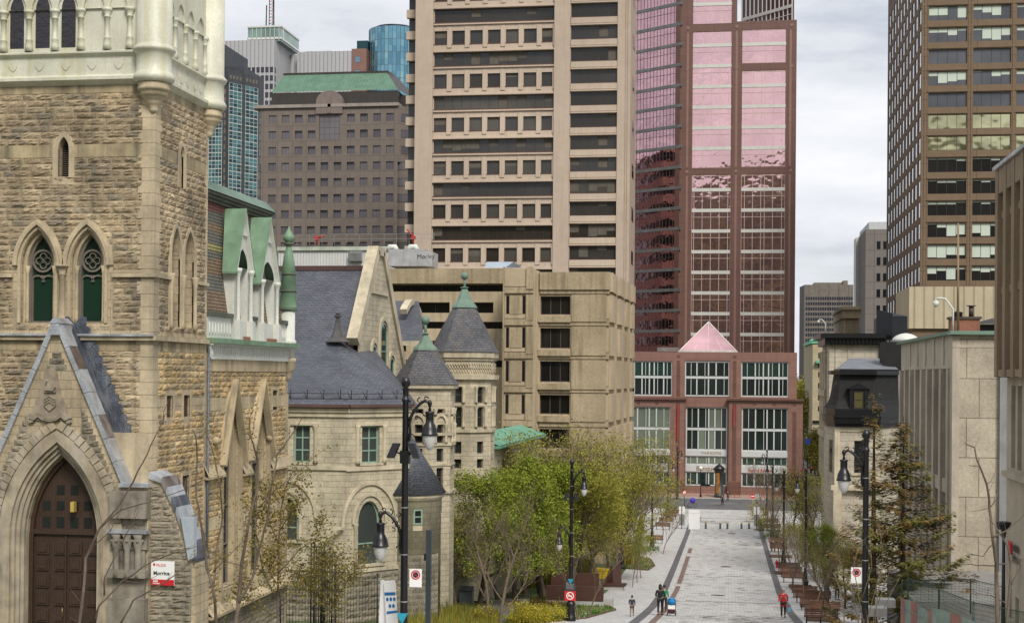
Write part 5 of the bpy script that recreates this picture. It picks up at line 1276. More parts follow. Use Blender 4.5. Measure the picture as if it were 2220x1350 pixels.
for i,o in enumerate(lo):
    fr = (fP2,fP,fP2)[i]; b.fbox(fr,o[0],o[1],pzz(988),pzz(976),-.45,-.1); b.fbox(fr,o[0],o[1],pzz(1022),pzz(1008),-.45,-.1)
part('sign_fascia', b, m_wmul, pod)
# curtained panes in the middle window
b = MB(); o = lo[1]; wd = o[1]-o[0]
for y0,y1,a0,a1 in ((884,928,.56,.69),(884,928,.71,.85),(932,974,.31,.47),(932,974,.56,.69)): b.fbox(fP,o[0]+wd*a0,o[0]+wd*a1,pzz(y1),pzz(y0),-.44,-.42)
o = lo[0]; part('curtain', b, m_pgc, pod)
b = MB(); o = lo[1]; b.fbox(fP,o[0]+wd*.38,o[0]+wd*.60,zb+.2,pzz(1025),-.43,-.38); part('bank_door', b, glass('door_glass',(.006,.02,.016),.05), pod)
m_gold = M('gold_lettering',(.30,.20,.07),.4,.3,fine=0)
text('lettering','TOUR SCOTIA',.55,fP,X(1519,YP,981),pzz(984),-.08,m_gold,pod,.01); text('lettering','Banque Scotia',1.15,fP,X(1509,YP,1016),pzz(1020),-.08,m_gold,pod,.02)
text('lettering','Rachel Roumi',.72,fP2,X(1622,YP,1020),pzz(1020),-.08,m_signr,pod,.02)
b = MB(); # pink glass pyramid
ax = X(1536,YP+5,740); bx0,bx1 = X(1474,YP+.3,760),X(1596,YP+.3,760); za,zc = ZZ(700,YP+5,1536),pzz(760); hy = (bx1-bx0)/2; ax=(bx0+bx1)/2
mpk = glass('pyramid_pink_glass',(.75,.44,.48),.12,.55,wav=.01); base = [(bx0,YP+.3),(bx1,YP+.3),(bx1,YP+.3+2*hy),(bx0,YP+.3+2*hy)]
for i in range(4): p,q=base[i],base[(i+1)%4]; b.face([(p[0],p[1],zc),(q[0],q[1],zc),(ax,YP+.3+hy,za+.2)])
py = part('glass_pyramid', b, mpk, pod); b = MB(); AP = Vector((ax,YP+.3+hy,za+.2))
for i in range(4):
    p,q = Vector((*base[i],zc)),Vector((*base[(i+1)%4],zc)); b.tube([p,AP],.13,4); b.tube([p,q],.2,4)
    if i in (0,1,3):
        for t in (.25,.5,.75): b.tube([p.lerp(AP,t),q.lerp(AP,t)],.05,4); b.tube([p.lerp(q,t),(p.lerp(q,t)).lerp(AP,1-abs(t-.5)*2) if t!=.5 else AP],.05,4)
b.box(bx0-.3,bx1+.3,YP+.1,YP+.4+2*hy,zc-.35,zc-.02); part('pyramid_frame', b, M('pale_pyramid_frame',(.6,.55,.52),.4), py)
b = MB(); b.slab([(X(1424,YP+6),YP+5),(X(1470,YP+6),YP+5),(X(1470,YP+6),YP+9),(X(1424,YP+6),YP+9)],pzz(761),pzz(752)); part('rooftop_canopy', b, M('grey_canopy',(.17,.16,.15),.6), pod)
b = MB(); 
for p,mm_ in ((1470,0),(1591,1)): b.fbox(fP2,xx_(p)-.07,xx_(p)+.07,pzz(952-mm_*30),pzz(878),.3,.38,0)
part('flag_pole_banner', b, m_signr, pod)
# ---- pink glass tower
Y = 300.0; T = thing('pink_glass_tower', 'tall tower of pink mirror glass and red-brown granite rising behind the podium', 'skyscraper', (X(1600,Y),Y,gz(Y)))
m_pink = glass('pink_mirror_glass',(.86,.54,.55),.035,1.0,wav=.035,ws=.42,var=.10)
m_tgr = MB_brick('tower_granite',(.165,.082,.062),(.145,.072,.055),(.08,.045,.038),1.9,1.6,.035,.5,0,off=0,var=.10)
m_tgr2 = M('lighter_granite_strip',(.27,.155,.125),.5,var=.1); m_band = M('pale_spandrel_band',(.60,.60,.56),.4,var=.08,fine=.03); m_pm = M('pink_mullion',(.62,.46,.42),.4,.2,fine=0)
f = front(Y); q = lambda py: ZZ(py,Y,1600); xt = lambda p: X(p,Y,400)
A_ = (xt(1500),xt(1584)); B_ = (xt(1607),xt(1702)); xl_,xr_ = xt(1473),xt(1725); zB,zT = gz(Y),q(-260)
opsA = [(*A_,q(765),q(378)),(*A_,q(363),q(67)),(*A_,q(50),q(-200))]; opsB = [(*B_,q(765),q(378)),(*B_,q(362),q(154)),(*B_,q(138),q(65))]
b = MB(); wall(b,f,xl_,(A_[1]+B_[0])/2,zB,zT,opsA,.3); wall(b,f,(A_[1]+B_[0])/2,xr_,zB,q(47),opsB,.3)
b.face([(xr_,Y,zB),(xr_,Y+22,zB),(xr_,Y+22,q(47)),(xr_,Y,q(47))]); b.face([((A_[1]+B_[0])/2,Y,q(47)),(xr_,Y,q(47)),(xr_,Y+22,q(47)),((A_[1]+B_[0])/2,Y+22,q(47))])
# the cut-back top: a granite pier at the right and a slanting glazed wall
b.fbox(f,xt(1714),xt(1722),q(46),zT,-9,-7); 
part('wall', b, m_tgr, T)
b = MB()
for p in (1489,1595,1712): b.fbox(f,xt(p)-.22,xt(p)+.22,zB,q(380),0,.06); b.fbox(f,xt(p)-.22,xt(p)+.22,q(362),q(68),0,.06)
for p in (1489,1595,1714):
    for yy in (371,58,146): b.fbox(f,xt(p)-.3,xt(p)+.3,q(yy+3),q(yy-3),0,.08)
part('granite_strip', b, m_tgr2, T)
sp=[]; bd = MB()
rowsY = [97+44.83*k for k in range(-6,15)]
def cells(a,b_): 
    ys = [y for y in rowsY if a+8<y<b_-4]; return list(zip([a]+ys,ys+[b_]))
for (a0,a1),rngs,dv in ((A_,((378,765),(67,363),(-200,50)),[.055,.27,.49,.71,.93]),(B_,((378,765),(154,362),(65,138)),[.075,.26,.45,.53,.72,.925])):
    for r0,r1 in rngs:
        for (ya,yb) in cells(r0,r1):
            z1,z0 = q(ya),q(yb)
            sp.append((f,(a0+a1)/2,z0,-.22,win_mesh(a1-a0,z1-z0,[m_pink,m_pm,m_band],1,1,.09)))
            if ya!=r0: bd.fbox(f,a0,a1,z1-.35,z1+.35,-.22,-.02)
            mh = MB()
            for d in dv: mull2 = bd
        for d in dv: b_ = None
windows(T, sp[:]); part('spandrel_band', bd, m_band, T)
b = MB()
for (a0,a1),rngs,dv in ((A_,((378,765),(67,363),(-200,50)),[.055,.27,.49,.71,.93]),(B_,((378,765),(154,362),(65,138)),[.075,.26,.45,.53,.72,.925])):
    for r0,r1 in rngs:
        for d in dv: a = a0+(a1-a0)*d; b.fbox(f,a-.055,a+.055,q(r1),q(r0),-.22,-.08)
        for y in rowsY:
            if r0<y+14<r1: b.fbox(f,a0,a1,q(y+15),q(y+14),-.22,-.10)
part('mullion', b, m_pm, T)
# slanting recessed face above the roof step
Pn,Pf = Vector((xt(1607),Y+14,0)),Vector((xt(1716)*1.0,Y+3,0)); fS = Fr(Pn,Pf-Pn); lS = (Pf-Pn).length; fS.n = -fS.n if fS.n.y>0 else fS.n
b = MB(); b.fbox(fS,0,lS,q(60),zT,-.1,0); part('setback_glazing', b, glass('dark_red_glass',(.05,.018,.022),.06,wav=.03), T)
b = MB()
for i in range(13): a = lS*i/12; b.fbox(fS,a-.10,a+.10,q(60),zT,0,.15)
b.fbox(fS,0,lS,q(12),q(5),0,.2); b.fbox(fS,0,lS,q(27),q(25.5),0,.12); part('setback_mullion', b, m_band, T)
# chamfered side of mirror glass
d = Vector((-.82,.572,0)); Pa = Vector((xl_,Y,0)); fc_ = Fr(Pa+d*17,-d); lC = 17
if fc_.n.y>0: fc_.n = -fc_.n
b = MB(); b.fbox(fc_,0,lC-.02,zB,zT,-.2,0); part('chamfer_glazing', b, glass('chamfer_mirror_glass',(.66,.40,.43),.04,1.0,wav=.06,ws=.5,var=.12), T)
b = MB(); b2 = MB()
for i in range(19): a = lC*i/19+.1; b.fbox(fc_,a-.03,a+.03,zB,zT,0,.06)
for y in [100+44.6*k for k in range(-6,15)]:
    y -= 12; b2.fbox(fc_,0,lC+.5,q(y+8)-.0,q(y+1.2),0,.16); b.fbox(fc_,0,lC,q(y+22.5),q(y+21.8),0,.08)
b2.fbox(fc_,lC-1.2,lC,zB,zT,0,.12,1); part('chamfer_mullion', b, M('dark_mullion',(.11,.085,.085),.4,.3), T); part('chamfer_band', b2, [M('grey_spandrel',(.17,.175,.175),.5),m_tgr], T)
T2 = thing('added_reflection_block','beige ribbon-windowed block added unseen behind the beige tower for reflections in the pink glass','building',(-42,290,gz(290)))  # unseen block, added to fill the lower part of the chamfer's reflection
b = MB(); b.box(-58,-26,283,299,gz(290),50); part('wall', b, M('salmon_precast',(.46,.30,.24),.85), T2); b = MB()
for k in range(19): b.box(-58.05,-25.93,282.95,299.05,-19+k*3.7,-17.2+k*3.7)
part('window_rows', b, m_dglass, T2)
# ================================================================== far buildings on the left
def tower(name,label,Y,px0,px1,ytop,mat,side=None,ybot=900,cat='skyscraper'):
    t = thing(name,label,cat,(X((px0+px1)/2,Y,ytop),Y,gz(Y))); return t
Y = 320.0; T = thing('grey_granite_tower','grey-brown granite office block with green copper roof and arched crest','skyscraper',(X(715,Y),Y,gz(Y)))
m_gg = MB_brick('grey_brown_granite',(.185,.150,.125),(.165,.135,.112),(.085,.07,.06),3.5,3.6,.05,.6,0,off=0,var=.15)
gw_ = [glass('violet_grey_glass',(.10,.095,.115),.15,wav=.01),glass('dim_grey_glass',(.13,.12,.13),.25,wav=.01)]; m_vf = M('grey_vent_frame',(.10,.085,.08),.6)
q = lambda py: ZZ(py,Y,715); xx2 = lambda p: X(p,Y,350); f = front(Y); f2_ = front(Y-.02)
zB = gz(Y); L0,L1 = 583,860
colsx = [584+28.3*k for k in range(10)]; rws = [248+34.6*k for k in range(9)]
b = MB(); ops=[]; sp=[]
for r,yy in enumerate(rws):
    for c,p in enumerate(colsx):
        if r<=1 and c in (4,5): continue
        pp = p-2
        if r>2 and (c>9): continue
        o = (xx2(pp),xx2(pp+16.5),q(yy+17.5),q(yy)); ops.append(o)
        proud = c in (3,4,5,6) and r>1 or (c in (2,3,6,7) and r<=1)
        sp.append((f,(o[0]+o[1])/2,o[2],-.25 if not proud else -.5,win_mesh(round(o[1]-o[0],2),round(o[3]-o[2],2),[gw_[1 if rt.random()<.35 else 0],m_vf,m_blind],2,1,.10)))
big = (xx2(691),xx2(736),q(304),q(249)); ops.append(big); sp.insert(0,(f,(big[0]+big[1])/2,big[2],-.3,win_mesh(big[1]-big[0],big[3]-big[2],[gw_[1],m_vf,m_blind],4,4,.10)))
wall(b,f,xx2(566),xx2(862),zB,q(232),ops,.55); T_=T
# upper storeys oversail at both corners
fc1 = Fr((xx2(551),Y+3.2,0),(xx2(566)-xx2(551),-3.2,0)); lc1 = math.hypot(xx2(566)-xx2(551),3.2)
b.face([fc1.P(0,q(352)),fc1.P(lc1,q(355)),fc1.P(lc1,q(232)),fc1.P(0,q(236))]); fc2 = Fr((xx2(862),Y,0),(xx2(891)-xx2(862),3.6,0)); lc2 = math.hypot(xx2(891)-xx2(862),3.6)
b.face([fc2.P(0,q(352)),fc2.P(lc2,q(352)),fc2.P(lc2,q(232)),fc2.P(0,q(232))]); b.face([(xx2(551),Y+3.2,q(352)),(xx2(551),Y+20,q(352)),(xx2(862),Y+20,q(352)),(xx2(862),Y,q(352)),(xx2(566),Y,q(352))])
b.box(xx2(556),xx2(583),Y+1.0,Y+20,zB,q(356)); b.box(xx2(846),xx2(893),Y+1.0,Y+20,zB,q(356)); b.box(xx2(566)+.1,xx2(862)-.1,Y+1.2,Y+20,q(240),q(231.5))
for (fr,l) in ((fc1,lc1),(fc2,lc2)):
    for yy in rws[:3]: sp.append((fr,l/2,q(yy+17.5),.02,win_mesh(round(l*.62,2),round(q(yy)-q(yy+17.5),2),[gw_[0],m_vf,m_blind],2,1,.10)))
for yy in rws[3:]:
    sp.append((front(Y+1.0),xx2(869),q(yy+17.5),.02,win_mesh(3.4,round(q(yy)-q(yy+17.5),2),[gw_[1],m_vf,m_blind],2,1,.10)))
    sp.append((front(Y+1.0),xx2(566),q(yy+17.5),.02,win_mesh(2.4,round(q(yy)-q(yy+17.5),2),[gw_[0],m_vf,m_blind],2,1,.10)))
part('wall', b, m_gg, T); windows(T,sp)
b = MB(); b.fbox(f,xx2(549),xx2(864),q(233),q(226),-3,.5); part('parapet', b, M('pale_granite_cap',(.30,.26,.23),.7), T)
b = MB(); b.extr(f, [(xx2(685),q(247)),(xx2(742),q(247)),(xx2(742),q(222))]+[((xx2(685)+xx2(742))/2+ (xx2(742)-xx2(685))/2*math.cos(t*math.pi/14), q(222)+(q(197)-q(222))*math.sin(t*math.pi/14)) for t in range(15)]+[], -1.5, .4); b.fbox(f,xx2(710),xx2(717),q(246),q(212),.4,.5); part('arched_crest', b, M('crest_granite',(.20,.16,.14),.6,var=.15), T)
m_dk = MB_brick('dark_ribbed_metal',(.045,.038,.032),(.040,.034,.030),(.02,.018,.016),.5,40,.06,.5,0,off=0)
b = MB(); b.box(xx2(583),xx2(858),Y+1.5,Y+16,q(228),q(197)); b.box(xx2(858),xx2(872),Y+4,Y+16,q(228),q(203)); part('plant_screen', b, m_dk, T)
m_gc = MB_brick('seamed_green_roof',(.11,.215,.145),(.10,.195,.13),(.08,.16,.11),.75,60,.05,.6,.02,off=0,streak=.2)
b = MB(); pA,pB,pC,pD = (xx2(583),Y+1.2,q(195)),(xx2(858),Y+1.2,q(195)),(X(840,Y+6,160),Y+6,ZZ(162,Y+6)),(X(616,Y+6,160),Y+6,ZZ(162,Y+6)); b.face([pA,pB,pC,pD]); part('green_roof', b, m_gc, T)
b = MB(); b.face([pB,(xx2(890),Y+14,q(206)),(X(842,Y+14),Y+14,ZZ(160,Y+14)),pC]); b.box(pD[0]-.2,pC[0]+.2,Y+6,Y+14,pC[2]-.1,pC[2]+.55); part('dark_hip', b, m_dk, T)
# blue-green glass tower behind the hall
Y = 380.0; T = thing('teal_glass_tower','slim dark teal glass office tower directly behind the cream turret','skyscraper',(X(500,Y),Y,gz(Y)))
q = lambda py: ZZ(py,Y,500); x_ = lambda p: X(p,Y,250)
gt = [glass('teal_glass',(.013,.055,.065),.05,.3,wav=.04,ws=.3),glass('bright_teal_glass',(.06,.17,.18),.08,.4,wav=.04,ws=.3),glass('navy_glass',(.006,.012,.022),.06,wav=.02)]
b = MB(); b.box(x_(430),x_(484),Y,Y+20,gz(Y),q(95)); b.box(x_(430),x_(521),Y+3,Y+20,gz(Y),q(140)); 
mt = M('charcoal_cladding',(.05,.055,.065),.6); part('core', b, mt, T)
fa = Fr((x_(498),Y-1,0),(x_(538)-x_(498),9,0)); la = math.hypot(x_(538)-x_(498),9); sp=[]
for (fr,a0,a1,y0,y1,n) in ((front(Y-.5),x_(440),x_(484),262,440,6),(fa,0,la,180,460,7)):
    k = y0
    while k<y1:
        me = win_mesh(round((a1-a0)-.1,2),round(q(k)-q(k+17),2),[gt[0] if fr is fa else gt[0],m_band,gt[1]],n,2,.10,blinds=tuple(rt.choice((0,.5,.9)) for _ in range(n))); sp.append((fr,(a0+a1)/2,q(k+17),.1,me)); k += 17.4
b = MB(); b.fbox(front(Y-.5),x_(430),x_(484),gz(Y),q(262),-1,0); b.fbox(fa,0,la,gz(Y),q(180),-1,0); b.fbox(fa,-.5,la+.3,q(180),q(155),-1.2,.2); b.fbox(front(Y-.2),x_(484),x_(500),gz(Y),q(150),-1,0); part('cladding', b, mt, T); windows(T,sp)
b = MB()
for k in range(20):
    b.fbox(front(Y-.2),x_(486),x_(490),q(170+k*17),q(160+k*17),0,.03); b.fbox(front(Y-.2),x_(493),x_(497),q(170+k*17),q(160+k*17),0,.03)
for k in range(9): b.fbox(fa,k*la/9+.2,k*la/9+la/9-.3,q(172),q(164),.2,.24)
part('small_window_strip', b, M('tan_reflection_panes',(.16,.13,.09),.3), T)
# white slab tower with mast
Y = 620.0; T = thing('white_bank_tower','pale grey high-rise with ribbed top, glass penthouse and red and white mast','skyscraper',(X(560,Y),Y,gz(Y)))
q = lambda py: ZZ(py,Y,560); x_ = lambda p: X(p,Y,250); m_wt = MB_brick('pale_ribbed_panel',(.42,.42,.43),(.40,.40,.41),(.25,.25,.26),1.9,90,.25,.7,0,off=0,var=.06)
b = MB(); b.box(x_(484),x_(593),Y,Y+40,gz(Y),q(87)); b.slab([(x_(593),Y),(X(630,Y+26,150),Y+26),(X(600,Y+60,150),Y+60),(x_(560),Y+40)],gz(Y),q(87)); part('wall', b, m_wt, T)
b = MB(); 
for k in range(28):
    y = 146+18.2*k
    for i in range(11): b.fbox(front(Y),x_(487+i*9.7),x_(487+i*9.7+7),q(y+12),q(y),0,.05)
fr_ = Fr((x_(593),Y,0),(X(630,Y+26,150)-x_(593),26,0))
for k in range(28):
    y = 146+18.2*k
    for i in range(10): b.fbox(fr_,1+i*3.1,3.3+i*3.1,q(y+12),q(y),0,.05)
part('window_rows', b, glass('dark_plum_glass',(.04,.035,.05),.15), T)
b = MB(); b.slab([(x_(531),Y+3),(X(609,Y+3,60),Y+3),(X(648,Y+30,75),Y+30),(x_(570),Y+30)],q(87),q(57)); part('penthouse_glazing', b, glass('pale_green_glass',(.22,.32,.28),.12,.3,wav=.02), T)
b = MB(); b.slab([(x_(530),Y+2.5),(X(610,Y+2.5,60),Y+2.5),(X(650,Y+30,75),Y+30),(x_(570),Y+30)],q(57),q(53.5)); b.slab([(x_(530),Y+2.5),(X(610,Y+2.5,60),Y+2.5),(X(650,Y+30,75),Y+30),(x_(570),Y+30)],q(83),q(79))
for i in range(9): b.fbox(front(Y+2.6),x_(531+i*9.7),x_(532+i*9.7),q(87),q(56),0,.1)
part('penthouse_frame', b, m_band, T)
b = MB(); mx_ = X(589,Y+10,20); 
for dx,dy in ((-1.2,0),(1.2,0),(0,2)): b.tube([(mx_+dx,Y+10+dy,q(56)),(mx_+dx*.8,Y+10+dy,q(-60))],.22,4)
for i in range(16): z_ = q(55-i*7); b.tube([(mx_-1.2,Y+10,z_),(mx_+1.2,Y+10,z_+.9),(mx_,Y+12,z_),(mx_-1.2,Y+10,z_+.4)],.14,4,i%2)
b.tube([(mx_-2.6,Y+10,q(52)),(mx_-2.4,Y+10,q(0))],.3,5,0); part('mast', b, [m_black,m_signr], T)
Y = 640.0; T = thing('ribbed_grey_block','blank vertical-ribbed pale grey block with glass screen on its roof','skyscraper',(X(700,Y),Y,gz(Y)))
q = lambda py: ZZ(py,Y,700); x_ = lambda p: X(p,Y,150)
b = MB(); b.box(x_(600),x_(644),Y+4,Y+40,gz(Y),q(113)); b.box(x_(644),x_(762),Y,Y+40,gz(Y),q(112)); part('wall', b, m_wt, T)
b = MB(); b.box(x_(648),x_(705),Y+10,Y+10.3,q(112),q(100)); part('roof_screen', b, glass('faint_blue_glass',(.40,.48,.52),.1,.3,wav=0), T)
Y = 500.0; T = thing('brick_office_block','reddish brown office block with blue square windows beside the blue glass drum','skyscraper',(X(775,Y),Y,gz(Y)))
q = lambda py: ZZ(py,Y,775); x_ = lambda p: X(p,Y,150)
b = MB(); b.box(x_(762),x_(794),Y,Y+20,gz(Y),q(106)); part('wall', b, m_gran, T)
windows(T,[(front(Y),x_(775),q(136+30*k),.02,win_mesh(2.0,2.3,[glass('sky_blue_glass',(.18,.30,.42),.1,.4),m_vf,m_vf],1,1,.1) if k==0 else _wc[list(_wc)[-1]]) for k in range(6)])
b = MB(); b.box(x_(770),x_(794),Y+2,Y+20,q(106),q(86)); part('plant_room', b, gt[0], T)
T = thing('blue_glass_drum_tower','round tower of pale blue mirror glass panels left of the beige tower','skyscraper',(X(841,Y),Y+12,gz(Y)))
mb_, nt, N, L, bs = newmat('blue_panel_glass'); a = N.new('ShaderNodeAttribute'); a.attribute_name='rnd'
r = N.new('ShaderNodeValToRGB'); e = r.color_ramp.elements; e[0].color=(.07,.17,.26,1); e[1].color=(.34,.55,.66,1); k_=e.new(.5); k_.color=(.16,.36,.46,1); k_=e.new(.8); k_.color=(.30,.50,.50,1); L.new(a.outputs['Fac'],r.inputs[0]); L.new(r.outputs[0],bs.inputs['Base Color']); bs.inputs['Roughness'].default_value=.08; bs.inputs['Metallic'].default_value=.6
b = MB(); b2 = MB(); r_ = (x_(896)-x_(787))/2; cx_,cy_ = x_(841.5),Y+r_; nn = 40
for i in range(nn):
    t0,t1 = 2*math.pi*i/nn,2*math.pi*(i+1)/nn
    if math.sin((t0+t1)/2)>.3: continue
    cr_ = rt.random()*.5+.2
    for k in range(34):
        z1_,z0_ = q(58+k*14),q(72+k*14); b.face([(cx_+r_*math.cos(t0),cy_+r_*math.sin(t0),z0_),(cx_+r_*math.cos(t1),cy_+r_*math.sin(t1),z0_),(cx_+r_*math.cos(t1),cy_+r_*math.sin(t1),z1_),(cx_+r_*math.cos(t0),cy_+r_*math.sin(t0),z1_)],0,min(1,max(0,cr_+rt.uniform(-.2,.25))))
    b2.tube([(cx_+r_*1.003*math.cos(t0),cy_+r_*1.003*math.sin(t0),q(530)),(cx_+r_*1.003*math.cos(t0),cy_+r_*1.003*math.sin(t0),q(58))],.12,4)
for k in range(17): b2.lathe((cx_,cy_,0),[(r_*1.004,q(58+k*28)),(r_*1.004,q(57+k*28))],40,0,cap=False)
b2.lathe((cx_,cy_,0),[(r_*.75,q(52)),(r_*.75,q(50.5))],40); b2.lathe((cx_,cy_,0),[(r_*.7,q(60)),(r_*.7,q(51))],40)
part('curtain_wall', b, mb_, T); part('frame', b2, M('steel_blue_frame',(.13,.19,.23),.4,.4), T)
m_th = MB_brick('pale_townhouse_ashlar',(.52,.46,.36),(.47,.42,.33),(.27,.24,.19),1.25,.55,.02,.85,.01,var=.2,streak=.25)
# ================================================================== right-hand side
m_br = MB_brick('brown_precast_panel',(.185,.125,.075),(.17,.115,.07),(.09,.06,.04),8.2,3.65,.05,.8,0,off=0,var=.12)
Y = 250.0; T = thing('brown_precast_tower','tall brown precast office tower with bands of four-pane windows at the right','skyscraper',(X(2100,Y),Y,gz(Y)))
q = lambda py: ZZ(py,Y,2060); x_ = lambda p: X(p,Y,300); f = front(Y); zB,zT = gz(Y),q(-220)
gb = [glass('slate_blue_glass',(.085,.09,.105),.10,wav=.01),glass('yellow_sky_tinted_glass',(.62,.60,.36),.06,1.0,wav=.05,ws=.25),glass('dark_reflection_glass',(.018,.018,.018),.06,wav=.015)]
m_bw = M('pale_green_blind',(.50,.56,.48),.7,var=.03,fine=0)
ops=[]; sp=[]
for r in range(-3,14):
    yt = 13.2+47.0*r
    for c in range(3):
        a0,a1 = x_(2012+c*95.5),x_(2012+c*95.5+83.5); z1,z0 = q(yt),q(yt+31); ops.append((a0,a1,z0,z1))
        g_ = gb[1] if r in (5,6) else gb[0] if r<5 else gb[2]  # yellow sky and dark lower reflections are put into the glass tints
        bb = (0,0,0,0) if r in (2,4,5,6) else bl(4,.9,.08,.9) if r<4 else bl(4,1,.05,.2) if r<10 else bl(4,.95,.1,.95)
        if r==11: bb = (.88,.9,.7,.72)
        sp.append((f,(a0+a1)/2,z0,-.35,win_mesh(round(a1-a0,2),round(z1-z0,2),[g_,m_tf,m_bw],4,1,.08,blinds=bb if any(bb) else None)))
xc = x_(1997); b = MB(); wall(b,f,xc,x_(2300),zB,zT,ops,.5)
fW = west(xc); y1_ = Y*417/343.5; n = 14
ops=[]; 
for r in range(-3,16):
    for i in range(11):
        a = -(Y+.8+(y1_-Y-.8)*i/11); wd = (y1_-Y)/11; ops.append((a-wd*.62,a,q(13.2+47*r+33),q(13.2+47*r-1)))
wall(b,fW,-y1_,-Y,zB,zT,ops,.14); part('wall', b, m_br, T)
gs_ = glass('side_window_glass',(.40,.43,.45),.12,.7,wav=.02)
for o in reversed(ops): sp.append((fW,(o[0]+o[1])/2,o[2],-.10,win_mesh(round(o[1]-o[0],2),round(o[3]-o[2],2),[gs_,m_tf,m_bw],1,1,.06)))
windows(T, sp)
b = MB()
for r in range(-3,14): yt = 13.2+47*r; b.fbox(f,xc,x_(2300),q(yt-2),q(yt-5),0,.12)
for p in (1997,2003,2098,2104,2194): b.fbox(f,x_(p),x_(p)+.35,zB,zT,0,.10)
part('precast_rib', b, m_br, T)
# cream windowless base in front
Y = 215.0; T = thing('cream_ribbed_base','cream vertically ribbed windowless block at the foot of the brown tower','building',(X(2060,Y),Y,gz(Y)))
m_cr = MB_brick('cream_ribbed_precast',(.50,.43,.30),(.47,.40,.275),(.33,.28,.185),1.4,60,.16,.85,.02,off=0,streak=.55,scol=(.32,.24,.13),var=.1)
q = lambda py: ZZ(py,Y,2060); xa,xb = X(1971,Y,660),X(2200,Y,660); b = MB(); b.box(xa,xb,Y,Y+17,q(712),q(621)); 
part('block', b, m_cr, T); b = MB(); b.box(xa+.5,xb,Y+.5,Y+17,q(960),q(712)-.02); part('lower_wall', b, m_br, T)
# slender towers beyond
def slab(name,label,Y,px0,px1,yt,mat,cat='skyscraper',depth=30,rows=None,gl=None,face=None,yb=940):
    T = thing(name,label,cat,(X((px0+px1)/2,Y,yt),Y,gz(Y))); q = lambda py: ZZ(py,Y,(px0+px1)/2); b = MB(); b.box(X(px0,Y,yt),X(px1,Y,yt),Y,Y+depth,gz(Y),q(yt)); part('wall', b, mat, T); return T,q
mfar = MB_brick('far_grey_brown_precast',(.185,.16,.135),(.175,.15,.125),(.12,.10,.085),4,90,.2,.8,0,off=0)
T,q = slab('distant_grid_tower','distant grey-brown tower with rows of small square windows left of the grey slab','',600,1747,1850,617,mfar) if 0 else slab('distant_grid_tower','distant grey-brown tower with rows of small square windows down the avenue',600,1744,1850,617,mfar)
b = MB(); Yq=600
for r in range(21):
    for c in range(20): b.fbox(front(Yq),X(1746.5+c*5.15,Yq,700),X(1750.3+c*5.15,Yq,700),q(650+r*11.3),q(643.5+r*11.3),0,.06)
part('window_rows', b, glass('indigo_glass',(.03,.033,.05),.15), T)
b = MB(); b.box(X(1765,Yq+4,612),X(1826,Yq+4,612),Yq+4,Yq+20,q(617),q(611)); b.box(X(1828,Yq+3,612),X(1838,Yq+3,612),Yq+3,Yq+12,q(617),q(607)); part('roof_plant', b, mfar, T)
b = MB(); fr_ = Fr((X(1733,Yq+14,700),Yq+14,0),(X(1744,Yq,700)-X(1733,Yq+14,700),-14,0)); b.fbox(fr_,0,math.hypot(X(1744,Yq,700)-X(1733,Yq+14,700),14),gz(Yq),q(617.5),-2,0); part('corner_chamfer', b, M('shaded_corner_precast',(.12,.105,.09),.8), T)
T,q = slab('grey_slab_tower','grey panelled tower with narrow black windows between the distant tower and the brown tower',330,1877,1925,497,MB_brick('grey_panel',(.20,.18,.165),(.19,.17,.155),(.11,.10,.095),4,3.6,.08,.8,0,off=0,var=.1)); Yq=330
b = MB()
for r in range(14):
    for p in (1900.5,1914.5): b.fbox(front(Yq),X(p,Yq,600),X(p+8,Yq,600),q(540+r*34.7),q(523+r*34.7),0,.05)
part('window', b, m_dglass, T)
b = MB(); yy2 = Yq*(1877-1581)/(1856-1581); fw2 = west(X(1877,Yq,600)-.02); b.fbox(fw2,-yy2,-Yq-.1,gz(Yq),q(497),-1,0)
bb = MB()
for r in range(14):
    for k in range(4): a=-(Yq+2+k*(yy2-Yq-3)/4); bb.fbox(fw2,a-3.2,a,q(545+r*34.7),q(524+r*34.7),0,.04)
part('side_wall', b, M('grey_side_panel',(.18,.165,.15),.8), T); part('side_window', bb, glass('dim_grey_glass2',(.06,.06,.06),.2), T)
T,q = slab('white_topped_tower','far white tower with banded storeys peeping above the grey slab',420,1884,1925,481,M('white_precast',(.52,.53,.54),.7,var=.06)); Yq=420
T2,q = slab('pale_banded_tower','narrow pale banded tower edge just left of the grey slab tower',345,1856,1864,515,mcor,depth=6)
# classical cream block and green-capped tower down the avenue
m_crm = MB_brick('cream_dressed_stone',(.50,.42,.27),(.46,.39,.25),(.3,.25,.16),1.5,.7,.03,.85,0,var=.15)
Yq=300; T,q = slab('classical_cornice_block','cream classical block with deep bracketed cornice left of the grey slab',Yq,1830,1862,690,m_crm,'building')
b = MB(); b.box(X(1824,Yq,680),X(1866,Yq,680),Yq-2,Yq+28,q(672),q(665)); b.box(X(1827,Yq,680),X(1866,Yq,680),Yq-1.2,Yq+28,q(690)+.01,q(672)); 
for k in range(6): b.fbox(front(Yq),X(1832+k*5,Yq,700),X(1834+k*5,Yq,700),q(770),q(690),0,.4)
part('cornice', b, m_crm, T)
Yq=400; T,q = slab('green_capped_tower','slim cream stone tower with bright green copper cap down the avenue',Yq,1762,1790,742,m_crm,'building',depth=40)
b = MB(); xg = [X(p,Yq,740) for p in (1754,1790)]; b.box(xg[0]+.5,xg[1],Yq-.3,Yq+40,q(744),q(738)); b.face([(xg[0],Yq-.5,q(738)),(xg[1],Yq-.5,q(738)),((xg[0]*.4+xg[1]*.6),Yq+2,q(727))]); b.box(X(1768,Yq,780),xg[1],Yq-1.5,Yq,q(787),q(782)); part('copper_cap', b, M('bright_green_copper',(.14,.50,.30),.6), T)
b = MB()
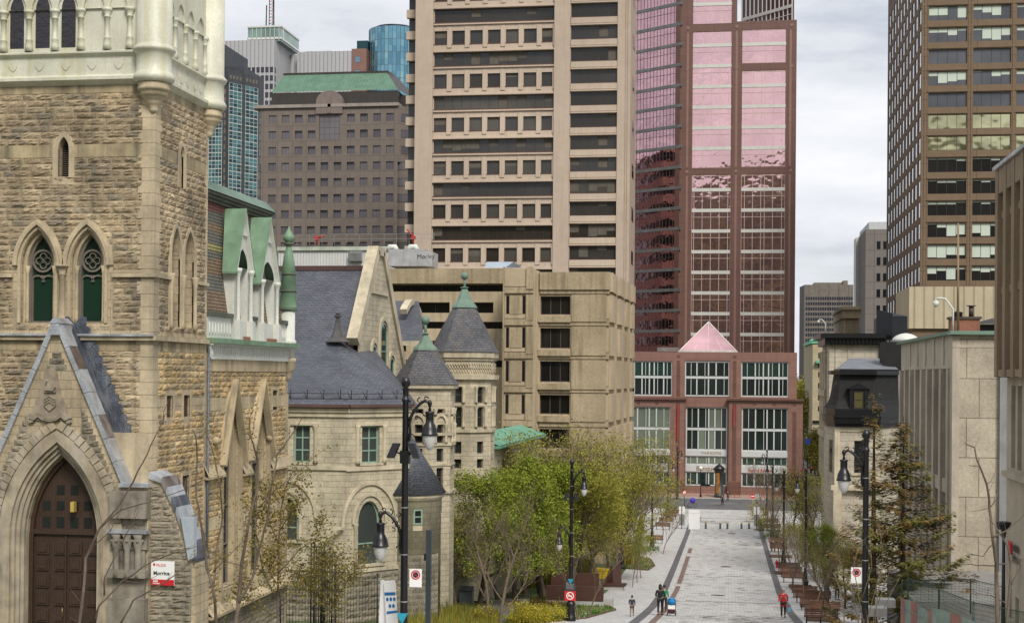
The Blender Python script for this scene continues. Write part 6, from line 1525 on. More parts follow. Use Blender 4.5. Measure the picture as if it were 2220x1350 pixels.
for y_ in (765,785,806,830,856,880): b.fbox(front(Yq),X(1774,Yq,800),X(1779,Yq,800),q(y_+11),q(y_),0,.06)
b.fbox(front(Yq),X(1762,Yq,900),X(1790,Yq,900),q(916),q(911),0,.5); part('window', b, m_dglass, T)
T,q = slab('pilastered_grey_building','grey building with closely spaced tall pilasters beside the black-corniced house',161.6,1796.5,1803,724,m_th,'building',depth=11); Yq=161.6
b = MB(); fw3 = west(X(1796.5,Yq,800)); 
for k in range(5): a = -(Yq+1+k*2.2); b.fbox(fw3,a-1.0,a,q(1040),q(760),0,.35); 
for y_ in (845,935): b.fbox(fw3,-Yq-11,-Yq-.1,q(y_+14),q(y_),0,.5)
part('pilaster', b, m_lime, T)
# limestone townhouse with black cornice
Y = 158.0; T = thing('black_corniced_townhouse','grey ashlar townhouse under a heavy black cornice with a black rooftop box','building',(X(1880,Y),Y,gz(Y)))
q = lambda py: ZZ(py,Y,1870); x_ = lambda p: X(p,Y,850); f = front(Y); xw = x_(1797)
b = MB(); b.box(xw,x_(1960),Y,Y+3.5,gz(Y)-1,q(745)); part('wall', b, m_th, T)
b = MB(); b.fbox(f,xw+.3,x_(1960),q(750),q(745),0,.15); b.fbox(f,x_(1810),x_(1824),q(960),q(757),0,.10); b.fbox(f,xw,x_(1808),q(960),q(750),0,.10); b.fbox(f,x_(1838),x_(1842),q(850),q(757),0,.1); part('pilaster', b, m_th, T)
b = MB(); b.box(xw-.5,x_(1918),Y-.6,Y+12,q(748),q(733)); b.box(xw-1.0,x_(1918),Y-1.2,Y+13,q(733),q(723)); 
for k in range(16): b.box(xw+.2+k*.4,xw+.38+k*.4,Y-.85,Y-.6,q(744),q(735))
b.box(x_(1905),x_(1918),Y-.3,Y+5,q(805),q(748)); part('cornice', b, m_black, T)
b = MB(); Yb = Y+3; k0,k1,k2 = X(1900,Yb,700),X(1935,Yb-2,700),X(1967,Yb-2,700)
b.face([(k0,Yb,q(733)),(k1,Yb-2,q(733)),(k1,Yb-2,q(678)),(k0,Yb,q(668))]); b.face([(k1,Yb-2,q(733)),(k2,Yb-2,q(733)),(k2,Yb-2,q(684)),(k1,Yb-2,q(684))]); b.face([(k0,Yb,q(668)),(k1,Yb-2,q(684)),(k2,Yb-2,q(684)),(k2-1.5,Yb+5,q(668))]); b.box(k0+.3,k2-.1,Yb+1,Yb+6,q(733),q(684)); part('rooftop_box', b, M('black_metal_sheet',(.018,.02,.026),.45,.2), T)
dome = thing('dome_skylight','white bubble dome skylight on the black parapet','skylight',(X(1962,140),140,ZZ(740,140,1960))); b = MB(); b.lathe((0,0,0),[(1.35,0),(1.2,.3),(.9,.55),(.5,.72),(.02,.8)],20); part('bubble', b, m_white, dome, False); b = MB(); b.lathe((0,0,0),[(1.5,-.2),(1.5,.0)],20); part('curb', b, m_lead, dome, False)
# dark brick chimney block, mansard house in front
Y = 126.0; T = thing('black_mansard_house','pale stone bay-fronted house with black slate mansard roof, black cornice and pedimented dormer','house',(X(1870,Y),Y,gz(Y)))
q = lambda py: ZZ(py,Y,1870); x_ = lambda p: X(p,Y,950); f = front(Y); m_bs = MB_brick('black_slate',(.014,.013,.013),(.010,.0095,.010),(.004,.004,.004),.4,.2,.015,.8,.02)
# bay plan: left splay, front, right splay
PL,PA,PB,PR = (x_(1797),Y+2.2),(x_(1812),Y),(x_(1905),Y),(x_(1958),Y+3.0)
def ring(off,z,P=None):
    return None
zc1,zc2,zm = q(925),q(905),q(812)
b = MB(); plan = [(x_(1797),Y+6),(x_(1797),PL[1]),PA,PB,PR,(PR[0],Y+6)]
fr1,lf = Fr((PA[0],PA[1],0),(PB[0]-PA[0],0,0)),PB[0]-PA[0]
o_f = ((x_(1852)-PA[0]),(x_(1879)-PA[0]),q(1025),q(955)); o_d=(x_(1830)-PA[0],x_(1905)-PA[0]-.4,q(1130),q(1080))
wall(b,fr1,0,lf,gz(Y)-1,zc1,[o_f],.3)
for A,B in ((PL,PA),(PB,PR),((x_(1797),Y+6),PL)): b.face([(A[0],A[1],gz(Y)-1),(B[0],B[1],gz(Y)-1),(B[0],B[1],zc1),(A[0],A[1],zc1)])
part('wall', b, m_th, T); windows(T,[(fr1,(o_f[0]+o_f[1])/2,o_f[2],-.2,win_mesh(o_f[1]-o_f[0],o_f[3]-o_f[2],[m_dglass,m_tf,m_tf],1,2,.08))])
b = MB(); fa2 = Fr((PL[0],PL[1],0),(PA[0]-PL[0],PA[1]-PL[1],0)); la2 = math.hypot(PA[0]-PL[0],PA[1]-PL[1]); b.fbox(fa2,la2*.3,la2*.62,q(1025),q(955),0,.03); part('side_window', b, m_dglass, T)
b = MB(); b.fbox(fr1,-.1,.35,gz(Y)-1,zc1,0,.1); b.fbox(fr1,lf-.35,lf,gz(Y)-1,zc1,0,.1); b.fbox(fr1,.35,lf-.35,q(936),zc1,0,.08); b.fbox(fr1,o_f[0]-.25,o_f[1]+.25,q(1030),q(1025),0,.15)
b.fbox(fr1,-.4,lf+.2,q(1062),q(1052),0,.5); b.fbox(fr1,-.2,.5,gz(Y),q(1062),0,.5); part('stone_trim', b, m_lime_s, T)
b = MB()
for z0,z1,off in ((zc1,zc1+.3,.25),(zc1+.3,zc2,.55),(zc2,zc2+.15,.7),(zc2+.15,zc2+.75,.35)): b.slab([(plan[0][0]-off*.4,plan[0][1]),(PL[0]-off*.4,PL[1]-off*.4),(PA[0]-off*.4,PA[1]-off),(PB[0]+off*.2,PB[1]-off),(PR[0],PR[1]-off),(PR[0],Y+6)],z0,z1)
for k in range(22): a = lf*(k+.2)/22; b.fbox(fr1,a,a+.1,zc1+.3,zc2-.1,.56,.66)
part('cornice', b, m_black, T)
b = MB(); zb_m = zc2+.75; pr = [(1.0,0),(.72,.10),(.48,.24),(.32,.45),(.2,.72),(.08,1.0)]   # bell-cast mansard
def lev(k,t): 
    off = -.1+ (1-k)*.95; z = zb_m+(zm-zb_m)*t; return [(plan[0][0]+off,Y+6,z),(PL[0]+off,PL[1]+off*.5,z),(PA[0]+off*.45,PA[1]+off,z),(PB[0]-off*.2,PB[1]+off,z),(PR[0],PR[1]+off,z)]
for (k0_,t0),(k1_,t1) in zip(pr,pr[1:]):
    A,B = lev(k0_,t0),lev(k1_,t1)
    for i in range(4): b.face([A[i],A[i+1],B[i+1],B[i]])
part('mansard_roof', b, m_bs, T); top = lev(.08,1)
b = MB(); off=.5; b.slab([(top[0][0]-off,Y+6),(top[1][0]-off,top[1][1]-off),(top[2][0],top[2][1]-off),(top[3][0],top[3][1]-off),(PR[0],top[4][1]-off),(PR[0],Y+6)],zm,zm+.35); b.slab([(top[0][0],Y+6),(top[1][0],top[1][1]),(top[2][0],top[2][1]),(PR[0],top[4][1]),(PR[0],Y+6)],zm+.35,zm+.5); part('roof_cornice', b, m_black, T)
b = MB(); z_=zm+.5; b.face([(top[1][0],top[1][1],z_),(top[2][0],top[2][1],z_),(PR[0],top[4][1],z_),(PR[0],Y+14,z_+1.1),(top[0][0]+2,Y+14,z_+1.1)]); part('flat_roof', b, M('grey_roof_membrane',(.16,.17,.19),.6), T)
def dormer(fr,a,z0,z1,w_,par,c=1.15):
    b = MB(); b.fbox(fr,a-w_,a+w_,z0,z1,-1.6,c-1.0); b.extr(fr,[(a-w_*1.5,z1),(a+w_*1.5,z1),(a,z1+w_*.75)],-1.6,c-.8); b.fbox(fr,a-w_*1.15,a-w_*.7,z0,z1,c-1,c-.9); b.fbox(fr,a+w_*.7,a+w_*1.15,z0,z1,c-1,c-.9); b.fbox(fr,a-w_*1.2,a+w_*1.2,z0-.15,z0,-1,c-.8)
    d = part('dormer', b, m_black, par); windows_local = win_mesh(round(w_*1.2,2),round(z1-z0-.3,2),[m_gdl,m_tf,m_tf],1,2,.05)
    o = bpy.data.objects.new('dormer_window', windows_local); sc.collection.objects.link(o); o.parent = d; o.location = fr.P(a,z0+.1,c-.98); o.rotation_euler.z = fr.ang
m_gdl = glass('olive_curtained_glass',(.12,.115,.045),.2,wav=.01)
dormer(fr1,x_(1861)-PA[0],q(887),q(843),.66,T,1.0); fa3 = Fr((PB[0],PB[1]+1,0),(PR[0]-PB[0],3,0)); dormer(fa3,1.0,q(887),q(835),.6,T,.9); dormer(fa3,2.3,q(887),q(835),.6,T,.9); dormer(fa2,la2*.3,q(880),q(835),.6,T,.2)
b = MB(); b.box(X(1917,Y+6,770),X(1956,Y+6,770),Y+6,Y+10,zm,q(737)); part('chimney_block', b, m_bs, T)
# bank building with stone piers
YBk = 86.0; T = thing('pier_fronted_stone_building','smooth beige stone building with tall vertical piers and green copper coping','building',(X(2062,YBk),YBk,gz(YBk)))
m_bk = MB_brick('large_beige_stone_slabs',(.52,.45,.345),(.43,.37,.28),(.20,.165,.12),2.05,2.3,.03,.8,.004,var=.3,vs=.45,streak=.15,off=.35)
m_bkp = M('beige_pier_stone',(.48,.42,.33),.8,var=.22,vs=.4,streak=.3,scol=(.22,.19,.14))
q = lambda py: ZZ(py,YBk,2070); f = front(YBk); xk = X(2064,YBk,900); zt = q(716); zb = gz(YBk)-3; yk = YBk*(2062-1581)/(1953-1581)
xk1 = X(2165,YBk,1000); b = MB(); wall(b,f,xk+.4,xk1,zb,zt-.25,[],.2); part('wall', b, m_bk, T)
fK = west(xk); b = MB(); ly = yk-YBk
b.fbox(fK,-yk,-YBk-.9,q(798),zt-.25,-.4,0,0); b.fbox(fK,-yk,-YBk-.9,q(1075),q(1045),-.4,0,0); b.fbox(fK,-yk,-YBk-.9,zb,q(1150),-.4,0,0); b.fbox(fK,-YBk-.9,-YBk,zb,zt-.3,-.4,.0,0)
part('frame_band', b, m_bkp, T); b = MB()
n=8
for i in range(n+1): a = -YBk-.9-(ly-1.4)*i/n; b.fbox(fK,a-.75,a-.0,zb,q(799),-.4,.12)
for i in range(5): a = -YBk-3-(ly-5)*i/5; b.sweep(fK,[(a,q(722)),(a-.25,q(740)),(a-.1,q(765)),(a-.2,q(790))],0,.12,0,.08)
part('pier', b, m_bkp, T)
b = MB(); b.fbox(fK,-yk,-YBk-.4,zb,q(799),-1.2,-.9); part('glazing', b, m_dglass, T)
b = MB()
for y_ in (870,960,1050): b.fbox(fK,-yk,-YBk-1,q(y_+12),q(y_),-.9,-.6)
part('spandrel', b, m_bkp, T)
b = MB(); b.box(xk-.35,X(2240,YBk),YBk-.35,yk,zt-.25,zt-.16); b.box(xk-.15,X(2240,YBk),YBk-.15,yk,zt-.16,zt-.02); part('copper_coping', b, m_copper2, T)
b = MB(); b.fbox(f,xk,xk1,q(742)-.3,q(742)-.12,0,.02); part('slab_joint', b, m_bkp, T)
# grey metal downpipe-like corner column right of the slab wall
b = MB(); b.box(xk1,X(2192,YBk,1000),YBk-.3,YBk+2,zb,zt-.3); part('corner_column', b, M('grey_painted_column',(.27,.27,.27),.7,var=.2), T)
# rooftop objects
cm = thing('camera_pole','white bent pole with a dome security camera on the roof edge','security camera',(X(2066,88,700),88,zt)); b = MB(); b.tube([(0,0,0),(0,0,1.35),(-.45,0,1.95),(-.75,0,2.0),(-1.0,0,1.95)],.06,8); part('pole', b, m_white, cm, False); b = MB(); b.tube([(-1.0,0,1.95),(-1.0,0,1.8)],.05,8); b.lathe((-1.0,0,1.55),[(.02,-.12),(.15,0),(.19,.1),(.17,.25),(.05,.28)],12); part('dome_camera', b, m_white, cm, False)
b = MB(); b.tube([(0,0,0),(-.6,0,-.1)],.02,4); 
ch = thing('brick_chimney','red brick chimney with metal flues on the roof behind the copper coping','chimney',(X(2090,96,700),96,zt-.3)); b = MB(); b.box(-.9,.9,-.6,.6,0,1.35); part('stack', b, MB_brick('orange_brick',(.36,.13,.07),(.30,.10,.055),(.2,.13,.1),.25,.08,.012,.85,.005), ch, False)
b = MB(); b.box(-1.0,1.0,-.7,.7,1.35,1.5); b.lathe((-.4,0,1.5),[(.3,0),(.3,.25),(.4,.27),(.02,.42)],12); b.lathe((.45,0,1.5),[(.16,0),(.16,.7)],10); b.lathe((.45,0,2.2),[(.3,0),(.3,.05)],10); part('flue', b, M('sooty_metal',(.09,.07,.06),.6,.4), ch, False)
tag(part('roof_mast', (lambda m:(m.tube([(X(2077,95,700),95,zt-.2),(X(2077,95,500),95,ZZ(484,95,2078))],[.09,.06],6),m)[1])(MB()), M('rusted_mast',(.25,.17,.09),.7)),'thin rusted mast standing on the roof before the brown tower','mast')
b = MB(); b.box(X(2108,98,720),X(2200,98,720),98,106,ZZ(740,98,2150),ZZ(703,98,2150)); b.face([(X(2104,97.5,700),97.5,ZZ(703,98,2150)),(X(2200,97.5,700),97.5,ZZ(703,98,2150)),(X(2200,103,700),103,ZZ(690,103,2150)),(X(2150,103,700),103,ZZ(690,103,2150))])
tag(part('dark_penthouse', b, m_black),'low black rooftop penthouse right of the chimney','penthouse')
cm2 = dup(cm,(X(1790,157,720),157.2,ZZ(722,157,1790)),0,'small white camera pole on the black-corniced house corner',s=.75)
# brown concrete building at the right edge
YE = 58.0; T = thing('ribbed_concrete_building','brown concrete building with vertical fins cantilevered over a recessed base at the right edge','building',(X(2190,YE),YE,gz(YE)))
m_be = M('brown_fin_concrete',(.27,.20,.125),.85,var=.18,vs=.5,streak=.5,scol=(.12,.09,.06),fine=.1,bump=.01)
q = lambda py: ZZ(py,YE,2160); xe_ = X(2157,YE,500); fE = west(xe_); y0e = YE-12
b = MB(); zt_,zb_ = q(372),q(815)
b.fbox(fE,-YE,-y0e,zb_,zt_,-8,-.42); 
part('wall', b, M('smooth_panel_concrete',(.34,.26,.165),.85,var=.15,vs=.5,streak=.35,scol=(.17,.13,.08)), T)
b = MB()
for i in range(7): a = -YE+.0+i*1.62; b.fbox(fE,a,a+.52,zb_-.05,zt_+.03,-.42,.0)
b.fbox(fE,-YE,-y0e,zt_-.95,zt_,-.42,-.03); b.fbox(fE,-YE,-y0e,q(640),q(624),-.42,-.15); b.fbox(fE,-YE,-y0e,q(478),q(462),-.42,-.15); b.fbox(fE,-YE,-y0e,zb_-.02,zb_+.25,-.42,-.06); b.box(xe_+.42,xe_+8,YE-.001,YE+.15,zb_,zt_)
part('fin', b, m_be, T); b = MB(); b.fbox(fE,-YE,-y0e,q(460),q(415),-.44,-.38); part('clerestory_glass', b, m_dglass, T); b = MB(); b.fbox(fE,-YE-.1,-y0e,zt_+.02,zt_+.16,-2,.1); part('metal_coping', b, m_leadw, T)
fE2 = west(X(2193,YE-1,1000)); b = MB(); o_=[(-YE+.9,-YE+1.7,q(1010),q(835)),(-YE+2.1,-YE+2.9,q(1010),q(835)),(-YE+.5,-YE+1.2,q(1330),q(1262)),(-YE+1.9,-YE+2.6,q(1340),q(1275))]; wall(b,fE2,-YE,-y0e,gz(YE)-2,zb_,o_,.4)
b.fbox(fE2,-YE,-y0e,q(1030),q(1018),0,.2); part('base_wall', b, M('pale_render',(.42,.36,.27),.85,var=.2,streak=.3,scol=(.2,.17,.12)), T); windows(T,[(fE2,(o[0]+o[1])/2,o[2],-.3,win_mesh(o[1]-o[0],o[3]-o[2],[m_office,m_green_frame,m_tf],1,1,.08)) for o in o_])
text('lettering','Institut',.42,fE2,-YE+1.55,q(1180),.06,m_ink,T,.02); text('lettering','Études',.42,fE2,-YE+1.55,q(1203),.06,m_ink,T,.02); b = MB(); b.extr(fE2,[(-YE+.75,q(1185)),(-YE+1.3,q(1192)),(-YE+1.3,q(1168)),(-YE+.9,q(1165))],0,.08); part('red_emblem', b, m_signr, T)
# trees, green hill and low city at the far end of the avenue
# ================================================================== trees and planting
m_bark = M('grey_brown_bark',(.13,.10,.07),.95,var=.4,vs=3); m_barkd = M('dark_bark',(.06,.045,.032),.95,var=.4,vs=3); m_twig = M('tan_twig',(.17,.125,.085),.9,var=.3,vs=3)
lf_g = leafmat('spring_green_leaf',(.17,.23,.02),(.37,.41,.055)); lf_y = leafmat('olive_yellow_leaf',(.24,.23,.03),(.42,.39,.07)); lf_o = leafmat('bronze_bud_leaf',(.17,.13,.025),(.27,.22,.05))
lf_d = leafmat('spruce_needles',(.10,.11,.025),(.24,.21,.05),tr=.1); lf_db = leafmat('rusty_spruce_needles',(.20,.125,.04),(.30,.19,.06),tr=.1); lf_r = leafmat('dark_red_brown_leaf',(.07,.030,.018),(.12,.055,.03)); lf_yel = leafmat('forsythia_yellow',(.50,.38,.02),(.62,.52,.06)); lf_b = leafmat('fresh_bed_green',(.05,.17,.02),(.12,.27,.04)); lf_str = leafmat('straw_blade',(.28,.20,.09),(.40,.30,.14))
def leaf(mb, p, s, rg, m=0, asp=.55):
    d = Vector((rg.gauss(0,1),rg.gauss(0,1),rg.gauss(0,.7))).normalized(); e = d.orthogonal().normalized(); t = rg.random()*6.28
    e = (e*math.cos(t)+d.cross(e)*math.sin(t)).normalized(); a = d*s*.5; c = e*s*asp*.5
    mb.face([p-a,p+c,p+a,p-c], m, rg.random())
def make_tree(h, spread, seed, leafm, n_leaf, ls, trunk=.12, bark=None, levels=3, kids=5, base=.3, up=.5, lean=(0,0), clump=.35, stems=1, dens=1.0):
    """returns (trunk mesh, crown mesh): branching limbs with leaves gathered round the outer twigs"""
    rg = random.Random(seed); tr = MB(); tips = []
    def limb(p, d, L_, r, lv):
        n = 5 if lv<2 else 4; pts=[p]; rad=[r]; q = p; dd = d.normalized()
        for i in range(n):
            dd = (dd+Vector((rg.gauss(0,.13),rg.gauss(0,.13),rg.gauss(0,.08)+(up*.12 if lv else .05)))).normalized()
            q = q+dd*(L_/n); pts.append(q); rad.append(max(.006,r*(1-(.55 if lv==0 else .8)*(i+1)/n)))
        tr.tube(pts, rad, 7 if lv==0 else 5 if lv==1 else 3, cap=False)
        if lv>=levels: tips.extend(pts[1:]); return
        k = kids+ (2 if lv==0 else 0)
        for j in range(k):
            t = (base if lv==0 else .25)+(1-(base if lv==0 else .25))*(j+rg.random())/k; t = min(.98,t); idx = t*n; i0 = min(int(idx),n-1)
            b0 = pts[i0].lerp(pts[i0+1],idx-i0); az = j*2.399+rg.uniform(-.5,.5)+lv
            ax = (pts[i0+1]-pts[i0]).normalized(); o = ax.orthogonal().normalized(); o = o*math.cos(az)+ax.cross(o)*math.sin(az)
            nd = (o*(spread if lv==0 else .85)+ax*(.55+.4*t)+Vector((0,0,up*.4))).normalized()
            limb(b0, nd, L_*(.62 if lv==0 else .58)*(1.1-.45*t)*rg.uniform(.8,1.15), rad[i0]*.55, lv+1)
        if lv>0: tips.append(pts[-1])
    for s_ in range(stems):
        a = s_*2.4; limb(Vector((0,0,-.1)), Vector((lean[0]+(.25*math.cos(a) if stems>1 else 0),lean[1]+(.25*math.sin(a) if stems>1 else 0),1)), h*.72, trunk, 0)
    cr = MB()
    if n_leaf:
        tips = [t for t in tips if rg.random()<dens]
        for i in range(n_leaf):
            c = tips[rg.randrange(len(tips))]; p = c+Vector((rg.gauss(0,1),rg.gauss(0,1),rg.gauss(0,.8)))*clump
            leaf(cr, p, ls*rg.uniform(.6,1.3), rg)
    return tr.mesh('trunk',[bark or m_bark]), cr.mesh('crown',[leafm]) if n_leaf else None
def tree(name, label, loc, meshes, rz=0, s=1, group=None, cat='tree'):
    t = thing(name,label,cat,loc,rz,group,s)
    for n,me in zip(('trunk','crown'),meshes):
        if me: part(n, me, None, t, False)
    return t
def at(px, Y, py=1200): x = W(px,py,Y).x; return Vector((x,Y,gz(Y)))
# the big fresh-green trees in front of the concrete library
t1 = make_tree(9.5,1.0,3,lf_g,20000,.17,.20,m_barkd,3,6,.22,.35,clump=.30); t2 = make_tree(9,.95,8,lf_g,18500,.17,.18,m_barkd,3,6,.25,.4,clump=.30); t3 = make_tree(9,.95,12,lf_y,12500,.16,.16,m_bark,3,6,.25,.5,clump=.36)
t4 = make_tree(10,.85,17,lf_y,4500,.15,.16,m_bark,3,6,.25,.6,clump=.4); t5 = make_tree(8.5,.8,23,lf_o,700,.12,.13,m_twig,3,7,.3,.8,clump=.3)
G = 'trees massed before the concrete library'
BIG = [((985,95,0),t3,.72,'low olive-green tree against the round stone tower'),((1320,132,0),t3,1.05,'full olive tree at the right corner of the concrete block'),((1080,101,0),t2,.85,'low dense green tree filling in behind the bare saplings'),((1215,115,0),t3,.95,'low dense olive tree behind the wall bench'),((1040,93,0),t1,1.02,'bushy bright green tree nearest the stone turret'),((1115,97,0),t2,1.12,'tall bright green tree behind the bare sapling left of the double lamp'),((1175,103,0),t1,1.12,'fresh green tree directly left of the double lamp post'),((1235,108,0),t3,1.15,'green tree behind the double lamp post'),
 ((1275,122,0),t3,1.15,'olive leafed tree right of the double lamp post'),((1340,124,0),t3,.9,'olive tree before the saw-tooth side of the concrete block'),((1180,108,0),t4,1.30,'tall thin-leaved yellow-green tree rising over the green crowns'),((1255,112,0),t4,1.32,'sparse tall tree in front of the lower concrete windows'),
 ((1330,128,0),t4,1.3,'sparse tree with brown twigs at the concrete block corner'),((1385,150,0),t4,1.05,'thin yellowish tree by the pink podium left end'),((1395,180,0),t4,.95,'olive tree left of the far lamp posts'),((990,91,0),t4,.7,'thin-leaved tree at the stone turret foot'),((1375,140,0),t5,1.5,'bare brown-twigged tree against the podium'),((1300,120,0),t5,1.5,'bare brown-twigged tree above the diagonal lounger'),((1140,108,0),t5,1.45,'bare twiggy tree among the green crowns left of the double lamp'),((1200,112,0),t5,1.6,'bare-topped tree with brown twigs over the olive crowns')]
for i,((px,Yt,_),me,s,lb) in enumerate(BIG): tree('leafy_tree',lb,at(px,Yt),me,i*1.3,s,G)
# bare or budding saplings
s1 = make_tree(7.5,.75,31,None,0,.1,.10,m_twig,3,7,.15,.9); s2 = make_tree(6.2,.55,35,lf_o,260,.08,.05,m_twig,2,9,.3,1.0,clump=.18); s3 = make_tree(6.0,.5,37,lf_o,520,.09,.05,m_twig,2,9,.35,1.0,clump=.2); s4 = make_tree(5.4,.7,39,lf_g,900,.11,.05,m_twig,2,8,.3,.8,clump=.25)
tree('bare_tree','bare grey sapling with upswept twigs in front of the green trees',at(1085,76),s1,0,1.0,'bare young trees'); tree('bare_tree','bare brown many-twigged sapling left of the yellow shrub',at(1060,82),s1,2.2,1.02,'bare young trees')
tree('bare_tree','thin budding sapling left of the double lamp base',at(1255,83),s2,.5,.95,'bare young trees'); tree('bare_tree','thin budding sapling right of the double lamp base',at(1278,85),s2,2.5,.95,'bare young trees')
for i,(px,Yt,me,s,lb) in enumerate([(1372,119,s4,.8,'young green sapling in the triangular bed, front one'),(1382,123,s4,.85,'young green sapling in the triangular bed, middle one'),(1390,127,s4,.8,'young green sapling in the triangular bed, back one'),(1437,152,s2,.9,'sapling by the left far benches'),(1437,178,s4,1.25,'bright green young tree beside the seated person'),(1452,200,s4,1.3,'bright green young tree near the cross street corner'),(1408,135,s2,.9,'bare sapling beside the small flower bed')]): tree('young_tree',lb,at(px,Yt),me,i*.9,s,'young trees on the left pavement')
RT = [(1812,84,s2,1.0,'bare sapling between the two nearest right benches'),(1780,91,s2,1.02,'bare sapling behind the nearest right bench pair'),(1767,97,s2,1.0,'bare sapling beside the second right bench pair'),(1745,104,s3,1.0,'budding sapling before the third right bench pair'),(1722,113,s3,1.0,'budding sapling behind the red hydrant'),(1715,121,s2,1.1,'bare sapling by the wooden planter box'),(1697,133,s3,1.05,'budding sapling by the seated couple'),(1690,143,s3,1.1,'bronze-budded sapling beyond the seated couple'),(1680,158,s2,1.3,'bare sapling in the middle of the right row'),(1672,172,s3,1.3,'bronze young tree right of the bollards'),(1664,188,s3,1.5,'bronze young tree before the far sign board'),(1655,206,s3,1.5,'last bronze young tree by the cross street')]
for i,(px,Yt,me,s,lb) in enumerate(RT): tree('street_sapling',lb,at(px,Yt),me,i*1.7,s,'saplings along the right-hand benches')
# orange-gold shrubs by the far right corner, dark red tree, right-hand green trees
t6 = make_tree(7,.7,41,lf_r,3800,.16,.13,m_barkd,3,6,.25,.6,clump=.5); tree('dark_red_tree','dark reddish brown leafed tree right of the far lamp posts',at(1722,190),t6,0,1.15); tree('dark_red_tree','smaller dark reddish tree nearer the townhouse',at(1745,165),t6,1,.85)
tree('side_tree','yellow-green tree at the foot of the black-corniced townhouse',at(1780,150),t4,0,.95,'right-hand leafy trees'); tree('side_tree','dense green tree beside the mansard house bay',at(1800,118),t2,1,.62,'right-hand leafy trees'); tree('side_tree','bright yellow-green small tree left of the spruces',at(1832,104),t3,2,.55,'right-hand leafy trees'); tree('side_tree','olive small tree between mansard house and lamp row',at(1768,132),t3,.4,.6,'right-hand leafy trees')
# spruces
def spruce(h, r, seed, mats, dens=1.0, start=.12, sparse=.0):
    rg = random.Random(seed); tr = MB(); tr.tube([(0,0,-.1),(0,0,h)],[h*.018,.01],7,cap=False); cr = MB(); z = h*start
    while z<h*.99:
        t = (z/h); L_ = r*(1-t)**.8*rg.uniform(.6,1.15)+.12; k = 4
        for j in range(k):
            if rg.random()<sparse: continue
            a = rg.random()*6.28; d = Vector((math.cos(a),math.sin(a),0)); n = 5; L_ = (r*(1-t)**.8+.12)*rg.uniform(.45,1.2); dr = rg.uniform(-.1,.28); pts = []
            for i in range(n+1): u = i/n; pts.append(Vector((0,0,z))+d*L_*u+Vector((0,0,-.32*L_*u*(1-u)*1.2-dr*L_*u+.14*L_*u*u)))
            tr.tube(pts,[.022*(1-u/n*.8) for u in range(n+1)],3,cap=False)
            m_ = 0 if rg.random()<.72-.3*t else 1
            for i in range(int(L_*60*dens)+6):
                u = .12+.88*math.sqrt(rg.random()); ii = min(n-1,int(u*n)); p = pts[ii].lerp(pts[ii+1],u*n-ii); w_ = .16+.30*L_*(1-u)*.7
                sd_ = d.cross(Z)*rg.uniform(-w_,w_); pp = p+sd_+Vector((0,0,-rg.random()*.28)); 
                q = (d*.6+sd_.normalized()*.6+Vector((0,0,-.35*rg.random()))).normalized(); e = q.cross(Z).normalized(); s_ = rg.uniform(.16,.34)
                cr.face([pp,pp+q*s_*.5+e*s_*.26,pp+q*s_,pp+q*s_*.5-e*s_*.26],m_,rg.random())
        z += h*.016*(.4+1.3*rg.random())
    return tr.mesh('trunk',[m_barkd]), cr.mesh('crown',mats)
sp1 = spruce(11.2,4.3,5,[lf_d,lf_db],.75); sp2 = spruce(13.0,2.3,9,[lf_db,lf_d],.5,.1,.35)
tree('spruce_tree','full olive-green spruce with browning branches before the stone pier building',at(1957,78),sp1,0,1.06,'spruces on the right'); tree('spruce_tree','taller sparse rusty spruce behind the lamp post',at(1893,86),sp2,0,1.08,'spruces on the right')
# foreground branches: hand-placed along the photograph's limbs, at their own distance
def limbs(name,label,Y,lines,mats,leaves=0,seed=1,ls=.07,cl=.1):
    rg = random.Random(seed); o = at(lines[0][0][0][0],Y,1350); t = thing(name,label,'tree',o); b = MB(); tips=[]
    for pts,r0,r1 in lines:
        P_ = []
        for i,(px,py) in enumerate(pts): P_.append(W(px,py,Y+.25*math.sin(px*.05+py*.03))-o)
        n = len(P_); S=[]
        for i in range(n-1):
            for k in range(3): S.append(P_[i].lerp(P_[i+1],k/3)+Vector((rg.gauss(0,.008),rg.gauss(0,.01),rg.gauss(0,.008))))
        S.append(P_[-1]); m_=len(S); b.tube(S,[.72*(r0+(r1-r0)*i/(m_-1))/F*Y for i in range(m_)],6)
        for i in range(2,m_):
            if rg.random()<.4*(1.6-r0*.15):
                d_ = (S[i]-S[i-1]).normalized(); q_ = (d_*.8+Vector((rg.gauss(0,.6),rg.gauss(0,.6),rg.gauss(.15,.4)))).normalized(); l_ = rg.uniform(.12,.5); e_ = S[i]+q_*l_; b.tube([S[i],S[i]+q_*l_*.5+Vector((0,0,.02)),e_+Vector((0,0,.05))],[.009,.006,.003],4); tips += [e_]*2
        if r0<4.5: tips += S[m_//4:]
    part('trunk', b, mats[0], t, False)
    if leaves:
        c = MB()
        for i in range(leaves): leaf(c, tips[rg.randrange(len(tips))]+Vector((rg.gauss(0,cl),rg.gauss(0,cl*.8),rg.gauss(0,cl))), ls*rg.uniform(.6,1.3), rg, 0, .6)
        part('crown', c, mats[1], t, False)
    return t
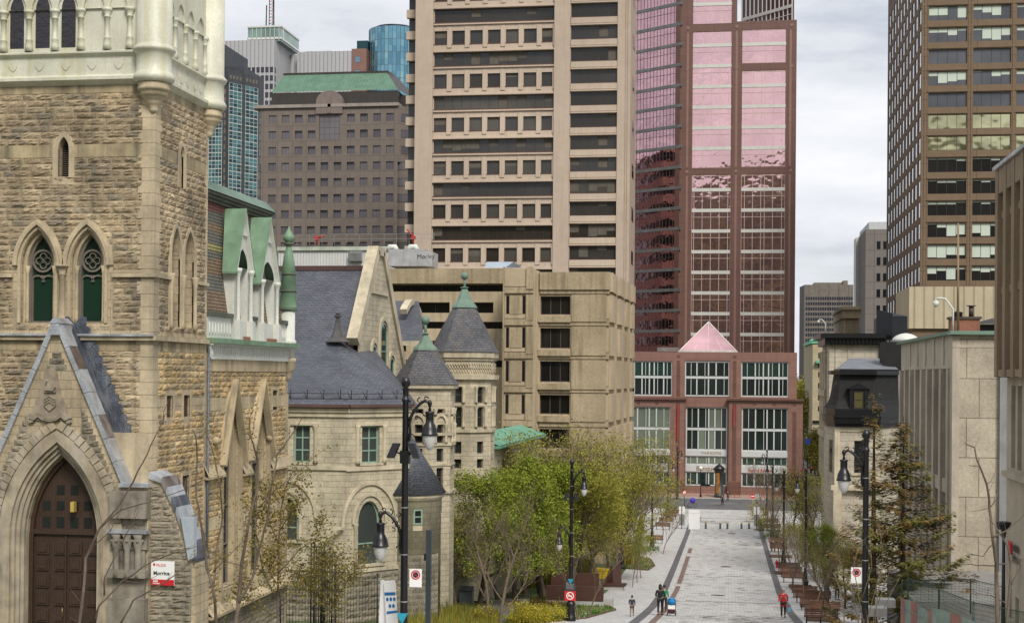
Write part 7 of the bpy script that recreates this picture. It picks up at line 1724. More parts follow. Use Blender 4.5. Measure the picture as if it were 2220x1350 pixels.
limbs('foreground_sapling','bare grey sapling crossing the arched doorway of the stone hall',33,[
 ([(172,1600),(172,1350),(180,1290),(186,1210),(215,1145),(262,1090),(300,1020),(328,965),(352,915),(360,880)],6,1.2),([(215,1145),(260,1105),(320,1088),(400,1060),(452,1035)],3,.9),([(205,1350),(215,1310),(265,1260),(330,1215),(400,1190),(455,1175)],4,1),
 ([(262,1350),(290,1300),(345,1270),(395,1235),(440,1190)],3.5,1),([(186,1210),(205,1180),(240,1150),(262,1100)],2.6,.8),([(225,1290),(228,1250),(262,1180),(288,1130),(300,1085)],3,.9),([(265,1258),(300,1262),(325,1255)],1.8,.7)],(m_bark,lf_o))
limbs('foreground_sapling','tall forked grey-brown sapling in front of the mansard wing windows',36,[
 ([(512,1600),(512,1350),(516,1300),(524,1225),(540,1130),(558,1060),(560,1000),(548,960),(538,935)],8,1.8),([(516,1310),(548,1250),(562,1190),(578,1130),(590,1050),(600,985),(628,950),(655,905)],5,1.2),([(560,1100),(600,1060),(640,1030),(680,990)],2.6,.9),([(548,960),(540,915),(548,885)],2,.8),
 ([(472,1600),(470,1350),(462,1275),(448,1230),(437,1140),(425,1080),(428,1000),(425,945),(416,930)],6,1.4),([(462,1275),(470,1190),(482,1120),(478,1050),(462,980),(445,930)],4,1.2),([(437,1140),(448,1190),(500,1220),(524,1225)],1.6,1.6),([(460,1240),(500,1200),(540,1160)],1.8,.8)],(m_bark,lf_o),1100,4,.065,.10)
s5 = [([(640,1600),(640,1350),(622,1230),(606,1150),(610,1060)],4,1)]
limbs('budding_sapling','sapling covered in small bronze-green buds before the iron gate',38,[([(602,1600),(602,1300),(605,1180),(608,1110),(622,1050),(640,1010)],4.5,1),([(602,1300),(570,1240),(560,1180),(545,1120)],3,.8),([(604,1240),(650,1190),(690,1160),(700,1120)],2.5,.8),([(604,1180),(580,1120),(575,1080),(560,1040)],2.4,.8),([(606,1150),(640,1100),(660,1060)],2,.7),([(602,1320),(650,1280),(690,1240),(720,1200)],2.4,.8),([(602,1340),(560,1310),(530,1290),(505,1280)],2.4,.8),([(608,1280),(580,1230),(600,1200)],2,.7)],(m_bark,lf_o),4600,6,.085,.17)
limbs('budding_sapling','lower bronze-budded sapling right of the iron gate post',39,[([(725,1600),(725,1340),(728,1280),(735,1230)],3.5,.9),([(725,1340),(690,1290),(660,1260),(640,1240)],2.4,.8),([(726,1300),(760,1250),(775,1225)],2.2,.8),([(726,1320),(700,1250),(690,1210)],2.2,.8),([(726,1290),(745,1235),(735,1200)],2,.7)],(m_bark,lf_o),2600,7,.08,.17)
limbs('foreground_sapling','bare brown sapling with upturned twigs before the beige stone slabs',42,[
 ([(2164,1600),(2163,1350),(2160,1260),(2160,1220),(2152,1170),(2146,1100),(2140,1050),(2120,1000),(2112,970),(2092,960)],7,1.6),([(2168,1600),(2183,1340),(2190,1270),(2192,1230),(2186,1185),(2165,1150),(2150,1130)],5,1.4),([(2160,1225),(2120,1225),(2100,1222),(2070,1225)],2.2,.8),([(2150,1180),(2130,1205),(2100,1200)],2,.8),([(2150,1165),(2180,1150),(2205,1130),(2220,1115)],3,1),([(2145,1100),(2162,1080),(2160,1060)],1.6,.7),([(2163,1222),(2200,1218),(2225,1210)],2.4,.9),([(2140,1050),(2150,1040)],1.5,.7),([(2122,1010),(2100,1008)],1.5,.7),([(2190,1270),(2205,1240),(2215,1225)],2,.7),([(2185,1310),(2150,1290),(2120,1286),(2100,1284)],2,.8),([(2146,1100),(2110,1108)],1.4,.6)],(m_bark,lf_o))
limbs('bare_shrub','spray of thin bare upright twigs around the right-hand lamp post',47,[([(1862,1500),(1862,1350),(1845,1270),(1822,1225)],2.2,.7),([(1866,1500),(1872,1350),(1850,1230),(1862,1180)],2,.6),([(1876,1500),(1880,1340),(1905,1250),(1925,1200)],2,.6),([(1880,1500),(1895,1330),(1920,1260),(1932,1230)],1.8,.6),([(1892,1500),(1898,1330),(1915,1200),(1905,1130)],2,.6),([(1840,1500),(1830,1330),(1822,1280),(1808,1240)],2.4,.7),([(1900,1350),(1930,1290),(1950,1250)],1.6,.6),([(1855,1300),(1830,1240),(1810,1190)],1.6,.6),([(1868,1300),(1890,1230),(1885,1160)],1.4,.5)],(m_twig,lf_o),260,9,.05,.10)
# ---- planting beds and shrubs
def bed(name,label,poly,h,mats,n,ls,seed,asp=.3,kind=None,tall=True,rim=None):
    rg = random.Random(seed); xs=[p[0] for p in poly]; ys_=[p[1] for p in poly]; b = MB(); k=0
    def inside(x,y):
        c=False; j=len(poly)-1
        for i in range(len(poly)):
            if (poly[i][1]>y)!=(poly[j][1]>y) and x<(poly[j][0]-poly[i][0])*(y-poly[i][1])/(poly[j][1]-poly[i][1])+poly[i][0]: c = not c
            j=i
        return c
    while k<n:
        x,y = rg.uniform(min(xs),max(xs)),rg.uniform(min(ys_),max(ys_))
        if not inside(x,y): k+=1; continue
        z = gz(y); hh = h*rg.uniform(.4,1)*(.7+.3*math.sin(x*2.1)*math.sin(y*1.7)); k+=1
        if tall: 
            l_ = Vector((rg.gauss(0,.12),rg.gauss(0,.12),1))*hh; e = Vector((rg.gauss(0,1),rg.gauss(0,1),0)).normalized()*ls*.3; p = Vector((x,y,z)); b.face([p-e,p+e,p+l_+e*.2,p+l_-e*.2],rg.randrange(len(mats)),rg.random())
        else: leaf(b,Vector((x,y,z+hh*rg.random())),ls,rg,rg.randrange(len(mats)),asp)
    o = part(name, b, mats); o['label']=label; o['category']='planting'; o['kind']='stuff'; 
    if rim:
        r = MB(); n_=len(poly)
        for i in range(n_):
            (x0,y0),(x1,y1)=poly[i],poly[(i+1)%n_]; r.tube([(x0,y0,gz(y0)+.05),((x0+x1)/2,(y0+y1)/2,gz((y0+y1)/2)+.05),(x1,y1,gz(y1)+.05)],.05,4)
        tag(part('bed_edging', r, M('corten_edging',(.14,.07,.045),.8) if 'corten_edging' not in bpy.data.materials else bpy.data.materials['corten_edging']), rim, 'edging')
    return o
def gp(px,py):      # pixel -> point on the sloping ground
    lo_,hi_ = 20,240
    d = ray(px,py)
    for _ in range(40):
        m=(lo_+hi_)/2; z = d.z/d.y*m
        if z>gz(m): lo_=m
        else: hi_=m
    return (d.x/d.y*lo_, lo_)
lawn = MB(); drape(lawn, lambda y:(-40,-9.6-max(0,(88-y))*.06), 40, 150, .012); struct('lawn', lawn, M('spring_lawn',(.07,.11,.025),.95,var=.5,vs=1.5))
pA = [gp(*p) for p in ((1100,1345),(1180,1348),(1270,1340),(1335,1322),(1310,1306),(1230,1306),(1130,1315))]
bed('flower_bed','low bright green planting with pale tufts in the curved bed at the double lamp post',pA,.28,[lf_b,lf_b,lf_str],5200,.16,3,tall=True,rim='thin rusty steel edging round the curved bed at the double lamp')
pB = [gp(*p) for p in ((1352,1232),(1405,1236),(1420,1226),(1412,1213),(1385,1206),(1372,1204),(1350,1215))]
bed('corner_bed','small green and straw-coloured triangular bed left of the walkway',pB,.3,[lf_b,lf_str],2600,.2,4,rim='rusty steel edging of the triangular bed')
bed('low_flower_bed','narrow strip of low green plants with white blossom before the far left benches',[gp(*p) for p in ((1388,1193),(1430,1194),(1428,1187),(1391,1187))],.35,[lf_b,lf_b,leafmat('white_blossom',(.6,.6,.55),(.7,.7,.65))],900,.2,5)
bed('long_grass','tall yellow-green grasses and stems below the library basement',[gp(*p) for p in ((875,1400),(1090,1400),(1080,1330),(1000,1322),(880,1318))],.95,[lf_y,lf_y,lf_o],9000,.07,6)
bed('amber_grass','upright amber stems behind the curved wooden wall bench',[gp(*p) for p in ((1150,1318),(1235,1318),(1235,1306),(1150,1306))],.8,[lf_o,lf_r],1500,.07,8)
bed('undergrowth','dark olive undergrowth and stems under the trees behind the wall bench',[(gp(1130,1275)),(gp(1272,1272)),(gp(1284,1222)),(gp(1335,1212)),(gp(1345,1195)),(gp(1150,1225))],1.5,[lf_d,lf_o,lf_y],9000,.16,10)
bed('golden_hedge','golden brown dense twiggy hedge behind the diagonal lounger',[gp(*p) for p in ((1340,1225),(1385,1225),(1385,1185),(1340,1185))],1.7,[lf_yel,lf_o,lf_o],3600,.12,9)
def shrub(label,loc,rx,rz_,n,mats,ls,seed,name='shrub',group=None):
    rg=random.Random(seed); t = thing(name,label,'shrub',loc,0,group); b=MB(); s=MB()
    for i in range(14):
        a=rg.random()*6.28; p=[Vector((0,0,0)),Vector((math.cos(a)*rx*.3,math.sin(a)*rx*.3,rz_*.5)),Vector((math.cos(a)*rx*.8,math.sin(a)*rx*.8,rz_*rg.uniform(.7,1)))]; s.tube(p,[.02,.014,.006],4,cap=False)
    cl=[(rg.gauss(0,.45)*rx,rg.gauss(0,.45)*rx,abs(rg.gauss(.45,.3))*rz_) for _ in range(34)]
    for i in range(n):
        c=cl[rg.randrange(len(cl))]; leaf(b,Vector((c[0]+rg.gauss(0,.2)*rx,c[1]+rg.gauss(0,.2)*rx,max(.05,c[2]+rg.gauss(0,.12)*rz_))),ls*rg.uniform(.6,1.3),rg,rg.randrange(len(mats)))
    part('stems', s, m_twig, t, False); part('foliage', b, mats, t, False); return t
def gl(px,py): x,y = gp(px,py); return Vector((x,y,gz(y)))
shrub('large bright yellow forsythia shrub left of the double lamp base',gl(1135,1350),1.25,1.25,5200,[lf_yel,lf_yel,lf_y],.09,1,group='yellow shrubs'); shrub('second yellow shrub spreading toward the lamp base',gl(1185,1345),.95,.95,3200,[lf_yel,lf_yel,lf_y],.09,2,group='yellow shrubs'); shrub('small yellow shrub beside the grey path',gl(1062,1350),.55,1.0,1100,[lf_yel,lf_yel,lf_y],.09,3,group='yellow shrubs'); shrub('small yellow-brown shrub at the left of the yellow group',gl(1035,1348),.4,.6,600,[lf_yel,lf_o],.09,4,group='yellow shrubs')
for i,(px,py,rx,h_,mm_,lb) in enumerate([(1640,1132,1.6,2.6,[lf_o,lf_yel],'orange-gold shrub by the no entry sign'),(1655,1150,1.2,1.8,[lf_o,lf_y],'brown-green shrub before the far right board'),(1455,1115,1.5,1.6,[lf_d,lf_g],'dark green clipped shrub by the bicycle'),(1680,1165,1.3,1.3,[lf_b,lf_y],'green shrub behind the seated couple'),(1765,1160,2.0,2.2,[lf_g,lf_d],'green shrub mass at the right pavement edge'),(1790,1215,1.6,1.6,[lf_y,lf_g],'yellow-green shrub by the purple-topped walker'),(1735,1110,2.0,1.5,[lf_g,lf_b],'low green shrub under the dark red tree')]): shrub(lb,gl(px,py),rx,h_,1500,mm_,.15,20+i,group='shrubs along the far pavements')
# grey gravel mound / ramp left of the yellow shrubs
b = MB(); pts=[gp(*p) for p in ((1000,1345),(1090,1345),(1150,1300),(1150,1290),(1090,1298),(1030,1318))]; b.face([(x,y,gz(y)+.03) for x,y in pts]); struct('path', b, M('dark_grey_path',(.12,.12,.12),.9,var=.2))
# leafy rise and trees at the end of the avenue
td = make_tree(12,.9,51,lf_y,3500,.5,.25,m_bark,3,5,.25,.4,clump=.9)
for i,(px,Yt,s,lb) in enumerate([(1752,420,1.6,'yellow-green tree at the avenue end beside the pink podium'),(1746,480,1.9,'tall yellow-green tree at the far end of the avenue'),(1768,330,.9,'small yellow tree on the avenue before the pilastered building'),(1778,290,.75,'yellow-budded street tree at the avenue corner'),(1757,600,2.2,'farthest tree at the foot of the distant tower')]): tree('avenue_tree',lb,Vector((W(px,900,Yt).x,Yt,gz(Yt))),td,i,s,'trees down the avenue')
# ================================================================== street furniture
m_lg = glass('frosted_lamp_glass',(.55,.55,.52),.35,wav=0); m_silver = M('silver_strap',(.5,.5,.5),.4,.7)
def arm(b, s, z, reach=.71):      # scrolled bracket, s = +1 to the right
    pts = [Vector((s*(.1+ (reach-.1)*t), 0, z+ .62*math.sin(math.pi*.5*min(1,t*1.15))**.8 - (.0 if t<.85 else (t-.85)*.8))) for t in [i/10 for i in range(11)]]
    b.tube(pts,[.045]*9+[.04,.03],8)
    b.tube([(s*.1,0,z-.55),(s*.14,0,z-.3),(s*.12,0,z-.05),(s*.2,0,z+.22),(s*.34,0,z+.40)],[.05,.04,.035,.03,.02],6)
    for (cx_,cz_,r_,t0,t1) in ((.26,.30,.10,0,5.2),(.42,.62,.09,1.5,6.6),(.20,.55,.09,2,7),(.60,.68,.07,0,5),(.17,-.40,.07,0,5.4),(.33,.12,.07,1,6)):
        b.tube([(s*(cx_+r_*(1-k*.07)*math.cos(t0+(t1-t0)*k/9)),0,z+cz_+r_*(1-k*.07)*math.sin(t0+(t1-t0)*k/9)) for k in range(10)],[.022-.0015*k for k in range(10)],5)
    return Vector((s*reach,0,z+.55))
def lamp_head(root, p, drop=0):
    b = MB(); z = p.z; x = p.x
    b.lathe((x,0,z),[(.03,-.22),(.05,-.20),(.03,-.12),(.05,-.08),(.07,0),(.05,.06),(.02,.1)],10); b.lathe((x,0,z),[(.232,-.93),(.245,-.92),(.24,-.88),(.225,-.86),(.20,-.72),(.15,-.60),(.115,-.55),(.115,-.30),(.14,-.28),(.14,-.25),(.05,-.22)],20)
    h = part('lamp_head', b, m_black, root, False); b = MB(); b.lathe((x,0,z),[(.005,-1.36),(.07,-1.33),(.13,-1.24),(.18,-1.10),(.205,-.93)],18,cap=False); part('lamp_glass', b, m_lg, h, False)
def make_lamp(name,label,loc,H=9.3,arms=((1,.90),(-1,4.12)),group='black cast lamp posts',r=.105,mirror=1):
    t = thing(name,label,'street lamp',loc,0,group); b = MB()
    b.lathe((0,0,0),[(.30,-.3),(.30,.25),(.26,.3),(.24,.9),(.27,.95),(.25,1.05),(.17,1.15),(.15,1.7),(.17,1.75),(r*1.15,1.85),(r,4),(r*.85,H-.75),(r*1.1,H-.72),(r*1.1,H-.66),(r*.8,H-.62),(r*.8,H-.40),(r*1.2,H-.38),(r*.6,H-.33),(r*1.1,H-.28),(r*1.3,H-.18),(r*1.0,H-.05),(.02,H)],16); part('pole', b, m_black, t, False)
    for s,dz in arms:
        b = MB(); e = arm(b,s*mirror,H-dz-.42); part('bracket', b, m_black, t, False); lamp_head(t,e)
    b = MB()
    for k in range(5): b.lathe((0,0,2.4+k*1.35),[(r*1.06,0),(r*1.06,.03)],12,cap=False)
    part('strap', b, m_silver, t, False)
    return t
def cams(t, z, side=1):
    b = MB(); b.box(-.13,.13,-.13,.13,z-.25,z+.12); part('equipment_box', b, m_black, t, False)
    for s in (-1,1):
        b = MB(); b.tube([(s*.08,0,z),(s*.30,-.1,z+.10)],.03,5); c = Vector((s*.30,-.18,z+.12)); u = Vector((s*.35,-.2,-.9)).normalized(); v = Vector((1,0,0)); w = u.cross(v).normalized()
        P_ = lambda a,b_,c_: c+u*a+v*b_+w*c_
        q=[P_(a,b_,c_) for a in (-.22,.22) for b_ in (-.10,.10) for c_ in (-.09,.09)]
        for f_ in ((0,1,3,2),(4,6,7,5),(0,4,5,1),(2,3,7,6),(0,2,6,4),(1,5,7,3)): b.face([q[i] for i in f_])
        part('floodlight', b, m_black, t, False)
def nopark(label,loc,w_=.36,h_=.52,post=False):
    t = thing('parking_sign',label,'sign',loc,0,'white no parking plates'); b = MB()
    b.slab([(-w_/2,0),(w_/2,0),(w_/2,.02),(-w_/2,.02)],-h_/2,h_/2); part('plate', b, m_signw, t, False)
    f_ = Fr((0,-.001,0),(1,0,0)); b = MB(); b.sweep(f_,[(.12*math.cos(k*.3927),.09+.12*math.sin(k*.3927)) for k in range(17)],-.018,.018,0,.005); part('red_ring', b, m_signr, t, False)
    b = MB(); b.extr(f_,[(.085*math.cos(k*.5236),.09+.085*math.sin(k*.5236)) for k in range(12)],0,.003); part('black_disc', b, m_ink, t, False); b = MB(); b.sweep(f_,[(-.07,.16),(.07,.02)],-.008,.008,.003,.006); part('red_bar', b, m_signr, t, False)
    b = MB(); 
    for z in (-.15,.15): b.box(-w_/2-.2,0,.02,.035,z-.012,z+.012)
    part('bracket', b, m_silver, t, False); return t
def lp(px,Y): return Vector((W(px,1100,Y).x,Y,0))
def pole_at(px,pyt,Y,label,arms,mirror=1,H=None):
    top = W(px,pyt,Y); zb = gz(Y); H = top.z-zb; return make_lamp('street_lamp',label,Vector((top.x,Y,zb)),H,arms,mirror=mirror)
A2_ = ((1,.90),(-1,4.12))
L1 = pole_at(880,815,40,'nearest black lamp post with two scrolled arms and floodlights before the stone library',A2_); cams(L1, W(880,985,40).z-L1.location.z)
L2 = pole_at(1240,995,82,'black two-armed lamp post with red smoking sign rising from the flower bed',A2_); cams(L2, W(1240,1080,82).z-L2.location.z)
m_cy = M('cyan_plastic',(.02,.35,.48),.4)
for Lm,pyy,s in ((L1,1338,1.0),(L2,1248,1.0)):
    z = W(880,pyy,Lm.location.y).z-Lm.location.z; b = MB(); b.extr(Fr((0,-.13,z),(1,0,0)),[(-.15,.15),(0,-.15),(.15,.15)],0,.1); tag(part('arrow_marker', b, m_cy, None),'cyan triangular marker strapped to the '+('nearest lamp post' if Lm is L1 else 'lamp post in the flower bed'),'marker'); sc.objects[-1].location = Lm.location
pole_at(1350,1014,135,'slim black lamp post behind the diagonal wooden lounger',((-1,.9),))
pole_at(1415,1009,160,'black lamp post beside the small strip of flowers',A2_)
pole_at(1449,990,205,'far black lamp post left of the bicycle',((1,.9),)); pole_at(1469,968,243,'farthest left lamp post across the cross street',((1,.9),))
L3 = pole_at(1878,930,48,'large black lamp post with one arm before the spruces',((-1,.90),))
pole_at(1748,1013,118,'black lamp post at the third pair of right benches',((-1,.9),)); pole_at(1700,1018,142,'black lamp post by the red hydrant row',((-1,.9),)); pole_at(1676,992,180,'black lamp post beyond the seated couple',((-1,.9),)); pole_at(1663,975,215,'farthest right lamp post before the cross street',((-1,.9),))
P_ = W(901,1252,40); nopark('no parking plate strapped to the nearest lamp post',P_); P_ = W(1857,1246,48); t = nopark('no parking plate on the large right lamp post',P_)
P_ = W(1355,1165,134.8); nopark('no parking plate on the slim lamp behind the lounger',P_,.45,.62)
# smoking sign on lamp 2
P_ = W(1237,1279,82); t = thing('no_smoking_sign','dark grey plate with red no-smoking panel on the lamp in the flower bed','sign',P_+Vector((0,-.2,0))); f_ = Fr((0,0,0),(1,0,0)); b = MB(); b.fbox(f_,-.32,.32,-.56,.56,0,.03); part('plate', b, M('charcoal_plate',(.04,.04,.045),.5), t, False); b = MB(); b.fbox(f_,-.32,.32,-.56,.0,.03,.035); part('red_panel', b, m_signr, t, False)
b = MB(); b.sweep(f_,[(.2*math.cos(k*.3927),-.27+.2*math.sin(k*.3927)) for k in range(17)],-.025,.025,.035,.04); b.fbox(f_,-.14,.10,-.31,-.25,.035,.042); b.sweep(f_,[(-.14,-.12),(.14,-.42)],-.02,.02,.04,.046); b.tube([f_.P(.1,-.22,.04),f_.P(.15,-.15,.04),f_.P(.1,-.12,.04)],.012,4); part('cigarette_symbol', b, m_signw, t, False)
text('lettering','ZONE SANS FUMÉE',.055,f_,-.25,.25,.035,m_signw,t) if 0 else None
b = MB(); 
for k in range(5): b.fbox(f_,-.24,.24-.06*(k%2),.12+k*.065,.14+k*.065,.03,.033)
b.fbox(f_,-.24,-.10,.44,.48,.03,.033); part('small_print', b, M('grey_print',(.35,.35,.36),.6), t, False)
# plain dark post, A-frame notice, iron gates
P_ = W(930,1148,62); zb = gz(62); t = thing('steel_post','plain dark grey square steel post before the rock-faced basement','post',Vector((P_.x,62,zb))); h=P_.z-zb; b = MB(); b.box(-.11,.11,-.11,.11,-.5,h); part('post', b, M('slate_grey_paint',(.045,.055,.07),.4), t, False); b = MB(); b.box(-.2,-.11,-.07,.07,h-1.35,h-1.05); part('junction_box', b, m_black, t, False)
Yn=41; P_ = W(845,1300,Yn); t = thing('sandwich_board','white tilted A-frame notice with blue health pictograms by the iron gate','sign',P_); f_ = Fr((0,0,0),(1,-.25,0)); m_bl = M('sign_blue',(.02,.16,.38),.5)
b = MB(); b.extr(f_,[(-.20,.56),(-.08,-1.1),(.30,-1.1),(.16,.60)],-.03,0); part('panel', b, m_signw, t, False); b = MB(); b.extr(Fr((0,.0,0),(.5,1,0)),[(-.1,-1.1),(.55,-1.1),(.1,.56),(-.02,.56)],-.35,-.31); part('rear_panel', b, m_signw, t, False)
b = MB(); b.extr(f_,[(-.17,.22),(.19,.25),(.19,.16),(-.17,.12)][::-1],0,.004); b.extr(f_,[(-.10,-.34),(.26,-.28),(.26,-.35),(-.10,-.42)][::-1],0,.004)
for i in range(2):
    for j in range(3-i): cx_,cz_ = -.08+j*.115+i*.09, .02-i*.19+j*.01; b.extr(f_,[(cx_+.045*math.cos(k*.6283),cz_+.062*math.sin(k*.6283)) for k in range(10)],0,.005)
part('blue_pictograms', b, m_bl, t, False)
def railing(name,label,pts,h,Yg,arch_=None,ring=True,cat='fence'):
    t = thing(name,label,cat,pts[0]); b = MB(); o=pts[0]
    for A,B in zip(pts,pts[1:]):
        n = max(1,int((B-A).length/.13)); 
        for i in range(n+1):
            p = A.lerp(B,i/n)-o; hh = h+(arch_(i/n) if arch_ else 0); b.tube([p,p+Vector((0,0,hh))],.010,4)
        m_=8
        for i in range(m_):
            for dz in (0,.17,h-.25): 
                p0,p1 = A.lerp(B,i/m_)-o,A.lerp(B,(i+1)/m_)-o; h0,h1 = (arch_(i/m_),arch_((i+1)/m_)) if arch_ else (0,0)
                b.tube([p0+Vector((0,0,h+h0-dz if dz<h-.3 else .2)),p1+Vector((0,0,h+h1-dz if dz<h-.3 else .2))],.013,4)
    part('bars', b, m_iron, t, False); b = MB()
    for q in pts: 
        p=q-o; b.tube([p,p+Vector((0,0,h+.12))],.035,6); b.ball(p+Vector((0,0,h+.16)),.05)
    part('post', b, m_iron, t, False); return t
Yf=60; zt_ = W(760,1250,Yf).z; zb = zt_-2.4
def fp(px,Y=Yf): return Vector((W(px,1300,Y).x,Y,zb))
railing('iron_gate','wrought iron gate leaf sweeping up to the tall post pair, right of them',[fp(728),fp(818)],2.4,Yf,lambda t:.95*(1-min(1,t*2))**1.5,cat='gate'); railing('iron_fence','wrought iron railing between the stone hall and the tall gate piers',[fp(608,58),fp(682,58)],2.25,Yf,lambda t:.9*max(0,t*2-1)**1.5)
for i,(px,Yp,h) in enumerate(((688,59,3.9),(712,60.5,3.3))):
    b = MB(); c = Vector((W(px,1300,Yp).x,Yp,zb)); t = thing('gate_pier','tall square openwork iron gate pier, '+('left and taller one' if i==0 else 'right and shorter one'),'gate pier',c)
    for dx in (-.22,.22):
        for dy in (-.22,.22): b.tube([(dx,dy,0),(dx,dy,h)],.035,5); b.ball((dx,dy,h+.05),.05)
    for z in (.4,1.2,2.0,2.8,h-.35,h-.1):
        for a,c_ in (((-.22,-.22),(.22,-.22)),((.22,-.22),(.22,.22)),((-.22,-.22),(-.22,.22)),((-.22,.22),(.22,.22))): b.tube([(a[0],a[1],z),(c_[0],c_[1],z)],.015,4)
    for k in range(3):
        for dy in (-.22,.22): b.tube([(-.11+k*.11,dy,0),(-.11+k*.11,dy,h-.1)],.014,4)
    part('openwork_frame', b, m_iron, t, False)
# benches
def bench(label,loc,w_=2.0,group='wooden benches along the right-hand side',back=True,rz=0):
    t = thing('park_bench',label,'bench',loc,rz,group)
    for k in range(4): 
        b = MB(); b.box(-w_/2,w_/2,-.28+k*.14,-.16+k*.14,.42,.46); part('seat_slat', b, m_bench, t, False)
    if back:
        for k in range(4): b = MB(); b.box(-w_/2,w_/2,-.34-.02*k,-.31-.02*k,.50+k*.13,.61+k*.13); part('back_slat', b, m_bench, t, False)
    for s in (-1,0,1):
        b = MB(); b.tube([(s*w_*.42,-.25,0),(s*w_*.42,-.26,.42),(s*w_*.42,-.37,1.0)],.03,5); b.tube([(s*w_*.42,.24,0),(s*w_*.42,.24,.42)],.03,5); b.box(s*w_*.42-.025,s*w_*.42+.025,-.26,.26,.38,.42); part('leg', b, m_black, t, False)
    return t
b0 = bench('nearest wooden bench at the lower right, full back slats showing',Vector((0,0,0)),1.95)
BN = [(1779,1352,0,None),(1788,1334,0,'bench just behind the nearest one, facing away'),(1764,1322,0,'second bench pair front bench on the right'),(1772,1308,0,'second bench pair rear bench on the right'),(1752,1306,0,'third pair of right benches, front one'),(1744,1295,0,'third pair of right benches, rear one'),(1720,1262,0,'bench beside the red hydrant, near one'),(1714,1250,0,'bench beside the red hydrant, middle one'),(1708,1240,0,'bench beside the red hydrant, far one'),(1688,1196,0,'bench with the seated couple'),(1685,1183,0,'bench behind the seated couple'),(1676,1150,0,'low far bench before the right sign board'),(1672,1138,0,'farthest bench on the right')]
for px,py,rz,lb in BN:
    P_ = gl(px,py)
    if lb is None: b0.location = P_; b0.rotation_euler.z = 0
    else: dup(b0,P_,rz,lb)
pm = M('bark_mulch',(.16,.09,.05),.95,var=.5,vs=4)
for px,py,w_,lb in ((1785,1345,1.9,'bark-filled tree pit under the nearest bench'),(1765,1315,1.8,'bark-filled tree pit under the second bench pair'),(1745,1283,1.9,'bark tree pit before the third bench pair'),(1735,1272,1.8,'long bark tree pit in front of the third benches'),(1694,1243,1.2,'bark pit behind the hydrant'),(1692,1207,2.2,'wooden-rimmed planter box between lamp and benches')):
    P_ = gl(px,py); t = thing('tree_pit',lb,'tree pit',P_,0,'bark-filled tree pits'); b = MB(); b.box(-w_/2,w_/2,-.7,.7,.0,.06); part('mulch', b, pm, t, False); b = MB(); 
    for x0,x1,y0,y1 in ((-w_/2-.06,w_/2+.06,-.76,-.7),(-w_/2-.06,w_/2+.06,.7,.76),(-w_/2-.06,-w_/2,-.7,.7),(w_/2,w_/2+.06,-.7,.7)): b.box(x0,x1,y0,y1,0,.14)
    part('rim', b, bpy.data.materials['corten_edging'], t, False)
for i,(px,py,lb) in enumerate([(1420,1177,'low wooden bench by the flowers on the left'),(1437,1147,'left far bench, nearest of the row'),(1444,1136,'left far bench, second of the row'),(1452,1125,'left bench in front of the seated person'),(1458,1117,'left bench with the seated person')]): 
    dup(b0,gl(px,py),0,lb,'small far wooden benches on the left')
# curved slatted wall bench with concrete plinth
P_ = gl(1245,1312); P_.z = gz(P_.y); t = thing('wooden_wall_bench','long dark slatted wooden wall bench on a concrete plinth behind the curved bed','bench',P_); m_wb = MB_brick('dark_oiled_slats',(.115,.045,.03),(.10,.04,.026),(.03,.012,.01),6,.075,.02,.5,.01,off=0)
b = MB(); b.box(-1.95,2.0,-.05,.25,.35,1.35); part('front_slats', b, m_wb, t, False); b = MB(); b.box(-1.75,1.6,1.0,1.2,.9,2.1); part('rear_slats', b, m_wb, t, False); b = MB(); b.box(-2.0,2.6,-.1,1.4,-.2,.33); b.box(2.0,2.6,-.1,1.4,.33,.5); part('plinth', b, m_conc_light, t, False)
P_ = gl(1337,1278); t = thing('slatted_lounger','diagonal dark slatted wooden lounger bench on concrete blocks beside the walk','bench',P_); b = MB(); e_ = Fr((-.6,0,0),(1,.0,0)); b.extr(Fr((-1.2,1.0,0),(.85,-.52,0)),[(0,.35),(1.0,.35),(.95,1.9),(.80,1.9)],-1.2,-.0); part('backrest', b, m_wb, t, False); b = MB(); b.box(-1.2,.75,-.5,.9,.36,.46); part('seat', b, m_wb, t, False); b = MB(); b.box(-1.1,.55,-.42,.8,-.2,.34); part('plinth', b, m_conc_light, t, False)
P_ = gl(1303,1253); t = thing('yellow_box','bright yellow plastic grit box behind the wall bench','grit box',P_+Vector((0,0,.0))); t.scale=(1.15,)*3; m_yb = M('yellow_plastic',(.72,.50,.01),.45,var=.08); b = MB(); b.extr(Fr((0,-.35,0),(1,0,0)),[(-.58,0),(.58,0),(.64,.62),(-.64,.62)],-.7,0); part('bin', b, m_yb, t, False); b = MB(); b.extr(Fr((0,-.4,0),(1,0,0)),[(-.68,.62),(.68,.62),(.66,.74),(-.66,.80)],-.8,0); part('lid', b, m_yb, t, False)
# silver-grey utility cabinet by the basement
P_ = gl(1012,1308); t = thing('utility_cabinet','small grey metal cabinet with sloping lid left of the path','cabinet',P_); b = MB(); b.box(-.45,.4,-.4,.4,0,.95); part('body', b, M('grey_cabinet_paint',(.17,.20,.21),.5), t, False); b = MB(); b.face([(-.5,-.45,.95),(.45,-.45,.95),(.45,.45,1.15),(-.5,.45,1.15)]); b.box(-.5,.45,-.45,.45,.9,.949); part('lid', b, m_lead, t, False)
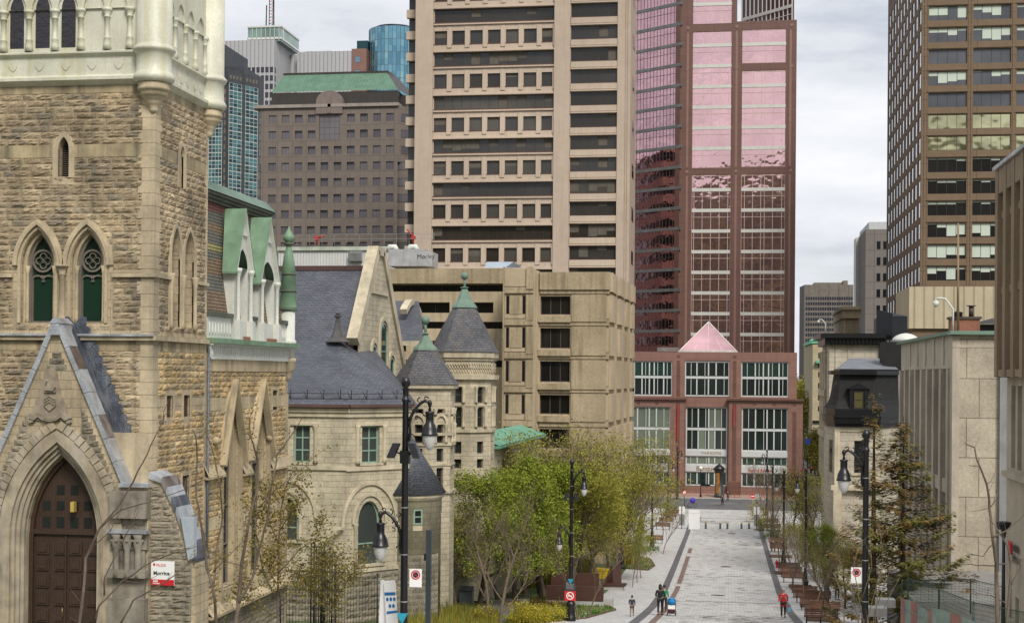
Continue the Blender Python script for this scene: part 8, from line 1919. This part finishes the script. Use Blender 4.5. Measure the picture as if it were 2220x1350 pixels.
# boards, bollards, hydrant, manholes
P_ = gl(1505,1147); t = thing('notice_board','large blank white freestanding notice board on the street centre','board',P_); b = MB(); b.box(-.72,.72,-.05,.05,0,2.55); part('panel', b, m_signw, t, False); b = MB(); b.box(-.75,.75,-.3,.3,-.02,.05); b.box(-.66,.66,-.055,-.05,2.1,2.13); part('foot', b, M('pale_grey_foot',(.5,.5,.5),.5), t, False)
for px,py,lb in ((1478,1146,'tall grey and white information panel left of the white board'),(1640,1147,'tall grey and white information panel at the right band')):
    P_ = gl(px,py); t = thing('information_panel',lb,'panel',P_,0,'tall information panels'); b = MB(); b.box(-.36,.36,-.04,.04,.5,1.95); part('grey_panel', b, M('grey_panel_face',(.27,.27,.26),.6) if 'grey_panel_face' not in bpy.data.materials else bpy.data.materials['grey_panel_face'], t, False); b = MB(); b.box(-.38,.38,-.05,.05,1.95,2.95); part('white_panel', b, m_signw, t, False); b = MB(); b.tube([(0,-.08,0),(0,-.08,3.0)],.05,6); part('post', b, m_black, t, False)
bt = M('yellow_bollard_top',(.55,.36,.03),.5); bd0=None
for i,(px,lb) in enumerate(((1530,'lone black bollard right of the white board'),(1561.5,'left bollard of the middle chained pair'),(1577,'right bollard of the middle chained pair'),(1607.5,'left bollard of the right pair'),(1624,'right bollard of the right pair'))):
    P_ = gl(px,1146)
    if bd0 is None:
        bd0 = thing('bollard',lb,'bollard',P_,0,'bollards across the street'); b = MB(); b.lathe((0,0,0),[(.16,0),(.16,.06),(.13,.08),(.13,.72),(.10,.74)],14); part('body', b, M('dark_teal_bollard',(.02,.04,.045),.5), bd0, False); b = MB(); b.lathe((0,0,.70),[(.145,0),(.145,.09),(.1,.12)],14); part('cap', b, bt, bd0, False)
    else: dup(bd0,P_,0,lb)
P_ = gl(1684,1230); t = thing('fire_hydrant','small red fire hydrant before the right-hand benches','hydrant',P_); b = MB(); b.lathe((0,0,0),[(.16,0),(.16,.05),(.11,.07),(.11,.55),(.15,.57),(.15,.61),(.12,.66),(.05,.74),(.02,.8)],12); part('barrel', b, m_signr, t, False); b = MB(); b.tube([(-.22,0,.45),(.22,0,.45)],.06,8); part('nozzle', b, m_signr, t, False)
for px,py,r_,lb in ((1556,1290,.55,'round manhole cover nearest the stroller'),(1574,1228,.5,'round manhole cover in the middle of the street'),(1586,1156,.5,'manhole cover before the bollards'),(1553,1095,.6,'manhole cover beside the walking man'),(1600,1090,.6,'manhole cover right of the walking pair')):
    P_ = gl(px,py); b = MB(); b.lathe((0,0,0),[(r_,.0),(r_,.045)],24); o = part('manhole_cover', b, M('cast_iron_cover',(.10,.08,.07),.7) if 'cast_iron_cover' not in bpy.data.materials else bpy.data.materials['cast_iron_cover']); o.location=P_; sl=(gz(P_.y+2)-gz(P_.y-2))/4; o.rotation_euler.x=math.atan(sl); tag(o,lb,'manhole','manhole covers')
# poster column, globe lamp, signs, bicycle across the way
P_ = Vector((X(1559,247.5,1060),247.5,gz(246)+.13)); t = thing('advertising_column','dark round advertising column with domed cap and orange poster before the bank','advertising column',P_)
b = MB(); b.lathe((0,0,0),[(.85,0),(.85,.5),(.70,.55),(.70,4.3),(.82,4.4),(.88,4.75),(.9,4.8)],20); part('drum', b, M('dark_green_column',(.03,.036,.035),.5), t, False); b = MB(); b.lathe((0,0,0),[(.98,4.8),(1.02,4.9),(.6,5.35),(.3,5.6),(.12,5.7),(.05,5.9)],20); part('dome', b, m_black, t, False)
b = MB()
for i in range(6):
    t0,t1 = [math.pi*(1.22+.05*k) for k in (i,i+1)]; b.face([(.72*math.cos(t0),.72*math.sin(t0),.7),(.72*math.cos(t1),.72*math.sin(t1),.7),(.72*math.cos(t1),.72*math.sin(t1),4.2),(.72*math.cos(t0),.72*math.sin(t0),4.2)])
part('poster', b, M('amber_poster',(.42,.17,.02),.6,var=.8,vs=1.3), t, False)
P_ = Vector((X(1519,247,1060),247,gz(246)+.13)); t = thing('globe_lamp','small black post lamp with white globe before the bank door','street lamp',P_); b = MB(); b.lathe((0,0,0),[(.2,0),(.2,.3),(.1,.6),(.07,1),(.05,4.6),(.09,4.7)],10); part('post', b, m_black, t, False); b = MB(); b.ball((0,0,5.0),.33); part('globe', b, m_signw, t, False)
b = MB(); P_ = Vector((X(1593,248,1060),248,gz(246)+.13)); t = dup(b0,P_,0,'street bench on the far brick pavement before the podium pier'); t['group']='far street bench'
P_ = Vector((X(1632,222.5,1060),222.5,gz(222))); t = thing('no_entry_sign','round red no-entry sign on a thin pole at the cross street','sign',P_); b = MB(); b.tube([(0,0,0),(0,0,2.6)],.035,6); part('pole', b, m_silver, t, False); b = MB(); b.extr(Fr((0,-.04,2.3),(1,0,0)),[(.36*math.cos(k*.3142),.36*math.sin(k*.3142)) for k in range(20)],-.02,0); part('disc', b, m_signr, t, False); b = MB(); b.fbox(Fr((0,-.04,2.3),(1,0,0)),-.25,.25,-.06,.06,0,.01); part('white_bar', b, m_signw, t, False)
P_ = Vector((X(1641,223,1060),223,gz(222))); t = thing('round_grey_sign','round grey sign on a black post right of the no-entry sign','sign',P_); b = MB(); b.tube([(0,0,0),(0,0,2.7)],.05,6); part('pole', b, m_black, t, False); b = MB(); b.extr(Fr((0,-.04,2.35),(1,0,0)),[(.34*math.cos(k*.3142),.34*math.sin(k*.3142)) for k in range(20)],-.02,0); part('disc', b, M('grey_sign_face',(.32,.36,.36),.5), t, False)
P_ = Vector((X(1484,223.5,1060),223.5,gz(222))); t = thing('no_turn_sign','small red and white round sign on a pole by the bicycle','sign',P_); b = MB(); b.tube([(0,0,0),(0,0,2.8)],.04,6); part('pole', b, m_black, t, False); b = MB(); b.extr(Fr((0,-.04,2.6),(1,0,0)),[(.3*math.cos(k*.3142),.3*math.sin(k*.3142)) for k in range(20)],-.02,0); part('disc', b, m_signw, t, False); b = MB(); b.sweep(Fr((0,-.04,2.6),(1,0,0)),[(.27*math.cos(k*.3142),.27*math.sin(k*.3142)) for k in range(21)],-.05,.04,0,.01); b.sweep(Fr((0,-.04,2.6),(1,0,0)),[(-.2,.2),(.2,-.2)],-.04,.04,0,.01); part('red_ring', b, m_signr, t, False)
def bicycle(label,loc,rz,cover=None):
    t = thing('parked_bicycle',label,'bicycle',loc,rz); 
    for x in (-.52,.52):
        b = MB(); b.tube([(x+.33*math.cos(k*.3927),0,.35+.33*math.sin(k*.3927)) for k in range(17)],.022,5,cap=False)
        for k in range(6): b.tube([(x,0,.35),(x+.32*math.cos(k*1.047),0,.35+.32*math.sin(k*1.047))],.006,3)
        part('wheel', b, m_black, t, False)
    b = MB(); 
    for p,q_ in (((-.52,0,.35),(-.12,0,.33)),((-.12,0,.33),(.35,0,.78)),((-.12,0,.33),(-.28,0,.85)),((-.52,0,.35),(-.24,0,.75)),((-.24,0,.75),(.37,0,.8)),((.52,0,.35),(.34,0,.98))): b.tube([p,q_],.02,6)
    part('frame', b, M('silver_frame_paint',(.4,.4,.42),.35,.5) if 'silver_frame_paint' not in bpy.data.materials else bpy.data.materials['silver_frame_paint'], t, False); b = MB(); b.box(-.40,-.16,-.08,.08,.86,.92); part('saddle', b, m_black, t, False); b = MB(); b.tube([(.28,-.28,1.0),(.34,0,1.0),(.28,.28,1.0)],.016,5); part('handlebar', b, m_black, t, False)
    if cover: b = MB(); b.ball((.05,0,1.15),.42,0,12,1.15); b.box(-.3,.3,-.25,.25,.85,1.2); part('child_seat_hood', b, cover, t, False)
    return t
bicycle('silver bicycle with a violet covered child seat by the left band',gl(1501,1100),.5,M('violet_cover',(.07,.03,.45),.6)); bicycle('dark bicycle leaning at the sign pole left of the violet-hooded one',gl(1489,1098),1.2)
# green mesh site fence, striped hoarding and slim lantern at the lower right
mg = M('dark_green_fence_paint',(.012,.05,.03),.5)
def mesh_fence(label,pts,h):
    t = thing('mesh_fence',label,'fence',pts[0],0,'green mesh site fences'); o=pts[0]; b=MB(); c=MB()
    for A,B in zip(pts,pts[1:]):
        L_=(B-A).length; n=int(L_/.16)
        for i in range(n+1): p=A.lerp(B,i/max(1,n))-o; b.tube([p,p+Vector((0,0,h))],.006,3,cap=False)
        for k in range(9): b.tube([A-o+Vector((0,0,h*(k+.5)/9)),B-o+Vector((0,0,h*(k+.5)/9))],.006,3,cap=False)
        b.tube([A-o+Vector((0,0,h)),B-o+Vector((0,0,h))],.02,4)
    part('mesh', b, mg, t, False)
    for q_ in pts: c=MB(); p=q_-o; c.tube([p-Vector((0,0,.5)),p+Vector((0,0,h+.03))],.035,5); part('post', c, mg, t, False)
Wv = lambda px,py,Y: W(px,py,Y)
mesh_fence('far green mesh fence panels in front of the beige slab wall',[Wv(1955,1308,66),Wv(2104,1306,66),Wv(2200,1330,64)],1.05)
mesh_fence('nearer green mesh fence running down beside the striped hoarding',[Wv(1968,1318,60),Wv(2035,1350,54),Wv(2110,1390,47),Wv(2235,1430,40)],1.25)
b = MB(); rgh=random.Random(5); prev=None
mh_, nt, N, L, bs = newmat('striped_tarpaulin'); a_=N.new('ShaderNodeAttribute'); a_.attribute_name='rnd'; r_=N.new('ShaderNodeValToRGB'); r_.color_ramp.interpolation='CONSTANT'; e=r_.color_ramp.elements; e[0].color=(.24,.31,.26,1); e[1].position=.5; e[1].color=(.34,.16,.13,1); L.new(a_.outputs['Fac'],r_.inputs[0]); L.new(mixc(nt,1,r_.outputs[0],ramp(nt,noise(nt,3,5),.3,.7,(.75,)*3,(1.1,)*3),'MULTIPLY'),bs.inputs['Base Color']); bs.inputs['Roughness'].default_value=.8
pp=[(1952,1292,50),(1962,1298,49.5),(1975,1301,49),(1990,1310,48.5),(2003,1318,48),(2012,1326,47.5),(2020,1316,47),(2040,1320,46.5),(2060,1328,46),(2085,1336,45),(2110,1345,44),(2150,1362,42)]
tt=[W(*p) for p in pp]
for i in range(len(tt)-1):
    A,B=tt[i],tt[i+1]; wv=.12*math.sin(i*1.9); col=.9 if i in (0,2,5,8) else .1
    b.face([A+Vector((0,wv,-3.2)),B+Vector((0,-wv,-3.2)),B+Vector((0,.1*math.sin(i),0)),A+Vector((0,.1*math.sin(i-1),0))],0,col)
    b.tube([A+Vector((0,-.05,-.35)),B+Vector((0,-.05,-.35))],.012,4,0,0.1)
tag(part('striped_hoarding', b, mh_),'sagging grey-green tarpaulin hoarding with faded red stripes at the lower right','hoarding')
P_ = W(2175,1318,52); t = thing('slim_lantern','slim black lantern post with flat tapered hood before the beige wall','street lamp',P_); hL = W(2175,1130,52).z-P_.z; b = MB(); b.lathe((0,0,0),[(.09,-1.0),(.07,0),(.055,hL-.55)],8); part('post', b, m_black, t, False); b = MB(); b.lathe((0,0,hL-.55),[(.08,0),(.13,.28)],4,0,.78,smooth=False,cap=False); b.lathe((0,0,hL-.27),[(.2,0),(.26,.20),(.24,.27)],8,smooth=False); part('lantern_hood', b, m_black, t, False); b = MB(); b.ball((0,0,hL-.38),.07); part('bulb', b, M('pale_bulb',(.8,.8,.6),.3), t, False)
# stone steps and low slabs under the spruces
b = MB()
for i,(px,py,Yp) in enumerate(((1925,1300,68),(1905,1318,62))): p=W(px,py,Yp); b = MB(); b.box(p.x-.5,p.x+.35,Yp,Yp+.8,p.z-.35,p.z); tag(part('stone_block', b, m_conc_light),('upper','lower')[i]+' pale concrete block at the foot of the spruces','block')

b = MB(); p=W(1965,1270,75); b.box(p.x,p.x+9,72,84,gz(75)-2,p.z-.3); struct('terrace', b, M('grey_terrace',(.22,.21,.19),.9))
# traffic signals, parking sign and car glimpsed down the avenue
for px,Yp,lb,cc in ((1742,262,'black pole with red signal by the podium corner',m_signr),(1759,270,'red traffic signal down the avenue',m_signr)):
    P_=Vector((X(px,Yp,1000),Yp,gz(Yp))); t=thing('traffic_signal',lb,'traffic light',P_,0,'signals at the avenue mouth'); b=MB(); b.tube([(0,0,0),(0,0,9 if px<1750 else 5)],.07,6); b.box(-.25,.25,-.2,.2,3.4,4.6); part('post', b, m_black, t, False); b=MB(); b.ball((0,-.2,4.3),.16); part('red_light', b, cc, t, False)
P_=Vector((X(1751,280,920),280,gz(280))); t=thing('blue_sign','small blue square sign on a pole down the avenue','sign',P_); b=MB(); b.tube([(0,0,0),(0,0,9.2)],.08,6); part('pole', b, m_black, t, False); b=MB(); b.box(-.5,.5,-.15,-.1,8.4,9.5); part('plate', b, M('traffic_blue',(.03,.06,.35),.5), t, False); text('lettering','?',.9,Fr((0,-.16,0),(1,0,0)),-.2,8.65,0,m_signw,t,.01)
# ================================================================== people
m_skin = M('skin',(.42,.25,.17),.6,var=.05,fine=0); m_hair = M('dark_hair',(.02,.015,.012),.7); 
_cl={}
def cloth(n,c,v=.15):
    if n not in _cl: _cl[n]=M(n,c,.85,var=v,vs=3)
    return _cl[n]
def skin_obj(name, J, E, mat, parent, sub=1):
    me = bpy.data.meshes.new(name); me.from_pydata([j[0] for j in J],[],[]) if not E else me.from_pydata([j[0] for j in J],E,[])
    me.materials.append(mat); o = bpy.data.objects.new(name, me); sc.collection.objects.link(o); o.parent=parent
    s = o.modifiers.new('skin','SKIN'); s.use_smooth_shade=True
    sv_ = me.skin_vertices[0].data if me.skin_vertices else None
    if sv_ is None:
        bm_ = None; me.attributes; 
        import bmesh
        bm_=bmesh.new(); bm_.from_mesh(me); bm_.verts.layers.skin.verify(); bm_.to_mesh(me); bm_.free(); sv_=me.skin_vertices[0].data
    for i,j in enumerate(J):
        r=j[1]; sv_[i].radius = r if isinstance(r,tuple) else (r,r); sv_[i].use_root = (i==0)
    if sub: m_=o.modifiers.new('sub','SUBSURF'); m_.levels=sub; m_.render_levels=sub
    return o
def person(label, loc, h=1.75, rz=0, top=(.02,.02,.025), topn='black', leg=(.02,.02,.025), legn='black', hair=m_hair, stride=.22, lag=0, arms=(.15,-.15), skirt=None, coatlen=0, hood=False, sit=False, longhair=False, bald=False, elbow=(.1,.1), shoe=m_ink, group=None):
    """faces -y (toward the camera) at rz=0"""
    t = thing('person',label,'person',loc,rz,group,h/1.75*1.1); H=1.75
    hipz,kz = (.93,.49) if not sit else (.50,.48); V_=Vector
    pel=V_((0,0,hipz)); L_=[]; 
    hips=[V_((-.095,0,hipz-.03)),V_((.095,0,hipz-.03))]
    if sit: knees=[V_((-.12,-.42,.5)),V_((.12,-.40,.5))]; ank=[V_((-.12,-.40,.08)),V_((.13,-.48,.08))]
    else: knees=[V_((-.10,-stride*.55,kz)),V_((.10,stride*.25,kz))]; ank=[V_((-.10,-stride*.9,.09)),V_((.10,stride*1.25,.13))]
    ch=V_((0,0,hipz+.33)); nk=V_((0,-.01,hipz+.53)); hd=V_((0,-.02,hipz+.70))
    sh=[V_((-.19,0,hipz+.46)),V_((.19,0,hipz+.46))]
    el=[V_((-.25,arms[0]*.5,hipz+.18)),V_((.25,arms[1]*.5,hipz+.18))]; wr=[V_((-.25,arms[0]-elbow[0],hipz-.05+abs(elbow[0])*.9)),V_((.25,arms[1]-elbow[1],hipz-.05+abs(elbow[1])*.9))]
    J=[(pel,(.14,.10)),(ch,(.15,.10)),(nk,.058),(hd+V_((0,0,-.07)),.062),(hd+V_((0,-.005,.02)),(.078,.09)),(hd+V_((0,0,.10)),(.06,.07))]; E=[(0,1),(1,2),(2,3),(3,4),(4,5)]
    for s in (0,1):
        b_=len(J); J+=[(hips[s],.085),(knees[s],.055),(ank[s],.036)]; E+=[(0,b_),(b_,b_+1),(b_+1,b_+2)]; toe=ank[s]+V_((0,-.15,-.05)); J+=[(toe,.035)]; E+=[(b_+2,b_+3)]
        b_=len(J); J+=[(sh[s],.055),(el[s],.038),(wr[s],.025),(wr[s]+(wr[s]-el[s]).normalized()*.06,(.034,.016))]; E+=[(1,b_),(b_,b_+1),(b_+1,b_+2),(b_+2,b_+3)]
        d=(wr[s]-el[s]).normalized(); p0=wr[s]+d*.07
        for k,(off,ln) in enumerate(((-.026,.06),(-.009,.07),(.009,.065),(.025,.052))):
            f0=p0+V_((0,off,0)); i0=len(J); J+=[(f0,.010),(f0+d*ln*.55+V_((.008*(1,-1)[s],0,0)),.0085),(f0+d*ln+V_((.022*(1,-1)[s],0,0)),.007)]; E+=[(b_+3,i0),(i0,i0+1),(i0+1,i0+2)]
        i0=len(J); J+=[(wr[s]+d*.03+V_((0,-.035,0)),.011),(wr[s]+d*.07+V_((0,-.05,0)),.009)]; E+=[(b_+2,i0),(i0,i0+1)]
    skin_obj('body',J,E,m_skin,t)
    b=MB(); b.ball(hd+V_((0,-.097,.0)),.014,0,6); b.ball(hd+V_((-.082,0,.0)),.02,0,6); b.ball(hd+V_((.082,0,.0)),.02,0,6); part('nose_and_ears', b, m_skin, t, False)
    b=MB(); b.ball(hd+V_((-.03,-.082,.025)),.010,0,6); b.ball(hd+V_((.03,-.082,.025)),.010,0,6); b.box(-.022,.022,hd.y-.088,hd.y-.08,hd.z-.048,hd.z-.041); part('eyes_and_mouth', b, m_ink, t, False)
    J=[(V_((0,0,hipz-.02-coatlen*.4)),(.155+coatlen*.1,.12)),(V_((0,0,hipz+.15)),(.15,.115)),(ch+V_((0,0,.02)),(.165,.12)),(V_((0,0,hipz+.49)),(.08,.07))]; E=[(0,1),(1,2),(2,3)]
    if coatlen: J.append((V_((0,0,hipz-coatlen)),(.19,.15))); E.append((0,4))
    for s in (0,1):
        b_=len(J); J+=[(sh[s],.075),(el[s],.055),(wr[s]+(el[s]-wr[s])*.08,.042)]; E+=[(2,b_),(b_,b_+1),(b_+1,b_+2)]
    skin_obj('jacket',J,E,cloth(topn,top),t)
    if hood: b=MB(); b.ball(hd+V_((0,.06,-.09)),.11); part('hood', b, cloth(topn,top), t, False)
    J=[(V_((0,0,hipz+.03)),(.15,.115))]; E=[]
    for s in (0,1):
        b_=len(J); J+=[(hips[s],.10),(knees[s],.068),(ank[s]+(knees[s]-ank[s])*.08,.05)]; E+=[(0,b_),(b_,b_+1),(b_+1,b_+2)]
    skin_obj('trousers',J,E,cloth(legn,leg),t)
    for s in (0,1): b=MB(); a=ank[s]; b.lathe(a+V_((0,-.04,-.085)),[(.05,0),(.055,.03),(.045,.08),(.03,.1)],8); b.lathe(a+V_((0,-.12,-.085)),[(.045,0),(.045,.03),(.03,.055)],8); part('shoe', b, shoe, t, False)
    b=MB(); b.ball(hd+V_((0,.022,.035)),.098,0,12,1.05)
    if longhair: b.tube([hd+V_((0,.06,.03)),hd+V_((0,.09,-.10)),hd+V_((0,.10,-.24))],[.085,.09,.05],8)
    part('hair', b, hair, t, False)
    return t
PI=math.pi
man = person('man in black hooded jacket and black trousers walking away beside the stroller',gl(1431,1333),1.78,PI,(.015,.015,.018),'black_jacket',(.012,.012,.014),'black_trousers',stride=.2,hood=True,arms=(.1,-.1),elbow=(.18,.18))
person('person in a green top half hidden beside the man in black',gl(1440,1326),1.62,PI,(.01,.22,.09),'green_top',(.02,.02,.02),'dark_trousers',stride=.1)
person('small child in dark patterned jacket and tan trousers walking away',gl(1370,1335),1.18,PI,(.03,.035,.07),'navy_patterned_jacket',(.24,.15,.07),'tan_trousers',stride=.25,coatlen=.08,arms=(.25,-.2))
wom = person('woman in a red coat and black trousers walking toward the camera with a blue bag',gl(1698,1339),1.72,0,(.42,.015,.02),'red_coat',(.012,.012,.014),'black_trousers',hair=M('grey_white_hair',(.38,.35,.32),.7),stride=.16,coatlen=.12,arms=(-.12,.1),longhair=True)
bg_=thing('blue_bag','small pale blue bag held by the woman in the red coat','bag',wom.location+Vector((.39,-.05,.66))); b=MB(); b.extr(Fr((0,0,0),(1,0,0)),[(-.10,-.22),(.12,-.18),(.10,.05),(-.07,.05)],-.06,.03); part('sack', b, M('light_blue_fabric',(.15,.40,.60),.6), bg_, False); b=MB(); b.tube([(-.05,0,.05),(-.03,0,.2),(.05,0,.2),(.08,0,.05)],.01,4); part('handle', b, m_ink, bg_, False)
person('walker in a lilac striped top and blue jeans on the right pavement, seen from behind',gl(1792,1295),1.72,PI,(.20,.19,.30),'lilac_striped_top',(.05,.10,.20),'blue_jeans',stride=.15,longhair=True)
person('walker in dark clothes behind the thin saplings on the right pavement',gl(1815,1300),1.72,PI,(.05,.04,.04),'charcoal_coat',(.04,.04,.045),'charcoal_trousers',stride=.15,coatlen=.1)
person('man in a dark suit jacket walking up the street, left of the distant pair',gl(1566,1097),1.78,0,(.018,.022,.035),'navy_jacket',(.015,.015,.018),'black_trousers',stride=.14,coatlen=.06)
person('distant person in black near the cross street kerb, right of the pair',gl(1577.5,1087),1.78,.2,(.012,.012,.014),'black_jacket',(.03,.045,.05),'slate_trousers',stride=.1,elbow=(.3,.3))
person('person with long hair and pale blue jeans seated on the far left bench',gl(1456,1121),1.7,.9,(.03,.03,.05),'dark_top',(.25,.38,.55),'pale_jeans',sit=True,longhair=True)
person('left one of the couple seated on the right-hand bench',gl(1683,1195)+Vector((-.35,0,0)),1.7,0,(.03,.03,.035),'dark_top',(.02,.02,.03),'black_trousers',sit=True); person('right one of the couple seated on the right-hand bench',gl(1683,1195)+Vector((.6,0,0)),1.7,0,(.05,.05,.06),'charcoal_coat',(.02,.02,.03),'black_trousers',sit=True)
# stroller
t=thing('baby_stroller','bright blue hooded stroller with black frame beside the man in black','stroller',gl(1456,1334)); mb_l=M('bright_blue_fabric',(.01,.22,.55),.6)
for x in (-.26,.26):
    for y in (-.32,.32): b=MB(); b.lathe((0,0,0),[(.13,-.02),(.13,.02)],14); o=part('wheel', b, m_black, t, False); o.location=(x,y,.13); o.rotation_euler.y=PI/2
b=MB()
for x in (-.24,.24): b.tube([(x,.32,.15),(x,-.1,.62),(x,-.42,1.08)],.017,5); b.tube([(x,-.32,.15),(x,.05,.5),(x,.25,.8)],.017,5)
b.tube([(-.24,-.42,1.08),(.24,-.42,1.08)],.022,5); b.tube([(-.24,-.32,.2),(.24,-.32,.2)],.015,4); part('frame', b, m_black, t, False)
b=MB(); b.extr(Fr((0,-.2,0),(1,0,0)),[(-.22,.45),(.22,.45),(.22,.70),(-.22,.70)],-.4,0); part('seat_shell', b, m_signw, t, False); b=MB(); b.lathe((0,.0,.72),[(.24,0),(.26,.15),(.25,.28),(.18,.38),(.05,.43)],16); part('hood', b, mb_l, t, False); b=MB(); b.extr(Fr((0,-.26,0),(1,0,0)),[(-.2,.2),(.2,.2),(.22,.42),(-.22,.42)],-.5,0); part('storage_basket', b, M('maroon_basket',(.06,.01,.02),.8), t, False)
